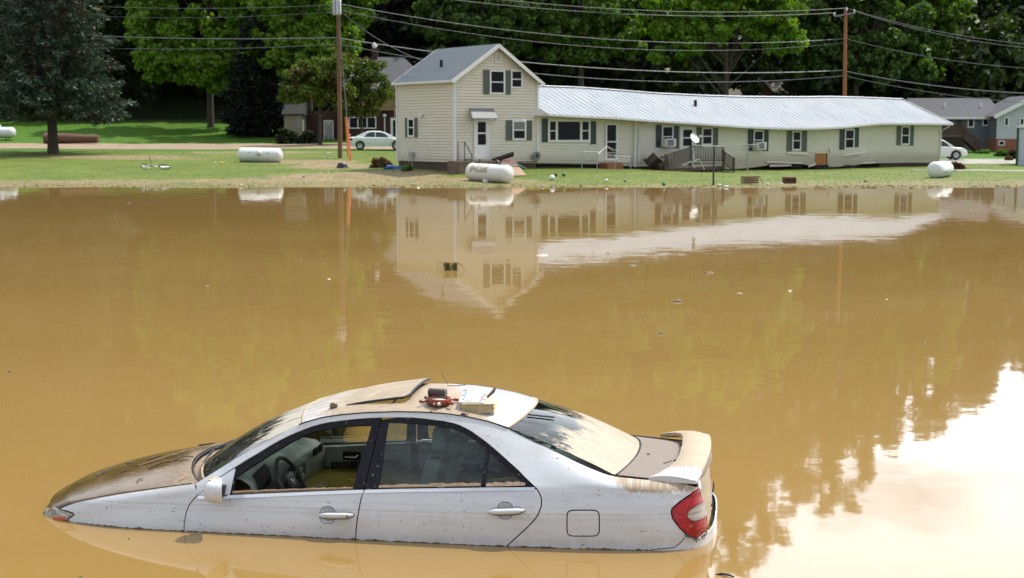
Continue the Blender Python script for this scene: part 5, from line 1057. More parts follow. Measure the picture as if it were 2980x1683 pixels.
pp = [(1448, 478, -1.5), (1470, 482, -1.7), (1492, 486, -1.8), (1512, 483, -1.7), (1524, 490, -2.0), (1533, 494, -2.2)]; m.tube([(hp_(x, y, o_)[0] - uh, o_ + 2, hp_(x, y, o_)[1] + .03) for x, y, o_ in pp], .035, 6); m.build('hose', simple('teal_rubber', (.05, .20, .17), .5), hs, 60)
a = hp_(1562, 455, -.25); hr2 = hthing('hose_reel', 'round grey coil hanging on the wall below the picture window', 'hose reel', a[0], -.25, a[1]); m = MB()
for k in range(5): m.tube([((.13 + .03 * k) * math.cos(q), -.02 * (k % 2), (.13 + .03 * k) * math.sin(q)) for q in np.linspace(0, 2 * math.pi, 25)], .026, 5, False)
m.build('coil', simple('grey_hose', (.20, .20, .19), .6, 0, .3, 20), hr2, 60); m = MB(); m.rbox(-.12, .12, .04, .2, -.12, .12, .03); m.build('bracket', M_GRILLE, hr2)
a = hp_(1780, 472, -.6); s2 = hthing('brick_step', 'orange brown brick step below the second wing door', 'step', a[0], -.55, 0); m = MB(); m.rbox(-.62, .62, -.4, .4, -.2, a[1] - .05, .03); m.build('step', simple('orange_brick', (.22, .09, .045), .9, 0, .4, 9, bump=.4), s2)

# ------------------------------------------------------------------ neighbouring houses
def roof_mat(name, c, v=.25): return simple(name, c, .9, 0, v, 5, bump=.4)
M_SHING = roof_mat('grey_shingles', (.075, .075, .085)); M_BRICK = simple('shade_darkened_brick', (.048, .023, .018), .9, 0, .35, 8, bump=.4); M_TANW = simple('tan_siding', (.22, .165, .08), .7, 0, .1, 3)  # brick colour lowered to carry the shade of the trees
def gable_house(root, x0, x1, d, z0, z1, zr, oh, wm, rm, hip=0., th=.12, wall2=None, zmid=None):
    """walls and a roof whose ridge runs along local x; front wall at y = 0"""
    m = MB(); zt = zmid or z1; m.add([(x0, 0, z0), (x1, 0, z0), (x1, 0, zt), (x0, 0, zt), (x0, d, z0), (x1, d, z0), (x1, d, zt), (x0, d, zt)], [(0, 1, 2, 3), (1, 5, 6, 2), (5, 4, 7, 6), (4, 0, 3, 7)]); m.build('wall', wm, root)
    if zmid:
        m = MB(); e = -.25; m.add([(x0 + e, e, zmid), (x1, e, zmid), (x1, e, z1), (x0 + e, e, z1), (x0 + e, d, zmid), (x1, d, zmid), (x1, d, z1), (x0 + e, d, z1)], [(0, 1, 2, 3), (1, 5, 6, 2), (5, 4, 7, 6), (4, 0, 3, 7), (0, 4, 5, 1)]); m.build('upper_wall', wall2, root)
    m = MB(); a, b = x0 - oh, x1 + oh; dz = (zr - z1) * oh / (d / 2); vs = [(a, -oh, z1 - dz), (b, -oh, z1 - dz), (b - hip, d / 2, zr), (a + hip, d / 2, zr), (a, d + oh, z1 - dz), (b, d + oh, z1 - dz)]; vs += [(x, y, z - th) for x, y, z in vs]
    m.add(vs, [(0, 1, 2, 3), (3, 2, 5, 4), (0, 3, 4), (1, 5, 2), (6, 9, 8, 7), (9, 10, 11, 8), (0, 6, 7, 1), (4, 5, 11, 10), (0, 4, 10, 6), (1, 7, 11, 5)]); return m.build('roof', rm, root)
def simple_window(root, x0, x1, z0, z1, y=0., t_=.09, n=1, mat=M_WHT2):
    m = MB(); f = y - .05; m.box(x0, x0 + t_, f, y - .005, z0, z1); m.box(x1 - t_, x1, f, y - .005, z0, z1); m.box(x0 + t_, x1 - t_, f - .002, y - .005, z1 - t_, z1); m.box(x0 + t_, x1 - t_, f - .01, y - .005, z0, z0 + t_)
    for k in range(1, n): a = x0 + (x1 - x0) * k / n; m.box(a - .05, a + .05, f + .003, y - .005, z0 + t_, z1 - t_)
    w = m.build('window', mat, root); p = MB(); p.add([(x0 + t_, y - .025, z0 + t_), (x1 - t_, y - .025, z0 + t_), (x1 - t_, y - .025, z1 - t_), (x0 + t_, y - .025, z1 - t_)], [(0, 1, 2, 3)]); p.build('pane', M_WGL, w); return w
class Site:                                 # an upright plane at depth d; px -> local x, z
    def __init__(s, name, label, cat, x, y, d): s.P = at(x, y, d); s.d = d; s.root = thing(name, label, cat, (s.P.x, s.P.y, 0))
    def q(s, x, y, dy=0.): p = at(x, y, s.d + dy); return p.x - s.P.x, p.z
h2 = Site('brick_house', 'two storey house with tan upper floor and tree shaded brick below, behind the white car', 'house', 1060, 410, 128); r2 = h2.root
x0 = h2.q(880, 0)[0]; x1 = h2.q(1245, 0)[0]; zg = float(gz(h2.P.x, 128)) - .5
gable_house(r2, h2.q(985, 0)[0], x1, 8, zg, h2.q(0, 247)[1], h2.q(0, 160)[1], .5, M_BRICK, M_SHING, 3.0, .25, M_TANW, h2.q(0, 322)[1])
m = MB(); m.add([(x0, .6, zg), (h2.q(985, 0)[0], .6, zg), (h2.q(985, 0)[0], .6, h2.q(0, 322)[1]), (x0, .6, h2.q(0, 322)[1])], [(0, 1, 2, 3)]); m.build('garage_wall', M_BRICK, r2)
a, b = h2.q(1015, 375), h2.q(1095, 340); simple_window(r2, a[0], b[0], a[1], b[1], 0, .1, 3)
a, b = h2.q(1137, 408), h2.q(1158, 343); simple_window(r2, a[0], b[0], a[1], b[1], 0, .22, 1).name = 'door'
a, b = h2.q(1098, 278, -.3), h2.q(1118, 246, -.3); simple_window(r2, a[0], b[0], a[1], b[1], -.25, .09, 1)
a, b = h2.q(1083, 200, 4), h2.q(1099, 146, 4); m = MB(); m.box(a[0], b[0], 3.6, 4.2, a[1] - 1.5, b[1]); m.box(a[0] - .06, b[0] + .06, 3.54, 4.26, b[1], b[1] + .12); ch_ = m.build('chimney', M_BRICK, r2); m = MB(); m.blob(((a[0] + b[0]) / 2, 3.9, b[1] + .35), .25, 3, .2, 2, (1, 1, 1.3)); m.build('cowl', M_WHT2, ch_, 60)
a = h2.q(1119, 337, -.4); m = MB(); m.blob((a[0], -.35, a[1]), .16, 5, .0, 2); m.tube([(a[0], -.35, a[1] - .2), (a[0], -.35, a[1] - 1.9)], .05, 6); m.build('porch_lamp', M_WHT2, r2, 60)
a, b = h2.q(940, 415, -.1), h2.q(968, 350, -.1); m = MB(); m.box(a[0], a[0] + .08, .45, .55, a[1], b[1]); m.box(b[0] - .08, b[0], .45, .55, a[1], b[1]); m.box(a[0], b[0], .45, .55, b[1] - .08, b[1])
for k in range(7):
    s_ = a[1] + (b[1] - a[1]) * k / 7; e_ = min(b[1], s_ + .8)
    m.bar((a[0] + .08, .5, s_), (b[0] - .08, .5, e_), .05, .02, up=(0, 1, 0)); m.bar((b[0] - .08, .51, s_), (a[0] + .08, .51, e_), .05, .02, up=(0, 1, 0))
m.build('lattice_screen', M_WHT2, r2)
fl = Site('hanging_flag', 'red and white striped flag hanging limp at the corner of the brick house', 'flag', 1148, 300, 126); m = MB(); a, b = fl.q(1146, 250), fl.q(1149, 318); m.tube([(a[0], 0, a[1]), (b[0], 0, b[1])], .04, 6); m.build('pole', M_GRILLE, fl.root)
t = NT('striped_flag'); o = t.obj(); X, Y, Z = t.sep(o); wv = t.math('SINE', t.math('MULTIPLY', t.math('ADD', X, t.math('MULTIPLY', Z, .25)), 42.)); fm = t.end(t.bsdf(t.mix(t.math('GREATER_THAN', wv, 0.), (.55, .48, .48), (.42, .045, .06)), .8))
m = MB(); a, b = fl.q(1143, 298), fl.q(1154, 345); m.grid(lambda s, k: (a[0] + (b[0] - a[0]) * (.35 + .55 * k * (.5 + .5 * s)), .06 * math.sin(9 * k + 2 * s), a[1] + (b[1] - a[1]) * (s + .06 * k)), np.linspace(0, 1, 9), np.linspace(0, 1, 9)); m.build('cloth', fm, fl.root, 60)
sh = Site('garden_shed', 'pale tan shed half hidden under the trees left of the utility pole', 'shed', 852, 410, 126); a = sh.q(828, 412); b = sh.q(879, 328); gable_house(sh.root, a[0], b[0], 3, a[1] - .4, b[1], b[1] + .9, .2, simple('pale_shed', (.22, .20, .15), .7, 0, .1), roof_mat('black_shingles', (.02, .022, .02)))
a, b = sh.q(866, 375), sh.q(876, 335); m = MB(); m.box(a[0], b[0], -.04, -.005, a[1], b[1]); m.build('door', simple('grey_door', (.22, .23, .22), .6), sh.root)
h3 = Site('brown_gabled_house', 'red brown house with a scalloped gable rising behind the white metal roof', 'house', 2210, 280, 150); r3 = h3.root; a = h3.q(2060, 231); b = h3.q(2330, 231); zg = float(gz(h3.P.x, 150)) - 1
M_BROWNW = simple('red_brown_wall', (.115, .045, .028), .8, 0, .2, 5); M_TANR = roof_mat('tan_grey_shingles', (.20, .18, .15))
gable_house(r3, a[0] + .6, b[0] - .6, 8, zg, 4.6, a[1] - .1, .6, M_BROWNW, M_TANR, 1.2)
p, l, r_ = h3.q(2211, 230, -1), h3.q(2150, 292, -1), h3.q(2275, 292, -1); m = MB(); m.add([(l[0], -1, zg), (r_[0], -1, zg), (r_[0], -1, l[1]), (p[0], -1, p[1]), (l[0], -1, l[1])], [(0, 1, 2, 3, 4)]); m.build('gable_wall', M_BROWNW, r3)
m = MB(); 
for e in (l, r_):
    m.add([(e[0], -1.3, e[1] - .1), (p[0], -1.3, p[1] + .12), (p[0], 4, p[1] + .12), (e[0], 4, e[1] - .1)], [(0, 1, 2, 3)])
m.build('gable_roof', M_TANR, r3); m = MB()
for e in (l, r_):
    for k in range(14): A = Vector((e[0], -1.32, e[1] - .12)).lerp(Vector((p[0], -1.32, p[1] + .08)), k / 14); B = Vector((e[0], -1.32, e[1] - .12)).lerp(Vector((p[0], -1.32, p[1] + .08)), (k + .8) / 14); m.bar(A, B, .05, .26, up=(0, 1, 0))
m.build('scalloped_board', simple('grey_trim', (.30, .30, .30), .7), r3)
a, b = h3.q(2200, 284, -1), h3.q(2213, 258, -1); simple_window(r3, a[0], b[0], a[1], b[1], -1, .1)
a = h3.q(2213, 282, -3); b = h3.q(2213, 264, -3); m = MB(); m.tube([(a[0], -1.6, a[1] - 2), (a[0], -1.6, b[1])], .10, 8); m.lathe([(0, .0), (.2, 0), (.2, .14), (0, .14)], 12, Matrix.Translation((a[0], -1.6, b[1]))); m.build('flue', M_WHT2, r3, 50)
h4 = Site('red_roofed_house', 'house with dull pink brown roof glimpsed between tree trunks above the wing', 'house', 1885, 280, 152); a = h4.q(1810, 240); b = h4.q(1965, 240); gable_house(h4.root, a[0], b[0], 8, float(gz(h4.P.x, 152)) - 1, 4.2, a[1] + .3, .5, M_BROWNW, roof_mat('pink_brown_shingles', (.17, .085, .075)), 1.)
h5 = Site('grey_house', 'low grey house with dark shingle roof and white gabled wing at the right edge', 'house', 2800, 420, 136); r5 = h5.root
M_GREYW = simple('grey_siding', (.125, .135, .15), .7, 0, .08, 3); M_LGREY = simple('pale_grey_siding', (.50, .51, .54), .7, 0, .06, 3); zg = .4
a, b = h5.q(2690, 338), h5.q(2908, 338); gable_house(r5, a[0], b[0], 9, zg, a[1], h5.q(0, 286, 4.5)[1], .5, M_GREYW, M_SHING, .0)
m = MB(); m.box(a[0] - .5, b[0], -.56, -.50, a[1] - .30, a[1] - .08); m.build('gutter', M_WHT2, r5)
def lapped(root, name, poly, y, mat, course=.2):
    m = MB(); siding(m, poly, lambda u, o_, z: Vector((u, y - o_, z)), course, .02); return m.build(name, mat, root)
lapped(r5, 'front_siding', [(a[0], zg + .9), (b[0], zg + .9), (b[0], a[1] - .1), (a[0], a[1] - .1)], -.01, M_GREYW)
g0, g1 = h5.q(2899, 405, -2.5), h5.q(3140, 405, -2.5); gp = h5.q(3018, 283, -2.5); ge = h5.q(2899, 336, -2.5)
lapped(r5, 'gable_siding', [(g0[0], g0[1]), (g1[0], g1[1]), (g1[0], ge[1]), (gp[0], gp[1]), (g0[0], ge[1])], -2.5, M_LGREY)
m = MB(); m.add([(g0[0], -2.5, g0[1]), (g0[0], 0, g0[1]), (g0[0], 0, ge[1]), (g0[0], -2.5, ge[1])], [(0, 1, 2, 3)]); m.build('side_wall', M_GREYW, r5)
m = MB(); m.box(g0[0], g1[0], -2.5, 0, zg, g0[1] - .01); m.build('brick_base', simple('orange_brick_base', (.26, .10, .055), .9, 0, .3, 9), r5)
m = MB(); m.box(b[0] - 1.2, g0[0] + .0, -.06, 0, zg, g0[1] - .1); m.build('block_base', simple('grey_blocks', (.12, .12, .125), .9, 0, .2, 6), r5)
m = MB(); gl_, gt_ = h5.q(2893, 339, -3), h5.q(3018, 277, -3); gr_ = h5.q(3143, 339, -3)
for e in (gl_, gr_): m.add([(e[0], -3, e[1]), (gt_[0], -3, gt_[1]), (gt_[0], 4.5, gt_[1]), (e[0], 4.5, e[1])], [(0, 1, 2, 3)])
m.build('gable_roof', M_SHING, r5); m = MB()
for e in (gl_, gr_): m.bar((e[0], -3.03, e[1] - .08), (gt_[0], -3.03, gt_[1] - .08), .06, .32)
m.build('bargeboard', M_WHT2, r5)
for x_0, x_1, y_0, y_1, yy in ((2815, 2836, 344, 372, -.04), (2858, 2878, 342, 367, -.04), (2921, 2937, 341, 368, -2.54), (2966, 2982, 343, 368, -2.54)): a, b = h5.q(x_0, y_1, yy), h5.q(x_1, y_0, yy); simple_window(r5, a[0], b[0], a[1], b[1], yy, .12)
a, b = h5.q(2783, 390), h5.q(2800, 343); m = MB(); m.box(a[0], b[0], -.06, -.03, a[1], b[1]); m.build('door', M_GRILLE, r5)
a, b = h5.q(2905, 424, -2.5), h5.q(2924, 410, -2.5); simple_window(r5, a[0], b[0], a[1], b[1], -2.5, .08)
for px_ in (2746 + 0, 2852): a = h5.q(px_, 308, 2.5); m = MB(); m.tube([(a[0], 2.2, a[1] - .4), (a[0], 2.2, a[1] + .3)], .09, 8); m.build('vent_pipe', M_WHT2, r5, 60)
M_REDW = simple('red_brown_timber', (.075, .037, .025), .8, 0, .3, 6)
ds_ = Site('deck_stairs', 'red brown timber deck with stairs at the front of the grey house', 'deck', 2790, 420, 133); rd5 = ds_.root
a, b = ds_.q(2732, 397), ds_.q(2798, 388); m = MB(); m.box(a[0], b[0], -1, 2.5, a[1] - .1, a[1] + .05); m.build('platform', M_REDW, rd5)
m = MB(); m.box(a[0], b[0], -.90, -.86, zg, a[1] - .12); m.build('skirt', simple('dark_deck_skirt', (.030, .020, .016), .9, 0, .4, 6), rd5); m = MB()
for k in range(26): x = a[0] + (b[0] - a[0]) * k / 25; m.box(x - .03, x + .03, -1.0, -.96, a[1] + .06, a[1] + 1.0)
m.box(a[0], b[0], -1.04, -.92, a[1] + 1.0, a[1] + 1.07); m.build('railing', M_REDW, rd5)
for yy in (-1., .2):
    p, q = ds_.q(2796, 372), ds_.q(2842, 412); m = MB(); m.bar((p[0], yy, p[1]), (q[0], yy, q[1]), .12, .1); m.bar((p[0], yy, p[1] - .9), (q[0], yy, q[1] - .9), .08, .25)
    for k in range(13): A = Vector((p[0], yy, p[1])).lerp(Vector((q[0], yy, q[1])), k / 12); m.bar(A, A - Vector((0, 0, .85)), .05, .05, up=(0, 1, 0))
    m.bar((q[0], yy, q[1] + .15), (q[0], yy, zg), .14, .14, up=(0, 1, 0)); m.build('stair_railing', M_REDW, rd5)
for k in range(8): m = MB(); x = p[0] + (q[0] - p[0]) * k / 8; z = p[1] - .9 + (q[1] - p[1]) * k / 8; m.box(x, x + .28, -.95, .15, z - .04, z); m.build('tread', M_REDW, rd5)
s5 = Site('metal_shed', 'pale blue metal shed with dark green corner cut by the right picture edge', 'shed', 2975, 482, 105); s5.root.rotation_euler = (0, 0, -.37); a, b = s5.q(2958, 484), s5.q(2958, 372); w_ = 4.
m = MB(); m.box(a[0], a[0] + w_, 0, 3, a[1] - .3, b[1]); m.build('wall', simple('pale_blue_metal', (.44, .50, .56), .5, .1, .06, 2), s5.root); m = MB(); m.box(a[0] - .05, a[0] + .12, -.05, .12, a[1] - .3, b[1]); m.build('corner_trim', simple('dark_green_trim', (.03, .06, .03), .6), s5.root)
m = MB(); m.add([(a[0] - .15, -.2, b[1]), (a[0] + w_ / 2, -.2, b[1] + 1.1), (a[0] + w_ / 2, 3.2, b[1] + 1.1), (a[0] - .15, 3.2, b[1]), (a[0] + w_ + .15, -.2, b[1]), (a[0] + w_ + .15, 3.2, b[1])], [(0, 1, 2, 3), (1, 4, 5, 2), (0, 4, 1)]); m.build('roof', M_WHT2, s5.root)

# ------------------------------------------------------------------ parked cars in the background
M_WCAR = simple('white_car_paint', (.62, .66, .64), .25, 0, .04, 3, spec=.5); M_WCAR2 = simple('warm_white_car_paint', (.70, .70, .68), .22, 0, .04, 3); M_TYRE = simple('tyre_rubber', (.02, .02, .02), .8); M_RIM = simple('alloy', (.42, .43, .44), .3, .8); M_CARG = simple('car_glass', (.03, .045, .045), .06)
def parked_car(root, L, W, prof, win, paint, wheels, wr, tail=None):
    """prof: (x, z_shoulder) lower body; win: greenhouse polygon (x, z); x = 0 at the rear bumper"""
    wz = lambda x: [w for w in wheels if abs(x - w) < wr * 1.18]
    m = MB(); xs = sorted(set(list(np.linspace(0, L, 49)) + [p[0] for p in prof])); px_ = [p[0] for p in prof]; pz = [p[1] for p in prof]; ring = []
    for x in xs:
        zs = float(np.interp(x, px_, pz)); e = min(x, L - x); tp_ = 1 - .22 * max(0, 1 - e / .55) ** 2; w = W / 2 * tp_; zb = .26 + .12 * max(0, 1 - e / .5)
        for q in wheels:
            if abs(x - q) < wr * 1.15: zb = max(zb, wr + math.sqrt(max(0, (wr * 1.15) ** 2 - (x - q) ** 2)))
        zb = min(zb, zs - .1); ring.append([(x, s * w * kw, zb + (zs - zb) * kz) for s, kw, kz in ((-1, .96, 0), (-1, 1, .35), (-1, .99, .7), (-1, .93, .93), (-1, .80, 1), (0, .0, 1.03), (1, .80, 1), (1, .93, .93), (1, .99, .7), (1, 1, .35), (1, .96, 0))])
    n = 11; vs = [v for r_ in ring for v in r_]; m.add(vs, [(i * n + j, i * n + (j + 1) % n, (i + 1) * n + (j + 1) % n, (i + 1) * n + j) for i in range(len(xs) - 1) for j in range(n)] + [tuple(range(n)), tuple(reversed(range((len(xs) - 1) * n, len(xs) * n)))]); body = m.build('body', paint, root, 40)
    g = win['base'] + win['roof'][::-1]; m = MB(); hw_ = lambda z: W / 2 * (.87 - .22 * (z - win['z0']) / (win['z1'] - win['z0']))
    bx = [p[0] for p in win['base']]; rx = win['roof']; nn = 30; V_ = []
    for i in range(nn + 1):
        x = bx[0] + (bx[-1] - bx[0]) * i / nn; zt = float(np.interp(x, [p[0] for p in rx], [p[1] for p in rx])); zb = float(np.interp(x, px_, pz)) - .05
        for s, kk_ in ((-1, 0), (-1, .5), (-1, .92), (-1, 1), (0, 1.03), (1, 1), (1, .92), (1, .5), (1, 0)): z = zb + (zt - zb) * min(kk_, 1.02); V_.append((x, s * (hw_(min(z, win['z1'])) - (.09 if kk_ == 1 else 0)), z))
    m.add(V_, [(i * 9 + j, i * 9 + j + 1, (i + 1) * 9 + j + 1, (i + 1) * 9 + j) for i in range(nn) for j in range(8)]); m.build('cabin', paint, root, 40)
    for s in (-1, 1):
        for poly in win['panes']:
            m = MB(); n = len(poly); f0 = lambda x, z: Vector((x, s * (hw_(z) + .012), z)); m.add([f0(*p) for p in poly], [tuple(range(n))]); m.build('side_window', M_CARG, root)
    for key, nm in (('rear_glass', 'rear_window'), ('front_glass', 'windscreen')):
        (xa, za), (xb, zb) = win[key]; wa, wb = hw_(za) - .08, hw_(zb) - .10; m = MB(); m.add([(xa, -wa, za), (xa, wa, za), (xb, wb, zb), (xb, -wb, zb)], [(0, 1, 2, 3)]); m.build(nm, M_CARG, root)
    for q in wheels:
        for s in (-1, 1):
            MX = Matrix.Translation((q, s * (W / 2 - .12), wr)) @ Matrix.Rotation(R(90), 4, 'X'); m = MB(); m.lathe([(wr * .62, -.10), (wr * .95, -.10), (wr, -.07), (wr, .07), (wr * .95, .10), (wr * .62, .10)], 24, MX); wl_ = m.build('wheel', M_TYRE, root, 50)
            m = MB(); m.lathe([(0, s * -.085), (wr * .2, s * -.085), (wr * .22, s * -.07), (wr * .60, s * -.095), (wr * .63, s * -.08)], 20, MX)
            for k in range(5): a = 2 * math.pi * k / 5; m.bar(MX @ Vector((0, 0, s * -.09)), MX @ Vector((wr * .6 * math.cos(a), wr * .6 * math.sin(a), s * -.095)), .06, .02)
            m.build('rim', M_RIM, wl_, 50)
    for s in (-1, 1):
        m = MB(); m.rbox(win['mir'][0] - .06, win['mir'][0] + .06, s * W / 2 * .97 - .09, s * W / 2 * .97 + .09, win['mir'][1] - .06, win['mir'][1] + .07, .03); m.build('wing_mirror', paint, root, 50)
        for xd in win['doors']:
            m = MB(); m.bar((xd, s * (W / 2 * .995 + .004), .36), (xd, s * (W / 2 * .985 + .004), float(np.interp(xd, px_, pz)) - .12), .012, .004, up=(0, 1, 0)); m.build('door_seam', M_DARK, root)
            m = MB(); m.bar((xd - .28, s * (W / 2 + .012), .80), (xd - .10, s * (W / 2 + .012), .80), .03, .03); m.build('handle', paint, root)
        x0_, x1_, z0_, z1_ = tail; m = MB(); m.rbox(x0_, x1_, s * (W / 2 * .86) - .12, s * (W / 2 * .86) + .12, z0_, z1_, .03); m.build('tail_light', M_RED, root, 50)
        m = MB(); m.rbox(L - .32, L - .05, s * W * .36 - .12, s * W * .36 + .14, .62, .76, .04); m.build('headlight', M_CHROME, root, 50)
    return body
G = ground_px(1012, 439, 111); bc = thing('parked_sedan', 'white sedan with rear spoiler parked between utility pole and farmhouse', 'car', G, .06)
parked_car(bc, 4.85, 1.82, [(0, .80), (.06, .95), (.75, 1.0), (1.6, .98), (3.4, .94), (4.4, .80), (4.8, .62), (4.85, .5)],
           dict(z0=.9, z1=1.42, base=[(.55, .98), (3.75, .92)], roof=[(.55, .98), (1.05, 1.22), (1.5, 1.40), (1.9, 1.45), (2.5, 1.43), (2.9, 1.33), (3.4, 1.10), (3.75, .93)], panes=[[(1.30, 1.0), (2.15, .98), (2.12, 1.36), (1.85, 1.37), (1.55, 1.25)], [(2.22, .98), (3.22, .97), (2.95, 1.20), (2.65, 1.33), (2.20, 1.36)]], rear_glass=((.62, 1.03), (1.42, 1.40)), front_glass=((3.62, 1.0), (2.75, 1.40)), mir=(3.15, 1.02), doors=[2.2, 3.35]), M_WCAR, [.98, 3.75], .33, (-.02, .42, .72, .90))
m = MB(); m.rbox(-.02, .22, -.78, .78, 1.13, 1.17, .015); m.bar((.1, -.6, .95), (.1, -.6, 1.15), .06, .04); m.bar((.1, .6, .95), (.1, .6, 1.15), .06, .04); m.build('spoiler', M_WCAR, bc, 40)
G = ground_px(2640, 468, 119); bs = thing('parked_suv', 'white SUV nosing out behind the right end of the farmhouse wing', 'car', G, -.04)
parked_car(bs, 4.75, 1.9, [(0, .95), (.05, 1.08), (.9, 1.10), (3.3, 1.06), (4.3, .98), (4.68, .80), (4.75, .6)],
           dict(z0=1.05, z1=1.70, base=[(.1, 1.06), (3.75, 1.02)], roof=[(.1, 1.06), (.35, 1.5), (.7, 1.70), (1.6, 1.74), (2.4, 1.72), (2.85, 1.60), (3.4, 1.25), (3.75, 1.03)], panes=[[(.5, 1.14), (1.35, 1.12), (1.35, 1.60), (.75, 1.58)], [(1.42, 1.12), (2.28, 1.11), (2.22, 1.62), (1.42, 1.61)], [(2.35, 1.11), (3.3, 1.10), (2.95, 1.40), (2.7, 1.56), (2.30, 1.61)]], rear_glass=((.05, 1.15), (.45, 1.62)), front_glass=((3.66, 1.1), (2.75, 1.66)), mir=(3.25, 1.16), doors=[2.3, 3.4]), M_WCAR2, [.95, 3.78], .38, (-.02, .2, .9, 1.25))

# ------------------------------------------------------------------ gas tanks
M_TANK = simple('white_tank_paint', (.66, .67, .66), .4, 0, .05, 2)
def dirty_tank():
    t = NT('dirty_tank_paint'); o = t.obj(); X, Y, Z = t.sep(o); f, _ = t.noise(o, 3., 6, .65); f2, _ = t.noise(t.mapping(o, (2, 2, 8)), 3., 5)
    b = t.math('MULTIPLY', t.math('MULTIPLY', t.math('LESS_THAN', t.math('ABSOLUTE', t.math('ADD', X, .38)), .62), t.math('LESS_THAN', t.math('ABSOLUTE', t.math('SUBTRACT', Z, .02)), .20)), t.ramp(f, .38, .5))
    c = t.mix(t.math('MULTIPLY', b, .8), (.68, .67, .63), (.30, .22, .12)); c = t.mix(t.math('MULTIPLY', t.ramp(f2, .55, .7), .35), c, (.38, .36, .22)); return t.end(t.bsdf(c, .45))
def tank(label, P_, yaw, roll, mat, L=3.0, r=.475, legs=True, tilt=0.):
    root = thing('gas_tank', label, 'gas tank', P_, 0, 'white gas tanks washed loose'); root.rotation_euler = (0, 0, 0)
    root.matrix_world = Matrix.Translation(P_) @ Matrix.Rotation(yaw, 4, 'Z') @ Matrix.Rotation(tilt, 4, 'Y') @ Matrix.Rotation(roll, 4, 'X')
    hl_ = L / 2 - r * .62; pr = [(r * math.cos(a), -hl_ - r * .62 * math.sin(a)) for a in np.linspace(math.pi / 2, 0, 9)] + [(r * math.cos(a), hl_ + r * .62 * math.sin(a)) for a in np.linspace(0, math.pi / 2, 9)]
    m = MB(); MR_ = Matrix.Rotation(R(90), 4, 'Y'); m.lathe(pr, 32, MR_); m.lathe([(r + .004, -hl_ - .01), (r + .008, -hl_), (r + .004, -hl_ + .01)], 32, MR_); m.lathe([(r + .004, hl_ - .01), (r + .008, hl_), (r + .004, hl_ + .01)], 32, MR_); m.build('shell', mat, root, 50)
    m = MB(); m.lathe([(.17, r - .06), (.17, r + .12), (.15, r + .18), (.08, r + .21), (0, r + .215)], 20); m.build('valve_dome', mat, root, 50)
    if legs:
        for x in (-.75, .75):
            for s in (-1, 1): m = MB(); m.bar((x, s * .25, -r * .75), (x, s * .28, -r - .12), .10, .02); m.box(x - .07, x + .07, s * .28 - .06, s * .28 + .06, -r - .13, -r - .12); m.build('foot', M_FOUND, root)
    for x in (-.6, .6): m = MB(); m.tube([(x - .05, 0, r - .02), (x - .05, 0, r + .07), (x + .05, 0, r + .07), (x + .05, 0, r - .02)], .012, 6); m.build('lifting_lug', M_DARK, root)
    return root
def tank_at(x, y, d): P_ = at(x, y, d); P_.z = float(gz(P_.x, P_.y)) + .46; return P_
tank('clean white gas tank lying on the grass left of the utility pole', tank_at(757, 449, 93.8), -.06, R(72), M_TANK, tilt=.02)
tank('brown stained white gas tank at the water edge before the front door', tank_at(1424, 504, 75.2), -.72, R(150), dirty_tank(), tilt=.03)
tank('plain white gas tank seen end on at the right end of the long wing', tank_at(2737, 486, 83.6), .98, R(-105), M_TANK, L=2.6, tilt=0)
tank('white gas tank cut off by the left picture edge beyond the spruce', tank_at(-3, 350, 128) + Vector((0, 0, .2)), -.15, .05, M_TANK)

# ------------------------------------------------------------------ poles and wires
def wood(name, c): t = NT(name); o = t.obj(); f, _ = t.noise(t.mapping(o, (9, 9, .5)), 2., 5); return t.end(t.bsdf(t.mix(t.ramp(f, .3, .7), [q * .6 for q in c], c), .85))
M_POLE = wood('brown_pole_wood', (.20, .105, .06)); M_POLE2 = wood('orange_pole_wood', (.33, .125, .05)); M_WIRE = simple('bare_cable', (.10, .10, .105), .5, .1); M_BCAB = simple('black_cable', (.05, .05, .055), .4)
G1 = ground_px(990, 459, 99.); T1 = at(984, 0, 99); T1 = G1 + (T1 - G1) * 1.14
p1 = thing('utility_pole', 'brown wooden utility pole carrying a grey transformer at the top edge', 'utility pole', G1, 0, 'utility poles'); d1 = T1 - G1
m = MB(); m.tube([(0, 0, -.4), d1 * .5, d1], [.165, .145, .12], 12); m.build('shaft', M_POLE, p1, 60)
tp = at(983, 22, 98.7) - G1; m = MB(); m.lathe([(0, -.60), (.26, -.60), (.31, -.56), (.31, .50), (.27, .56), (.0, .60)], 20, Matrix.Translation(tp + Vector((-.02, -.42, .05)))); tr = m.build('transformer', simple('transformer_grey', (.42, .44, .46), .4, .1), p1, 50)
m = MB()
for k in range(7): a = k * .9 + 3.6; m.box(-.02, .02, -.02, .02, -.5, .42, Matrix.Translation(tp + Vector((-.02 + .33 * math.cos(a), -.42 + .33 * math.sin(a), 0)))); 
m.build('cooling_fin', M_WIRE, tr); m = MB(); m.bar(tp + Vector((0, -.2, .2)), tp + Vector((.02, .0, .2)), .1, .08); m.build('bracket', M_GRILLE, tr)
G2 = at(2460, 300, 117); G2.z = float(gz(G2.x, G2.y)); T2 = at(2461, 27, 117)
p2 = thing('utility_pole', 'orange brown wooden utility pole with a small crossarm behind the metal roof', 'utility pole', G2, 0, 'utility poles'); d2 = T2 - G2; m = MB(); m.tube([(0, 0, -.4), d2 * .5, d2], [.17, .155, .13], 12); m.build('shaft', M_POLE2, p2, 60)
ca, cb = at(2427, 48, 116.8) - G2, at(2489, 38, 116.8) - G2; m = MB(); m.bar(ca, cb, .10, .12); m.build('crossarm', simple('grey_arm', (.20, .18, .17), .8), p2)
m = MB(); m.bar(at(2442, 46, 116.8) - G2, at(2457, 62, 116.9) - G2, .05, .03); m.build('brace', M_WIRE, p2)
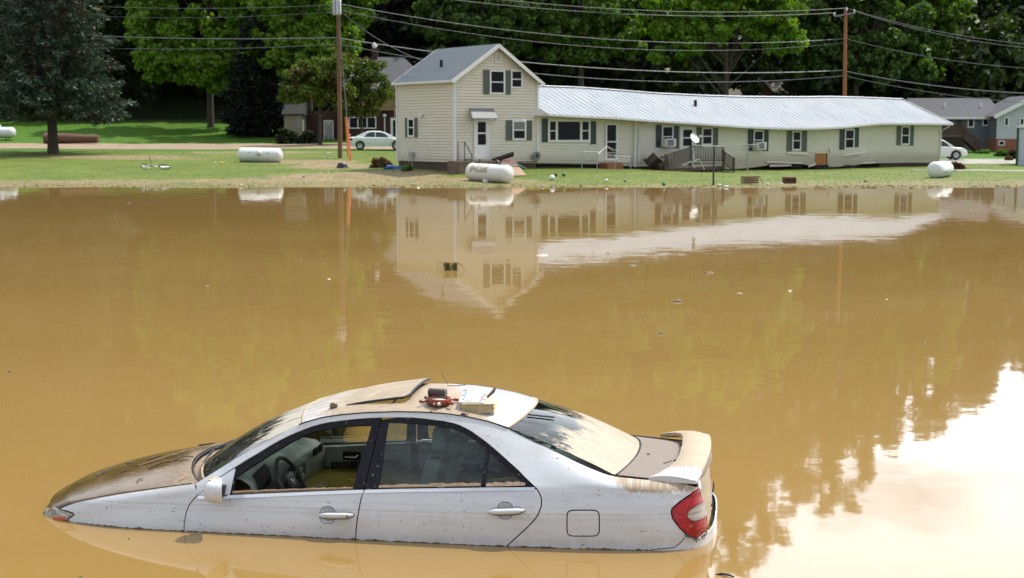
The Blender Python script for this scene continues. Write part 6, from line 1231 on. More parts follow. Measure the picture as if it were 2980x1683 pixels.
for x, y in ((2428, 41), (2464, 27), (2486, 33)): q = at(x, y, 116.8) - G2; m = MB(); m.lathe([(.03, -.12), (.08, -.1), (.05, -.04), (.09, 0), (.05, .05), (.07, .10), (0, .14)], 12, Matrix.Translation(q)); m.build('insulator', simple('pale_porcelain', (.5, .55, .62), .2), p2, 50)
def wire(label, A, B, sag, r=.022, mat=M_WIRE, n=28, loop=None, group='overhead wires'):
    A, B = Vector(A), Vector(B); C0 = (A + B) / 2; w = thing('overhead_wire', label, 'wire', C0, 0, group); m = MB(); pts = []
    for k in range(n + 1):
        s_ = k / n; p = A.lerp(B, s_); p.z -= 4 * sag * s_ * (1 - s_); pts.append(p - C0)
    m.tube(pts, r, 5); m.build('cable', mat, w, 60); return w
def wl3(xa, ya, da, xb, yb, db, sag, label, r=.022, mat=M_WIRE): return wire(label, at(xa, ya, da), at(xb, yb, db), sag, r, mat)
# between the poles
wl3(985, -66, 99, 2464, 24, 117, 1.1, 'topmost bare wire between the two utility poles', .020); wl3(975, -48, 98.6, 2428, 38, 116.8, 1.0, 'second bare wire between the poles, ending on the crossarm tip', .020)
wl3(988, 12, 99, 2459, 113, 117, 1.25, 'third wire down between the poles, crossing above the gable'); wl3(988, 30, 99, 2459, 125, 117, 1.5, 'fourth wire down between the poles, faint and thin', .015)
wl3(988, 112, 99, 2458, 205, 117, 1.0, 'thick bundled cable passing just behind the farmhouse ridge', .035); wl3(988, 130, 99, 2458, 221, 117, 1.35, 'lowest cable between the poles, above the metal roof', .03, M_WIRE)
# to the right of the right pole
wl3(2464, 24, 117, 3060, 134, 108, .5, 'topmost wire running right from the crossarm pole', .020); wl3(2488, 33, 117, 3060, 146, 108, .5, 'second wire running right from the crossarm pole', .020); wl3(2461, 113, 117, 3060, 203, 108, .45, 'middle wire running right from the crossarm pole', .017)
wl3(2461, 208, 117, 3060, 275, 108, .35, 'thick bundled cable running right from the crossarm pole', .035); wl3(2461, 222, 117, 3060, 305, 108, .35, 'lowest cable running right towards the grey house', .025, M_BCAB)
# to the left of the left pole
wl3(984, 14, 99, -60, -6, 112, .5, 'topmost wire running left from the transformer pole through the spruce', .016); wl3(984, 34, 99, -60, 22, 112, .6, 'thin dark wire second from top, left of the transformer pole', .014, M_BCAB); wl3(984, 110, 99, -60, 84, 112, .35, 'thick pale bundled cable running left from the transformer pole', .035); wl3(984, 129, 99, -60, 122, 112, .45, 'lowest dark cable running left from the transformer pole', .022, M_BCAB)
wl3(988, 30, 99, 1232, 178, 84.5, .35, 'service wire slanting down from transformer pole to farmhouse roof', .02, M_BCAB)
# guy wires with coloured guards
for (x0, y0, x1, y1, col, lab, xg, yg) in ((990, 60, 1012, 455, (.62, .30, .03), 'yellow guarded guy wire leaning beside the left utility pole', 1002, 338), (992, 110, 1018, 470, (.55, .12, .02), 'orange guarded guy wire, middle of the three by the utility pole', 1008, 352), (994, 150, 1021, 468, (.50, .03, .02), 'red guarded guy wire, rightmost by the left utility pole', 1014, 345)):
    A = at(x0, y0, 99); B = ground_at(x1, y1); g_ = thing('guy_wire', lab, 'guy wire', B, 0, 'guarded guy wires'); m = MB(); m.tube([A - B, (0, 0, 0)], .013, 5); m.build('cable', M_WIRE, g_)
    C_ = A.lerp(B, (yg - y0) / (y1 - y0)) - B; m = MB(); m.tube([C_, Vector((0, 0, 0))], .042, 8); m.build('guard', simple('guard_paint', col, .5), g_, 60)

# ------------------------------------------------------------------ small things on the lawn
lg = ground_px(232, 416, 121.5) ; lg2 = thing('fallen_log', 'brown bare tree log lying on the grass behind the spruce trunk', 'log', lg + Vector((0, 0, .42)), -.03); m = MB(); m.tube([(-3.0, .1, .05), (-1, 0, .03), (.6, 0, 0), (1.6, 0, 0)], [.46, .42, .36, .33], 14); m.build('trunk', wood('bare_log', (.15, .075, .045)), lg2, 60)
bk = ground_px(455, 492, 86); by = thing('fallen_bicycle', 'grey muddy bicycle lying on the grass near the water', 'bicycle', bk + Vector((0, 0, .08)), .12)
for x, a in ((-.62, .5), (.50, .22)):
    MX = Matrix.Translation((x, 0, .10)) @ Matrix.Rotation(a, 4, 'Y') @ Matrix.Rotation(.35, 4, 'X'); m = MB(); m.tube([MX @ Vector((.33 * math.cos(q), .33 * math.sin(q), 0)) for q in np.linspace(0, 2 * math.pi, 29)], .03, 6, False); wl_ = m.build('wheel', M_GRILLE, by, 60); m = MB()
    for k in range(10): q = 2 * math.pi * k / 10; m.tube([MX @ Vector((0, 0, 0)), MX @ Vector((.31 * math.cos(q), .31 * math.sin(q), 0))], .006, 4)
    m.build('spokes', M_RIM, wl_)
m = MB(); m.tube([(-.62, 0, .14), (-.25, .06, .18), (.45, .04, .17)], .03, 6); m.tube([(-.25, .06, .18), (-.05, .3, .1), (.45, .3, .12), (.5, 0, .12)], .022, 6); m.build('frame', M_RIM, by, 60)
m = MB(); m.tube([(-.30, .05, .2), (-.36, .02, .55), (-.42, .0, .72)], .018, 6); m.build('handlebar', M_GRILLE, by, 60); m = MB(); m.rbox(.12, .36, .2, .32, .18, .27, .03); m.build('saddle', M_GRILLE, by)
bt = ground_px(996, 490, 87); tb_ = thing('black_tub', 'small black plastic tub upside down near the utility pole', 'tub', bt, .4); m = MB(); m.lathe([(0, .32), (.20, .32), (.30, .22), (.34, .06), (.42, .03), (.42, 0)], 20); m.build('bowl', simple('black_plastic', (.012, .012, .014), .35), tb_, 40)
bl = ground_px(1142, 476, 84); tb_ = thing('blue_tarp', 'crumpled blue plastic sheet beside the brown shrub', 'tarp', bl, .2); m = MB(); m.blob((0, 0, .08), .30, 3, .35, 2, (1.6, .8, .5)); m.build('sheet', simple('blue_plastic', (.04, .12, .42), .4), tb_)
litter = [(953, 439, 105, 'white', .14, 'white plastic scrap on the gravel left of the utility pole'), (940, 459, 99, 'white', .12, 'leftmost white cup in the row left of the pole foot'), (947, 459, 99, 'white', .08, 'small white scrap second in the row by the pole foot'), (960, 459, 99, 'white', .10, 'third white scrap in the row by the pole foot'), (966, 459, 99, 'white', .11, 'white cup nearest to the pole foot'),
          (625, 467, 93, 'white', .16, 'torn white and brown wrapper left of the clean gas tank'), (645, 471, 92, 'yellow', .18, 'yellow and white crumpled bag left of the clean gas tank'), (884, 512, 79, 'dark', .13, 'dark round scrap on the muddy grass below the utility pole'), (955, 492, 83, 'white', .10, 'pale scrap on bare mud before the black tub'),
          (1607, 506, 76.5, 'white', .26, 'large white ball on the grass under the picture window'), (1618, 496, 79, 'dark', .16, 'black and white can behind the large white ball'), (1641, 498, 79, 'green', .20, 'bright green ball near the large white ball'), (1765, 512, 75.5, 'white', .15, 'small white ball inside the metal canopy frame'), (1819, 513, 75.5, 'grey', .14, 'grey scrap at the right foot of the canopy frame'), (1932, 533, 72.6, 'green', .18, 'dull green ball at the water edge below the armchairs'),
          (2095, 534, 72.4, 'white', .16, 'flat white rag on the grass right of the clothesline post'), (2113, 543.5, 71.2, 'white', .20, 'bright white box at the water line right of the clothesline post'), (2014, 549, 70.6, 'brown', .22, 'brown wrack at the water line left of the clothesline post'), (2276, 521, 75, 'white', .12, 'white scrap left of the rusty block'), (2235, 530, 73.2, 'pale', .2, 'pale sticks on the grass right of the tilted crate'), (2519, 512, 77, 'brown', .16, 'reddish brown dead plant on the right hand lawn'), (1580, 536, 71.8, 'pale', .16, 'pale paper scrap on the shore below the picture window'), (140, 547, 70.8, 'white', .09, 'white speck on the shore below the spruce trunk'), (700, 533, 72.4, 'pale', .16, 'pale crumpled paper on the shore below the clean tank'), (692, 542, 71.2, 'yellow', .10, 'yellow scrap at the water line below the clean tank'), (1218, 540, 70.6, 'white', .10, 'white scrap at the water line before the farmhouse corner')]
LC = dict(white=(.72, .72, .70), yellow=(.62, .48, .10), dark=(.03, .025, .02), green=(.035, .17, .06), grey=(.2, .2, .19), brown=(.16, .09, .05), pale=(.50, .42, .33)); LM = {k: simple('litter_' + k, c, .5, 0, .2, 8) for k, c in LC.items()}
rr = random.Random(21)
for i, (x, y, d, c, s_, lab) in enumerate(litter):
    G = ground_px(x, y, d); t_ = thing('ball' if 'ball' in lab else 'litter_scrap', lab, 'ball' if 'ball' in lab else 'litter', G, rr.uniform(0, 3), 'flood litter on the lawn'); m = MB()
    s_ *= .58
    if 'ball' in lab or 'can' in lab: m.blob((0, 0, s_ * .9), s_, i, .04, 2)
    elif 'cup' in lab: m.lathe([(s_ * .6, 0), (s_ * .8, s_ * 1.8), (s_ * .7, s_ * 1.8), (s_ * .5, .02), (0, .02)], 12)
    elif 'box' in lab: m.rbox(-s_, s_, -s_ * .6, s_ * .6, 0, s_ * .8, .02)
    else: m.blob((0, 0, s_ * .4), s_, i, .35, 1, (1.3, .8, .6))
    m.build('body', LM[c], t_, 60)
G = ground_px(2183, 527, 74.2); cr_ = thing('tilted_crate', 'brown slatted wooden crate tipped over on the lawn', 'crate', G, .35); m = MB()
for k in range(4): m.box(-.42, .36, -.25, .25, .05 + .10 * k, .12 + .10 * k)
m.build('slats', simple('crate_wood', (.15, .07, .045), .8, 0, .3, 9), cr_); m = MB(); m.bar((.38, -.26, .45), (.62, -.30, 0), .12, .03); m.build('loose_end', LM['pale'], cr_)
G = ground_px(2297, 520, 75.5); cr_ = thing('rusty_block', 'rusty brown chunky block standing on the lawn below the third shuttered window', 'block', G, .1); m = MB(); m.rbox(-.34, .34, -.22, .22, 0, .34, .05); m.build('body', simple('rusty_iron', (.11, .050, .022), .85, 0, .5, 12, bump=.6), cr_); m = MB()
for x in (-.18, .0, .18): m.tube([(x, -.22, .18), (x, -.25, .18)], .06, 10)
m.build('hole_rims', M_VOID, cr_)
# canopy frame, clothesline
M_TUBE = simple('grey_tube', (.34, .34, .33), .4, .4)
cf = hthing('canopy_frame', 'thin grey metal canopy frame standing before the second wing door', 'frame', hp_(1765, 510, -3.2)[0], -3.2, 0); uc_ = hp_(1765, 510, -3.2)[0]
c_ = lambda x, y, o_: (lambda q: Vector((q[0] - uc_, o_ + 3.2, q[1])))(hp_(x, y, o_))
for x0, y0, x1, y1, o_ in ((1692, 512, 1695, 441, -3.6), (1736, 514, 1740, 448, -4.4), (1834, 513, 1836, 458, -3.6), (1790, 508, 1791, 446, -2.4)): m = MB(); m.tube([c_(x0, y0, o_), c_(x1, y1, o_)], .022, 6); m.build('post', M_TUBE, cf)
m = MB(); m.tube([c_(1695, 441, -3.6), c_(1740, 448, -4.4), c_(1836, 458, -3.6), c_(1791, 446, -2.4), c_(1695, 441, -3.6)], .016, 6); m.build('top_rail', M_TUBE, cf); m = MB(); pk = c_(1766, 427, -3.5)
for x, y, o_ in ((1740, 448, -4.4), (1836, 458, -3.6), (1791, 446, -2.4)): m.tube([c_(x, y, o_), pk], .020, 6)
m.build('roof_bar', M_TUBE, cf); m = MB()
for k in range(5): y = 452 + k * 4; m.tube([c_(1738, y, -4.4), c_(1836, y + 4, -3.6)], .009, 4)
m.build('sagging_cords', M_TUBE, cf)
PB = ground_px(2076, 532, 72.8); cl1 = thing('clothesline_post', 'dark green T shaped clothesline post nearest the water', 'clothesline post', PB, HA - .9, 'clothesline posts'); m = MB(); hgt = (at(2077, 427, PB.y) - PB).z; m.tube([(0, 0, -.2), (0, 0, hgt)], .05, 8); m.build('post', M_IRON, cl1, 60); m = MB(); m.tube([(-.6, 0, hgt), (.6, 0, hgt)], .04, 8); m.build('crossbar', M_TUBE, cl1, 60)
QB = hw(hp_(2175, 495, -2.6)[0], -2.6, 0); QB.z = float(gz(QB.x, QB.y)); cl2 = thing('clothesline_post', 'thin grey clothesline post against the wing wall right of the deck', 'clothesline post', QB, HA - .9, 'clothesline posts'); hq = hp_(2176, 422, -2.6)[1] - QB.z; m = MB(); m.tube([(0, 0, -.2), (0, 0, hq)], .045, 8); m.build('post', M_TUBE, cl2, 60); m = MB(); m.tube([(-.6, 0, hq), (.6, 0, hq)], .035, 8); m.build('crossbar', M_TUBE, cl2, 60)
RB = hw(hp_(1990, 425, -3.6)[0], -3.6, hp_(1990, 426, -3.6)[1])
for k, lab in ((-.5, 'clothesline cord on the nearer side between the two posts'), (.5, 'clothesline cord on the farther side between the two posts')):
    dx = Vector((math.cos(HA - .9), math.sin(HA - .9), 0)) * k; wire(lab, PB + dx + Vector((0, 0, hgt)), QB + dx + Vector((0, 0, hq)), .18, .012, M_WIRE, 14, group='clothesline cords')

# ------------------------------------------------------------------ trees, shrubs, grass
def leaf_mat(name, c1, c2, tr=.35, sc=1.2, third=None):
    t = NT(name); o = t.geo(); f, _ = t.noise(o, sc, 4, .6); f2, _ = t.noise(o, sc * 7, 2)
    c = t.mix(t.ramp(t.math('ADD', t.math('MULTIPLY', f, .6), t.math('MULTIPLY', f2, .4)), .35, .66), c1, c2)
    if third: f3, _ = t.noise(o, .45, 3); c = t.mix(t.ramp(f3, .52, .66), c, third)
    d = t.n('ShaderNodeBsdfDiffuse'); t.l(c, d.inputs[0]); tl_ = t.n('ShaderNodeBsdfTranslucent'); hs = t.n('ShaderNodeHueSaturation'); hs.inputs['Saturation'].default_value = 1.15; hs.inputs['Value'].default_value = 1.6; t.l(c, hs.inputs['Color']); t.l(hs.outputs[0], tl_.inputs[0])
    g = t.n('ShaderNodeBsdfGlossy'); g.inputs['Roughness'].default_value = .45; m1 = t.n('ShaderNodeMixShader'); m1.inputs[0].default_value = tr; t.l(d.outputs[0], m1.inputs[1]); t.l(tl_.outputs[0], m1.inputs[2])
    m2 = t.n('ShaderNodeMixShader'); m2.inputs[0].default_value = .03; t.l(m1.outputs[0], m2.inputs[1]); t.l(g.outputs[0], m2.inputs[2]); return t.end(m2.outputs[0])
def leaves(centres, radii, n, size, rng, up=.35, stretch=1.5, squash=.75):
    """n leaf sprays about each centre: small bent faces pointing every way"""
    k = len(centres); C_ = np.repeat(centres, n, 0); r_ = np.repeat(radii, n); d = rng.normal(size=(k * n, 3)); d /= np.linalg.norm(d, axis=1, keepdims=True)
    P_ = C_ + d * (r_ * rng.random(k * n) ** .45)[:, None] * np.array([1, 1, squash])
    nr = d * .6 + rng.normal(size=d.shape) * .6; nr[:, 2] += up; nr /= np.linalg.norm(nr, axis=1, keepdims=True)
    a = np.cross(nr, rng.normal(size=d.shape)); a /= np.linalg.norm(a, axis=1, keepdims=True); b = np.cross(nr, a); s = size * (.6 + .8 * rng.random(k * n))[:, None]
    V = np.stack([P_ - a * s * .5 * stretch, P_ + b * s * .42 + nr * s * .12, P_ + a * s * .5 * stretch, P_ - b * s * .42 + nr * s * .12], 1).reshape(-1, 3)
    return V, np.arange(len(V)).reshape(-1, 4)
M_TRUNK = simple('dark_bark', (.050, .038, .028), .9, 0, .4, 5, bump=.5)
def tree(name, label, cat, X, Y, hgt, crowns, mat, seed, n_leaf=110, size=.30, n_cl=None, trunk=.35, trunkh=None, lean=0., forks=5, group=None, crange=(.42, 1.0), z=None, bark=None):
    """crowns: list of (dx, dy, z, rx, ry, rz) lobes relative to the foot"""
    rng = np.random.default_rng(seed); z0 = float(gz(X, Y)) if z is None else z; root = thing(name, label, cat, (X, Y, z0), 0, group); cs, rs = [], []
    for (dx, dy, zc, rx, ry, rz, n) in crowns:
        d = rng.normal(size=(n, 3)); d /= np.linalg.norm(d, axis=1, keepdims=True); k = (.62 + .42 * rng.random(n))[:, None]; k[: n // 5] *= .6
        cs.append(np.array([dx, dy, zc]) + d * k * np.array([rx, ry, rz])); rs.append(rng.uniform(*crange, n))
    cs = np.concatenate(cs); rs = np.concatenate(rs); V, F = leaves(cs, rs, n_leaf, size, rng); np_mesh('crown', V, F, mat, root)
    m = MB(); th = trunkh or hgt * .55; m.tube([(0, 0, -.3), (0, 0, .3), (lean * .5, 0, th * .5), (lean, 0, th)], [trunk * 1.35, trunk, trunk * .8, trunk * .45], 10)
    idx = rng.choice(len(cs), min(forks * 3, len(cs)), False)
    for i in idx:
        s_ = rng.uniform(.45, .95); A = np.array([lean * s_, 0, th * s_]); B = cs[i]; M_ = (A + B) / 2 + np.array([0, 0, rng.uniform(-.4, .6)]); m.tube([A, M_, B], [trunk * .32, trunk * .2, trunk * .07], 6)
    m.build('trunk', bark or M_TRUNK, root, 60); return root
def X_at(px, d): return at(px, 300, d).x
def Z_at(py, d): return at(1490, py, d).z
L_LIME = leaf_mat('lime_leaves', (.080, .18, .014), (.20, .33, .026), .45, 1.0); L_GREEN = leaf_mat('green_leaves', (.055, .120, .018), (.14, .235, .032), .42, .9); L_MID = leaf_mat('mid_green_leaves', (.040, .088, .018), (.105, .180, .032), .38, .8)
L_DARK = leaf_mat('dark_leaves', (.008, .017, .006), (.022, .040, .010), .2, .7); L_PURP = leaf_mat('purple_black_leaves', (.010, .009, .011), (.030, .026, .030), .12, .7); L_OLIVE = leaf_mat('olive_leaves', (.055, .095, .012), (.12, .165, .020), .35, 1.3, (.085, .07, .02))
# blue spruce on the left
def spruce(name, label, X, Y, hgt, r0, clear, mat, seed, dens=1., tuft=.36, group=None, trunk=.40):
    rng = np.random.default_rng(seed); z0 = float(gz(X, Y)); root = thing(name, label, 'tree', (X, Y, z0), 0, group); P0, D0 = [], []; h = clear
    while h < hgt - .5:
        k = 1 - (h - clear) / (hgt - clear); r_ = r0 * (k ** .72) * (.85 if h < clear + .6 else 1.); nb = int(max(5, 9 * k + 4) * dens); ph = rng.random() * 6.3
        for b in range(nb):
            a = ph + 2 * math.pi * b / nb + rng.normal() * .12; L_ = r_ * rng.uniform(.72, 1.12); nt = int(max(3, L_ / .15)); droop = rng.uniform(.16, .34)
            for j in range(nt):
                s = (j + .6 * rng.random()) / nt; 
                if s < .22: continue
                rr_ = s * L_; zz = h + rng.normal() * .11 - droop * rr_ * (1 - .35 * s) + .10 * rr_ * s * s; w = .42 * (1 - s) + .20; off = rng.normal() * w
                P0.append((rr_ * math.cos(a) - off * math.sin(a), rr_ * math.sin(a) + off * math.cos(a), zz)); D0.append((math.cos(a) - .6 * off * math.sin(a), math.sin(a) + .6 * off * math.cos(a), rng.uniform(-.55, .25)))
        h += rng.uniform(.42, .60) / dens
    P_ = np.array(P0); D = np.array(D0); D /= np.linalg.norm(D, axis=1, keepdims=True); n = len(P_); q = 9; Pq = np.repeat(P_, q, 0); Dq = np.repeat(D, q, 0) + rng.normal(size=(n * q, 3)) * .55; Dq /= np.linalg.norm(Dq, axis=1, keepdims=True)
    L_ = tuft * rng.uniform(.5, 1.15, (n * q, 1)); s = np.cross(Dq, rng.normal(size=Dq.shape)); s /= np.linalg.norm(s, axis=1, keepdims=True); s *= L_ * .13; Pq = Pq + rng.normal(size=Pq.shape) * .05
    V = np.stack([Pq - s * .6, Pq + Dq * L_ * .5 + s, Pq + Dq * L_, Pq + Dq * L_ * .5 - s], 1).reshape(-1, 3); np_mesh('crown', V, np.arange(len(V)).reshape(-1, 4), mat, root)
    m = MB(); m.tube([(0, 0, -.3), (0, 0, .15), (0, 0, 1.2), (0, 0, hgt * .5), (0, 0, hgt - .4)], [trunk * 1.35, trunk * 1.1, trunk * .9, trunk * .55, .05], 12)
    for b in range(40): a = rng.random() * 6.3; h = rng.uniform(clear, hgt * .8); k = 1 - (h - clear) / (hgt - clear); L_ = r0 * k ** .72 * .7; m.tube([(0, 0, h), (L_ * math.cos(a), L_ * math.sin(a), h - .18 * L_)], [.06, .015], 5)
    m.build('trunk', M_TRUNK, root, 60); return root
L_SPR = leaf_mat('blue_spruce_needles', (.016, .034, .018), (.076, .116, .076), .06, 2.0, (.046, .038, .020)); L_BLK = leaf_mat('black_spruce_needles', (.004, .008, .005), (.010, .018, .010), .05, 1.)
SP = ground_px(155, 447, 105)
spruce('blue_spruce', 'big blue green spruce with bare trunk foot at the left edge', SP.x, SP.y, 21, 6.0, 3.1, L_SPR, 3, 1.0, .46)
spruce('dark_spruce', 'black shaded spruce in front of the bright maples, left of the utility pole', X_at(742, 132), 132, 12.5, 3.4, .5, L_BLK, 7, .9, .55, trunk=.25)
# bright maples
tree('maple_tree', 'bright lime green maple over the lawn, right of the blue spruce', 'tree', X_at(612, 140), 140, 24, [(-1.2, 0, 13.5, 6.0, 4.8, 5.5, 95), (1.0, -.4, 18.5, 5.5, 4.5, 5.5, 85), (-4.2, -1.5, 9.0, 3.2, 2.6, 3.0, 40), (.8, -2., 6.6, 2.8, 2., 3.0, 40), (3.6, -1, 8.8, 3.0, 2.4, 3.2, 36), (-5.4, -1, 13, 2.6, 2.4, 3.5, 34), (4.8, -1, 14, 3, 3, 4, 34), (.5, -2.5, 4.9, 2.3, 1.6, 2.0, 32), (-2.6, -2, 6.4, 2.4, 1.8, 2.4, 28), (2.6, -2.2, 6.2, 2.2, 1.6, 2.2, 26), (-4.6, -1.5, 6.6, 2.2, 1.8, 2.0, 24)], L_LIME, 11, 120, .31, group='broadleaf trees behind the lawn')
tree('maple_tree', 'lime yellow maple directly behind the left utility pole', 'tree', X_at(900, 134), 134, 25, [(.2, 0, 16, 5.6, 4.6, 6.2, 95), (2.0, -1, 11.5, 4.2, 3.4, 3.6, 46), (-3.0, -.5, 12.8, 3.4, 3, 4, 36), (.8, -2, 8.2, 3.6, 2.4, 2.8, 40), (-2.6, -2, 8.4, 2.4, 2, 3, 26), (4.2, -1, 13.5, 2.8, 2.6, 4, 34), (2.6, -2.5, 8.0, 2.4, 2, 2.6, 30)], L_LIME, 12, 125, .30, group='broadleaf trees behind the lawn')
tree('ornamental_tree', 'small olive brown tree left of the utility pole, thin dark trunk', 'tree', X_at(930, 119), 119, 7, [(-1.0, 0, 5.0, 2.2, 1.6, 1.9, 44), (.8, 0, 6.2, 2.0, 1.5, 1.8, 36), (-2.2, 0, 4.0, 1.2, 1, 1.1, 14), (1.5, 0, 4.2, 1.2, .8, 1.2, 16)], L_OLIVE, 13, 90, .20, trunk=.17, trunkh=4.4, crange=(.4, .7))
tree('ornamental_tree', 'loose olive bush tree between the utility pole and the brick house roof', 'tree', X_at(1052, 121), 121, 7, [(-.6, 0, 5.4, 1.9, 1.4, 2.2, 36), (1.2, 0, 4.9, 1.6, 1.2, 1.9, 28), (-1.4, 0, 3.6, 1.1, .8, 1.3, 14), (.4, 0, 3.3, 1.2, .7, 1.2, 16)], L_OLIVE, 14, 80, .19, trunk=.12, trunkh=4.4, crange=(.35, .65))
# behind the house
G_ = 'tall trees behind the farmhouse'
tree('dark_maple', 'purple black tree standing behind the farmhouse chimney gap', 'tree', X_at(1190, 150), 150, 26, [(0, 0, 13, 6.5, 4, 8, 95), (2.6, 0, 19, 5, 4, 5, 40)], L_PURP, 21, 110, .40, group=G_)
tree('tall_tree', 'green tree rising right behind the farmhouse gable', 'tree', X_at(1405, 140), 140, 25, [(-1.2, 0, 12.0, 4.4, 3.5, 4.2, 60), (.8, 0, 18, 5, 4, 5, 60), (2.5, -1, 10.4, 4.0, 3, 3.8, 56), (-3.6, -1, 10.4, 2.8, 2.4, 3.2, 34), (5, 0, 14, 3, 3, 4, 34)], L_MID, 22, 115, .31, group=G_)
tree('tall_tree', 'wide green tree above the left part of the wing roof', 'tree', X_at(1690, 142), 142, 26, [(-1.5, 0, 12.2, 5.5, 4, 4.2, 70), (1.8, -.5, 14, 5, 4, 4.6, 66), (0, 0, 20, 6, 4.5, 5, 70), (-3.2, -1, 9.0, 3.2, 2.2, 2.6, 36), (3.6, -1, 9.4, 3.2, 2.4, 2.6, 36), (.4, -1, 8.6, 2.6, 2, 2.4, 26), (-6, 0, 12.4, 2.6, 2.4, 4, 34)], L_GREEN, 23, 115, .31, group=G_)
tree('tall_tree', 'bright green forked tree above the middle of the wing roof', 'tree', X_at(2112, 138), 138, 26, [(-2.4, 0, 12.6, 4.6, 4, 3.5, 62), (2.6, -.5, 13.2, 4.4, 3.6, 3.6, 62), (0, 0, 18.5, 6.4, 4.6, 5.2, 85), (4.6, -.5, 10.6, 2.4, 2.2, 2.0, 18), (-4.8, 0, 10.2, 2.8, 2, 2.4, 30), (-6, 0, 14, 3, 2.6, 4, 36), (5.8, 0, 15, 2.8, 2.4, 3.6, 34)], L_LIME, 24, 125, .30, trunkh=9.5, forks=6, group=G_)
tree('tall_tree', 'dense green tree behind the right utility pole', 'tree', X_at(2490, 146), 146, 26, [(-2.5, 0, 13.0, 5., 4, 5, 66), (3.0, 0, 11.5, 4.5, 4, 5, 66), (.5, 0, 19, 6, 4.5, 5, 70), (4.6, -1, 7.6, 3.2, 2.4, 3.0, 40), (-4.8, -1, 9.0, 3.2, 2.4, 3.4, 40), (.2, -1, 8.6, 3.2, 2.2, 2.8, 34)], L_MID, 25, 115, .33, group=G_)
tree('tall_tree', 'pale green tree with a steep right edge, right of the utility pole', 'tree', X_at(2668, 152), 152, 26, [(-1, 0, 14, 4.5, 4, 4.5, 55), (1.6, 0, 16.8, 4.6, 4, 5, 66), (3., -.5, 12.4, 2.8, 2.4, 2.8, 30), (.4, -.5, 10.2, 3.2, 2.4, 3.2, 40), (.8, -.5, 7.6, 2.6, 2, 2.4, 26)], L_GREEN, 26, 115, .33, group=G_)
tree('low_tree', 'rounded green bush tree behind the grey house roof', 'tree', X_at(2850, 158), 158, 9, [(0, 0, 4.6, 3.6, 3, 2.9, 46), (-2.2, 0, 3.2, 2, 2, 1.8, 14)], L_MID, 27, 100, .30, trunkh=4, group=G_, z=Z_at(262, 158) - 2.0)
tree('low_tree', 'second rounded bush tree at the far right above the grey house', 'tree', X_at(2968, 160), 160, 9, [(0, 0, 4.8, 2.6, 2.4, 2.8, 36), (1.8, 0, 3.5, 2., 2, 2, 14)], L_MID, 28, 100, .30, trunkh=4, group=G_, z=Z_at(262, 160) - 2.0)
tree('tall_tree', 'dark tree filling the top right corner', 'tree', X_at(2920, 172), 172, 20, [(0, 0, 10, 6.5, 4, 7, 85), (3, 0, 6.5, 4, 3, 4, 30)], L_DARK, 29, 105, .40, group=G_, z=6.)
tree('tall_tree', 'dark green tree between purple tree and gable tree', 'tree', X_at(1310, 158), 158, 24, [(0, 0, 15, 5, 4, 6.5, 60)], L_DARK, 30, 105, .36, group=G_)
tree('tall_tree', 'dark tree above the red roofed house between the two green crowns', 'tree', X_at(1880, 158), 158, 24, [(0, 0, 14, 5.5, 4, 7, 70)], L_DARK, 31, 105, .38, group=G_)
# the wooded hillside, one mass
rng = np.random.default_rng(5); VV, FF = [], []; nv = 0
for Y0, sp in ((150, 5.5), (158, 6), (168, 6.5), (180, 7), (193, 7), (206, 7), (218, 8)):
    for X in np.arange(-78 - (Y0 - 150) * .4, 86 + (Y0 - 150) * .4, sp):
        x = X + rng.uniform(-2, 2); y = Y0 + rng.uniform(-2.5, 2.5); lat = x / y * 170; g = float(gz(x, y)); hh = rng.uniform(13, 19) * (1 - .25 * sstep(30, 64, lat)); n = 46
        d = rng.normal(size=(n, 3)); d /= np.linalg.norm(d, axis=1, keepdims=True); c = np.array([x, y, g + hh * .52]) + d * (.55 + .5 * rng.random((n, 1))) * np.array([3.9, 3.4, hh * .50]); c[:, 2] = np.maximum(c[:, 2], g + .2)
        V, F = leaves(c, rng.uniform(.9, 1.6, n), 44, .62, rng); VV.append(V); FF.append(F + nv); nv += len(V)
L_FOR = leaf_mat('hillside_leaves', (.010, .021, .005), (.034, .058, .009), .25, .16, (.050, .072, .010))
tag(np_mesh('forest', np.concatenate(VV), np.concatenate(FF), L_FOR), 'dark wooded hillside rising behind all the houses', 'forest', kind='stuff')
# shrubs
def shrub(label, px, py, d, w, h, mat, seed, n=26, size=.12, stems=False):
    G = ground_px(px, py, d); rng = np.random.default_rng(seed); root = thing('shrub', label, 'shrub', G); dd = rng.normal(size=(n, 3)); dd[:, 2] = np.abs(dd[:, 2]); dd /= np.linalg.norm(dd, axis=1, keepdims=True)
    V, F = leaves(dd * np.array([w, w * .7, h]) * (.5 + .4 * rng.random((n, 1))), rng.uniform(.18, .3, n) * max(.7, h), 90, size, rng, up=.1, stretch=2.4 if stems else 1.5); np_mesh('foliage', V, F, mat, root)
    m = MB()
    for k in range(6): a = rng.random() * 6.3; m.tube([(0, 0, -.1), (w * .5 * math.cos(a), w * .35 * math.sin(a), h * .6)], [.03, .01], 5)
    m.build('stems', M_TRUNK, root); return root
L_BRN = leaf_mat('brown_grass_leaves', (.080, .045, .020), (.16, .09, .04), .2, 2.); L_RED = leaf_mat('red_brown_leaves', (.060, .024, .016), (.12, .050, .03), .2, 2.)
shrub('rounded brown grassy shrub beside the left wall of the farmhouse', 1112, 482, 87, .72, .62, L_BRN, 41, 30, .13, True); shrub('red brown shrub behind the end on gas tank', 2788, 492, 97, .42, .50, L_RED, 42, 24, .12, True); shrub('dark shaded bush at the foot of the pale shed', 833, 417, 122, .9, 1.5, L_DARK, 48, 30, .18); shrub('dark shaded bush before the brick wall, right of the pale shed', 900, 418, 122, 1.0, 1.3, L_DARK, 49, 30, .18)
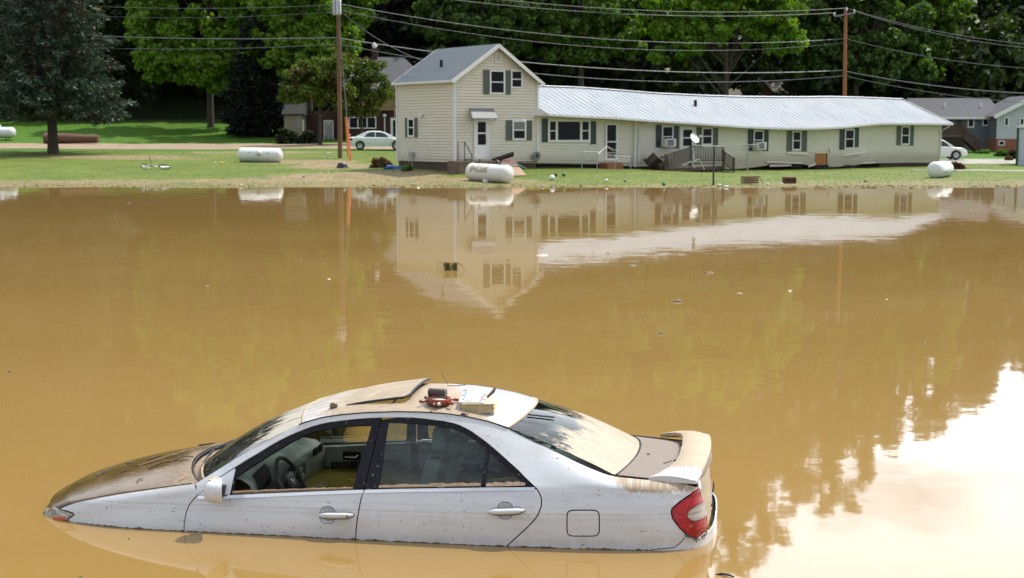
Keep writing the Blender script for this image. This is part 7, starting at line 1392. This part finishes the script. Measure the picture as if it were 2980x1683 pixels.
shrub('green shrub before the brick base of the grey house', 2916, 441, 127, .62, .62, L_GREEN, 43); shrub('darker narrow shrub beside the metal shed', 2946, 446, 122, .42, .75, L_DARK, 44); shrub('low green plants at the foot of the deck stairs', 2862, 428, 131, .8, .35, L_GREEN, 45); shrub('small dark plant on the gravel edge before the shed', 2936, 456, 117, .25, .35, L_BRN, 46)
shrub('small green weeds at the farmhouse wall near the gas meter', 1188, 478, 82, .3, .3, L_MID, 47, 10)
# grass blades
rng = np.random.default_rng(8); n = 40000; Y = 71 + 38 * rng.random(n) ** 1.5; X = (rng.random(n) - .5) * (Y * .78); Z = gz(X, Y); cl_ = np.sin(X * 1.9 + 3 * np.sin(Y * .8)) + np.sin(X * .7 - Y * 1.3) + rng.normal(size=n) * .9; ok = (Z > .006) & (cl_ > -2.2) ; X, Y, Z = X[ok], Y[ok], Z[ok]; n = len(X)
a = rng.random(n) * 6.3; h = rng.uniform(.015, .05, n); w = .012 + .02 * rng.random(n); lx, ly = rng.normal(size=n) * .05, rng.normal(size=n) * .05
V = np.stack([np.stack([X - w * np.cos(a), Y - w * np.sin(a), Z - .01], 1), np.stack([X + w * np.cos(a), Y + w * np.sin(a), Z - .01], 1), np.stack([X + lx, Y + ly, Z + h], 1)], 1).reshape(-1, 3)
L_GRS = leaf_mat('grass_blades', (.085, .12, .012), (.16, .18, .026), .3, .5, (.18, .155, .06)); tag(np_mesh('grass', V, np.arange(len(V)).reshape(-1, 3), L_GRS), 'short green and muddy grass of the lawn', 'grass', kind='stuff')

# wrack: bits of straw and mud along the water line
rng = np.random.default_rng(9); n = 2600; X = (rng.random(n) - .5) * 62; Y = 70.2 + 2.6 * rng.random(n); Z = gz(X, Y); ok = (Z > -.004) & (Z < .06) & (np.sin(X * .8) + np.sin(X * .31 + 2) + rng.normal(size=n) > .2); X, Y, Z = X[ok], Y[ok], Z[ok] + .012; n = len(X); a = rng.random(n) * 3.1; L_ = rng.uniform(.03, .16, n); w = rng.uniform(.012, .04, n)
V = np.stack([np.stack([X + L_ * np.cos(a), Y + L_ * np.sin(a), Z], 1), np.stack([X - w * np.sin(a), Y + w * np.cos(a), Z + .03], 1), np.stack([X - L_ * np.cos(a), Y - L_ * np.sin(a), Z], 1), np.stack([X + w * np.sin(a), Y - w * np.cos(a), Z + .01], 1)], 1).reshape(-1, 3)
tag(np_mesh('shore_wrack', V, np.arange(len(V)).reshape(-1, 4), simple('wrack', (.19, .14, .08), .9, 0, .7, 3.)), 'straw and mud scraps left along the water line', 'wrack', kind='stuff')

# ------------------------------------------------------------------ debris floating on the water
rr = random.Random(31)
def floater(name, label, cat, x, y, build, mat, rz=0.): P_ = on_z(x, y); t_ = thing(name, label, cat, P_, rz, 'debris adrift on the flood'); m = MB(); build(m); m.build('body', mat, t_, 60); return t_
P_ = on_z(1304, 787); gc = thing('grass_clump', 'green brown grass clump hung on a bent stalk in mid water', 'grass clump', P_, 0, 'debris adrift on the flood'); gc.scale = (.46, .46, .46); rng = np.random.default_rng(4); n = 420
X = np.where(rng.random(n) < .62, rng.normal(-.05, .09, n), rng.normal(.30, .07, n)); Z = .36 - rng.random(n) * .38; Y = rng.normal(0, .06, n); dx = rng.normal(size=n) * .04; V = np.stack([np.stack([X, Y, Z], 1), np.stack([X + .02, Y, Z], 1), np.stack([X + dx, Y, Z - .16], 1)], 1).reshape(-1, 3); np_mesh('tuft', V, np.arange(len(V)).reshape(-1, 3), leaf_mat('wet_grass', (.03, .035, .008), (.10, .10, .02), .2, 6.), gc)
m = MB(); m.tube([(-.42, 0, -.05), (-.50, 0, .34), (-.2, 0, .36), (.2, 0, .33), (.58, 0, .28), (.78, .05, -.05)], .012, 5); m.tube([(.58, 0, .28), (.50, .1, .02)], .008, 5); m.build('stalk', simple('green_stalk', (.16, .16, .05), .7), gc, 60)
lf_ = lambda s: (lambda m: m.blob((0, 0, .004), s * .40, rr.randint(0, 99), .4, 1, (1.6, 1, .35)))
for i, (x, y, s, c, lab) in enumerate(((2062, 795, .17, 'brown', 'brown muddy clod floating below the roof reflection'), (1845, 774, .16, 'grey', 'loose dark leaf raft at the edge of the roof reflection'), (1772, 738, .11, 'dark', 'dark leaf scrap in the middle of the roof reflection'), (605, 833, .05, 'pale', 'tiny white fleck on the open water at left'), (377, 591, .26, 'dark', 'dark scrap near the far shore below the bicycle'), (28, 1082, .045, 'dark', 'dark fleck near the left picture edge'), (958, 813, .08, 'pale', 'pale fleck left of the hung grass clump'), (1577, 744, .18, 'pale', 'pale foam scrap right of the gable reflection'), (1982, 1280, .012, 'dark', 'dark crumb on the water behind the sedan boot'), (2300, 848, .1, 'pale', 'white bubble patch right of the muddy clod'), (2150, 855, .09, 'pale', 'white bubble patch straight below the wing reflection'), (375, 1569, .018, 'dark', 'dark crumb in the sedan reflection near its front wing'), (72, 1391, .016, 'brown', 'brown crumb left of the sedan nose'), (2580, 872, .06, 'pale', 'pale fleck in the right water below the pole reflection'), (1725, 735, .07, 'green', 'small green leaf beside the dark leaf scrap'), (2690, 1000, .05, 'dark', 'dark fleck far right on the brown water'))):
    floater('floating_scrap', lab, 'flotsam', x, y, lf_(s), LM[c], rr.uniform(0, 3))
for x, y, L_, lab, rz in ((1970, 879, .11, 'grey stick drifting right of the gable reflection', .15), (1925, 972, .06, 'small grey stick drifting nearer than the other stick', -.1), (2108, 1677, .065, 'black curled leaf stem at the bottom edge right of the sedan', -.5), (235, 1680, .018, 'green leaf tip at the bottom edge below the sedan nose', .2)): floater('floating_stick', lab, 'stick', x, y, lambda m: m.tube([(-L_, 0, .0), (-L_ * .3, L_ * .2, .15 * L_), (L_ * .4, 0, .2 * L_), (L_, L_ * .25, .0)], [.04 * L_, .12 * L_, .13 * L_, .05 * L_], 6), LM['grey'] if 'grey' in lab else (LM['green'] if 'green' in lab else LM['dark']), rz)
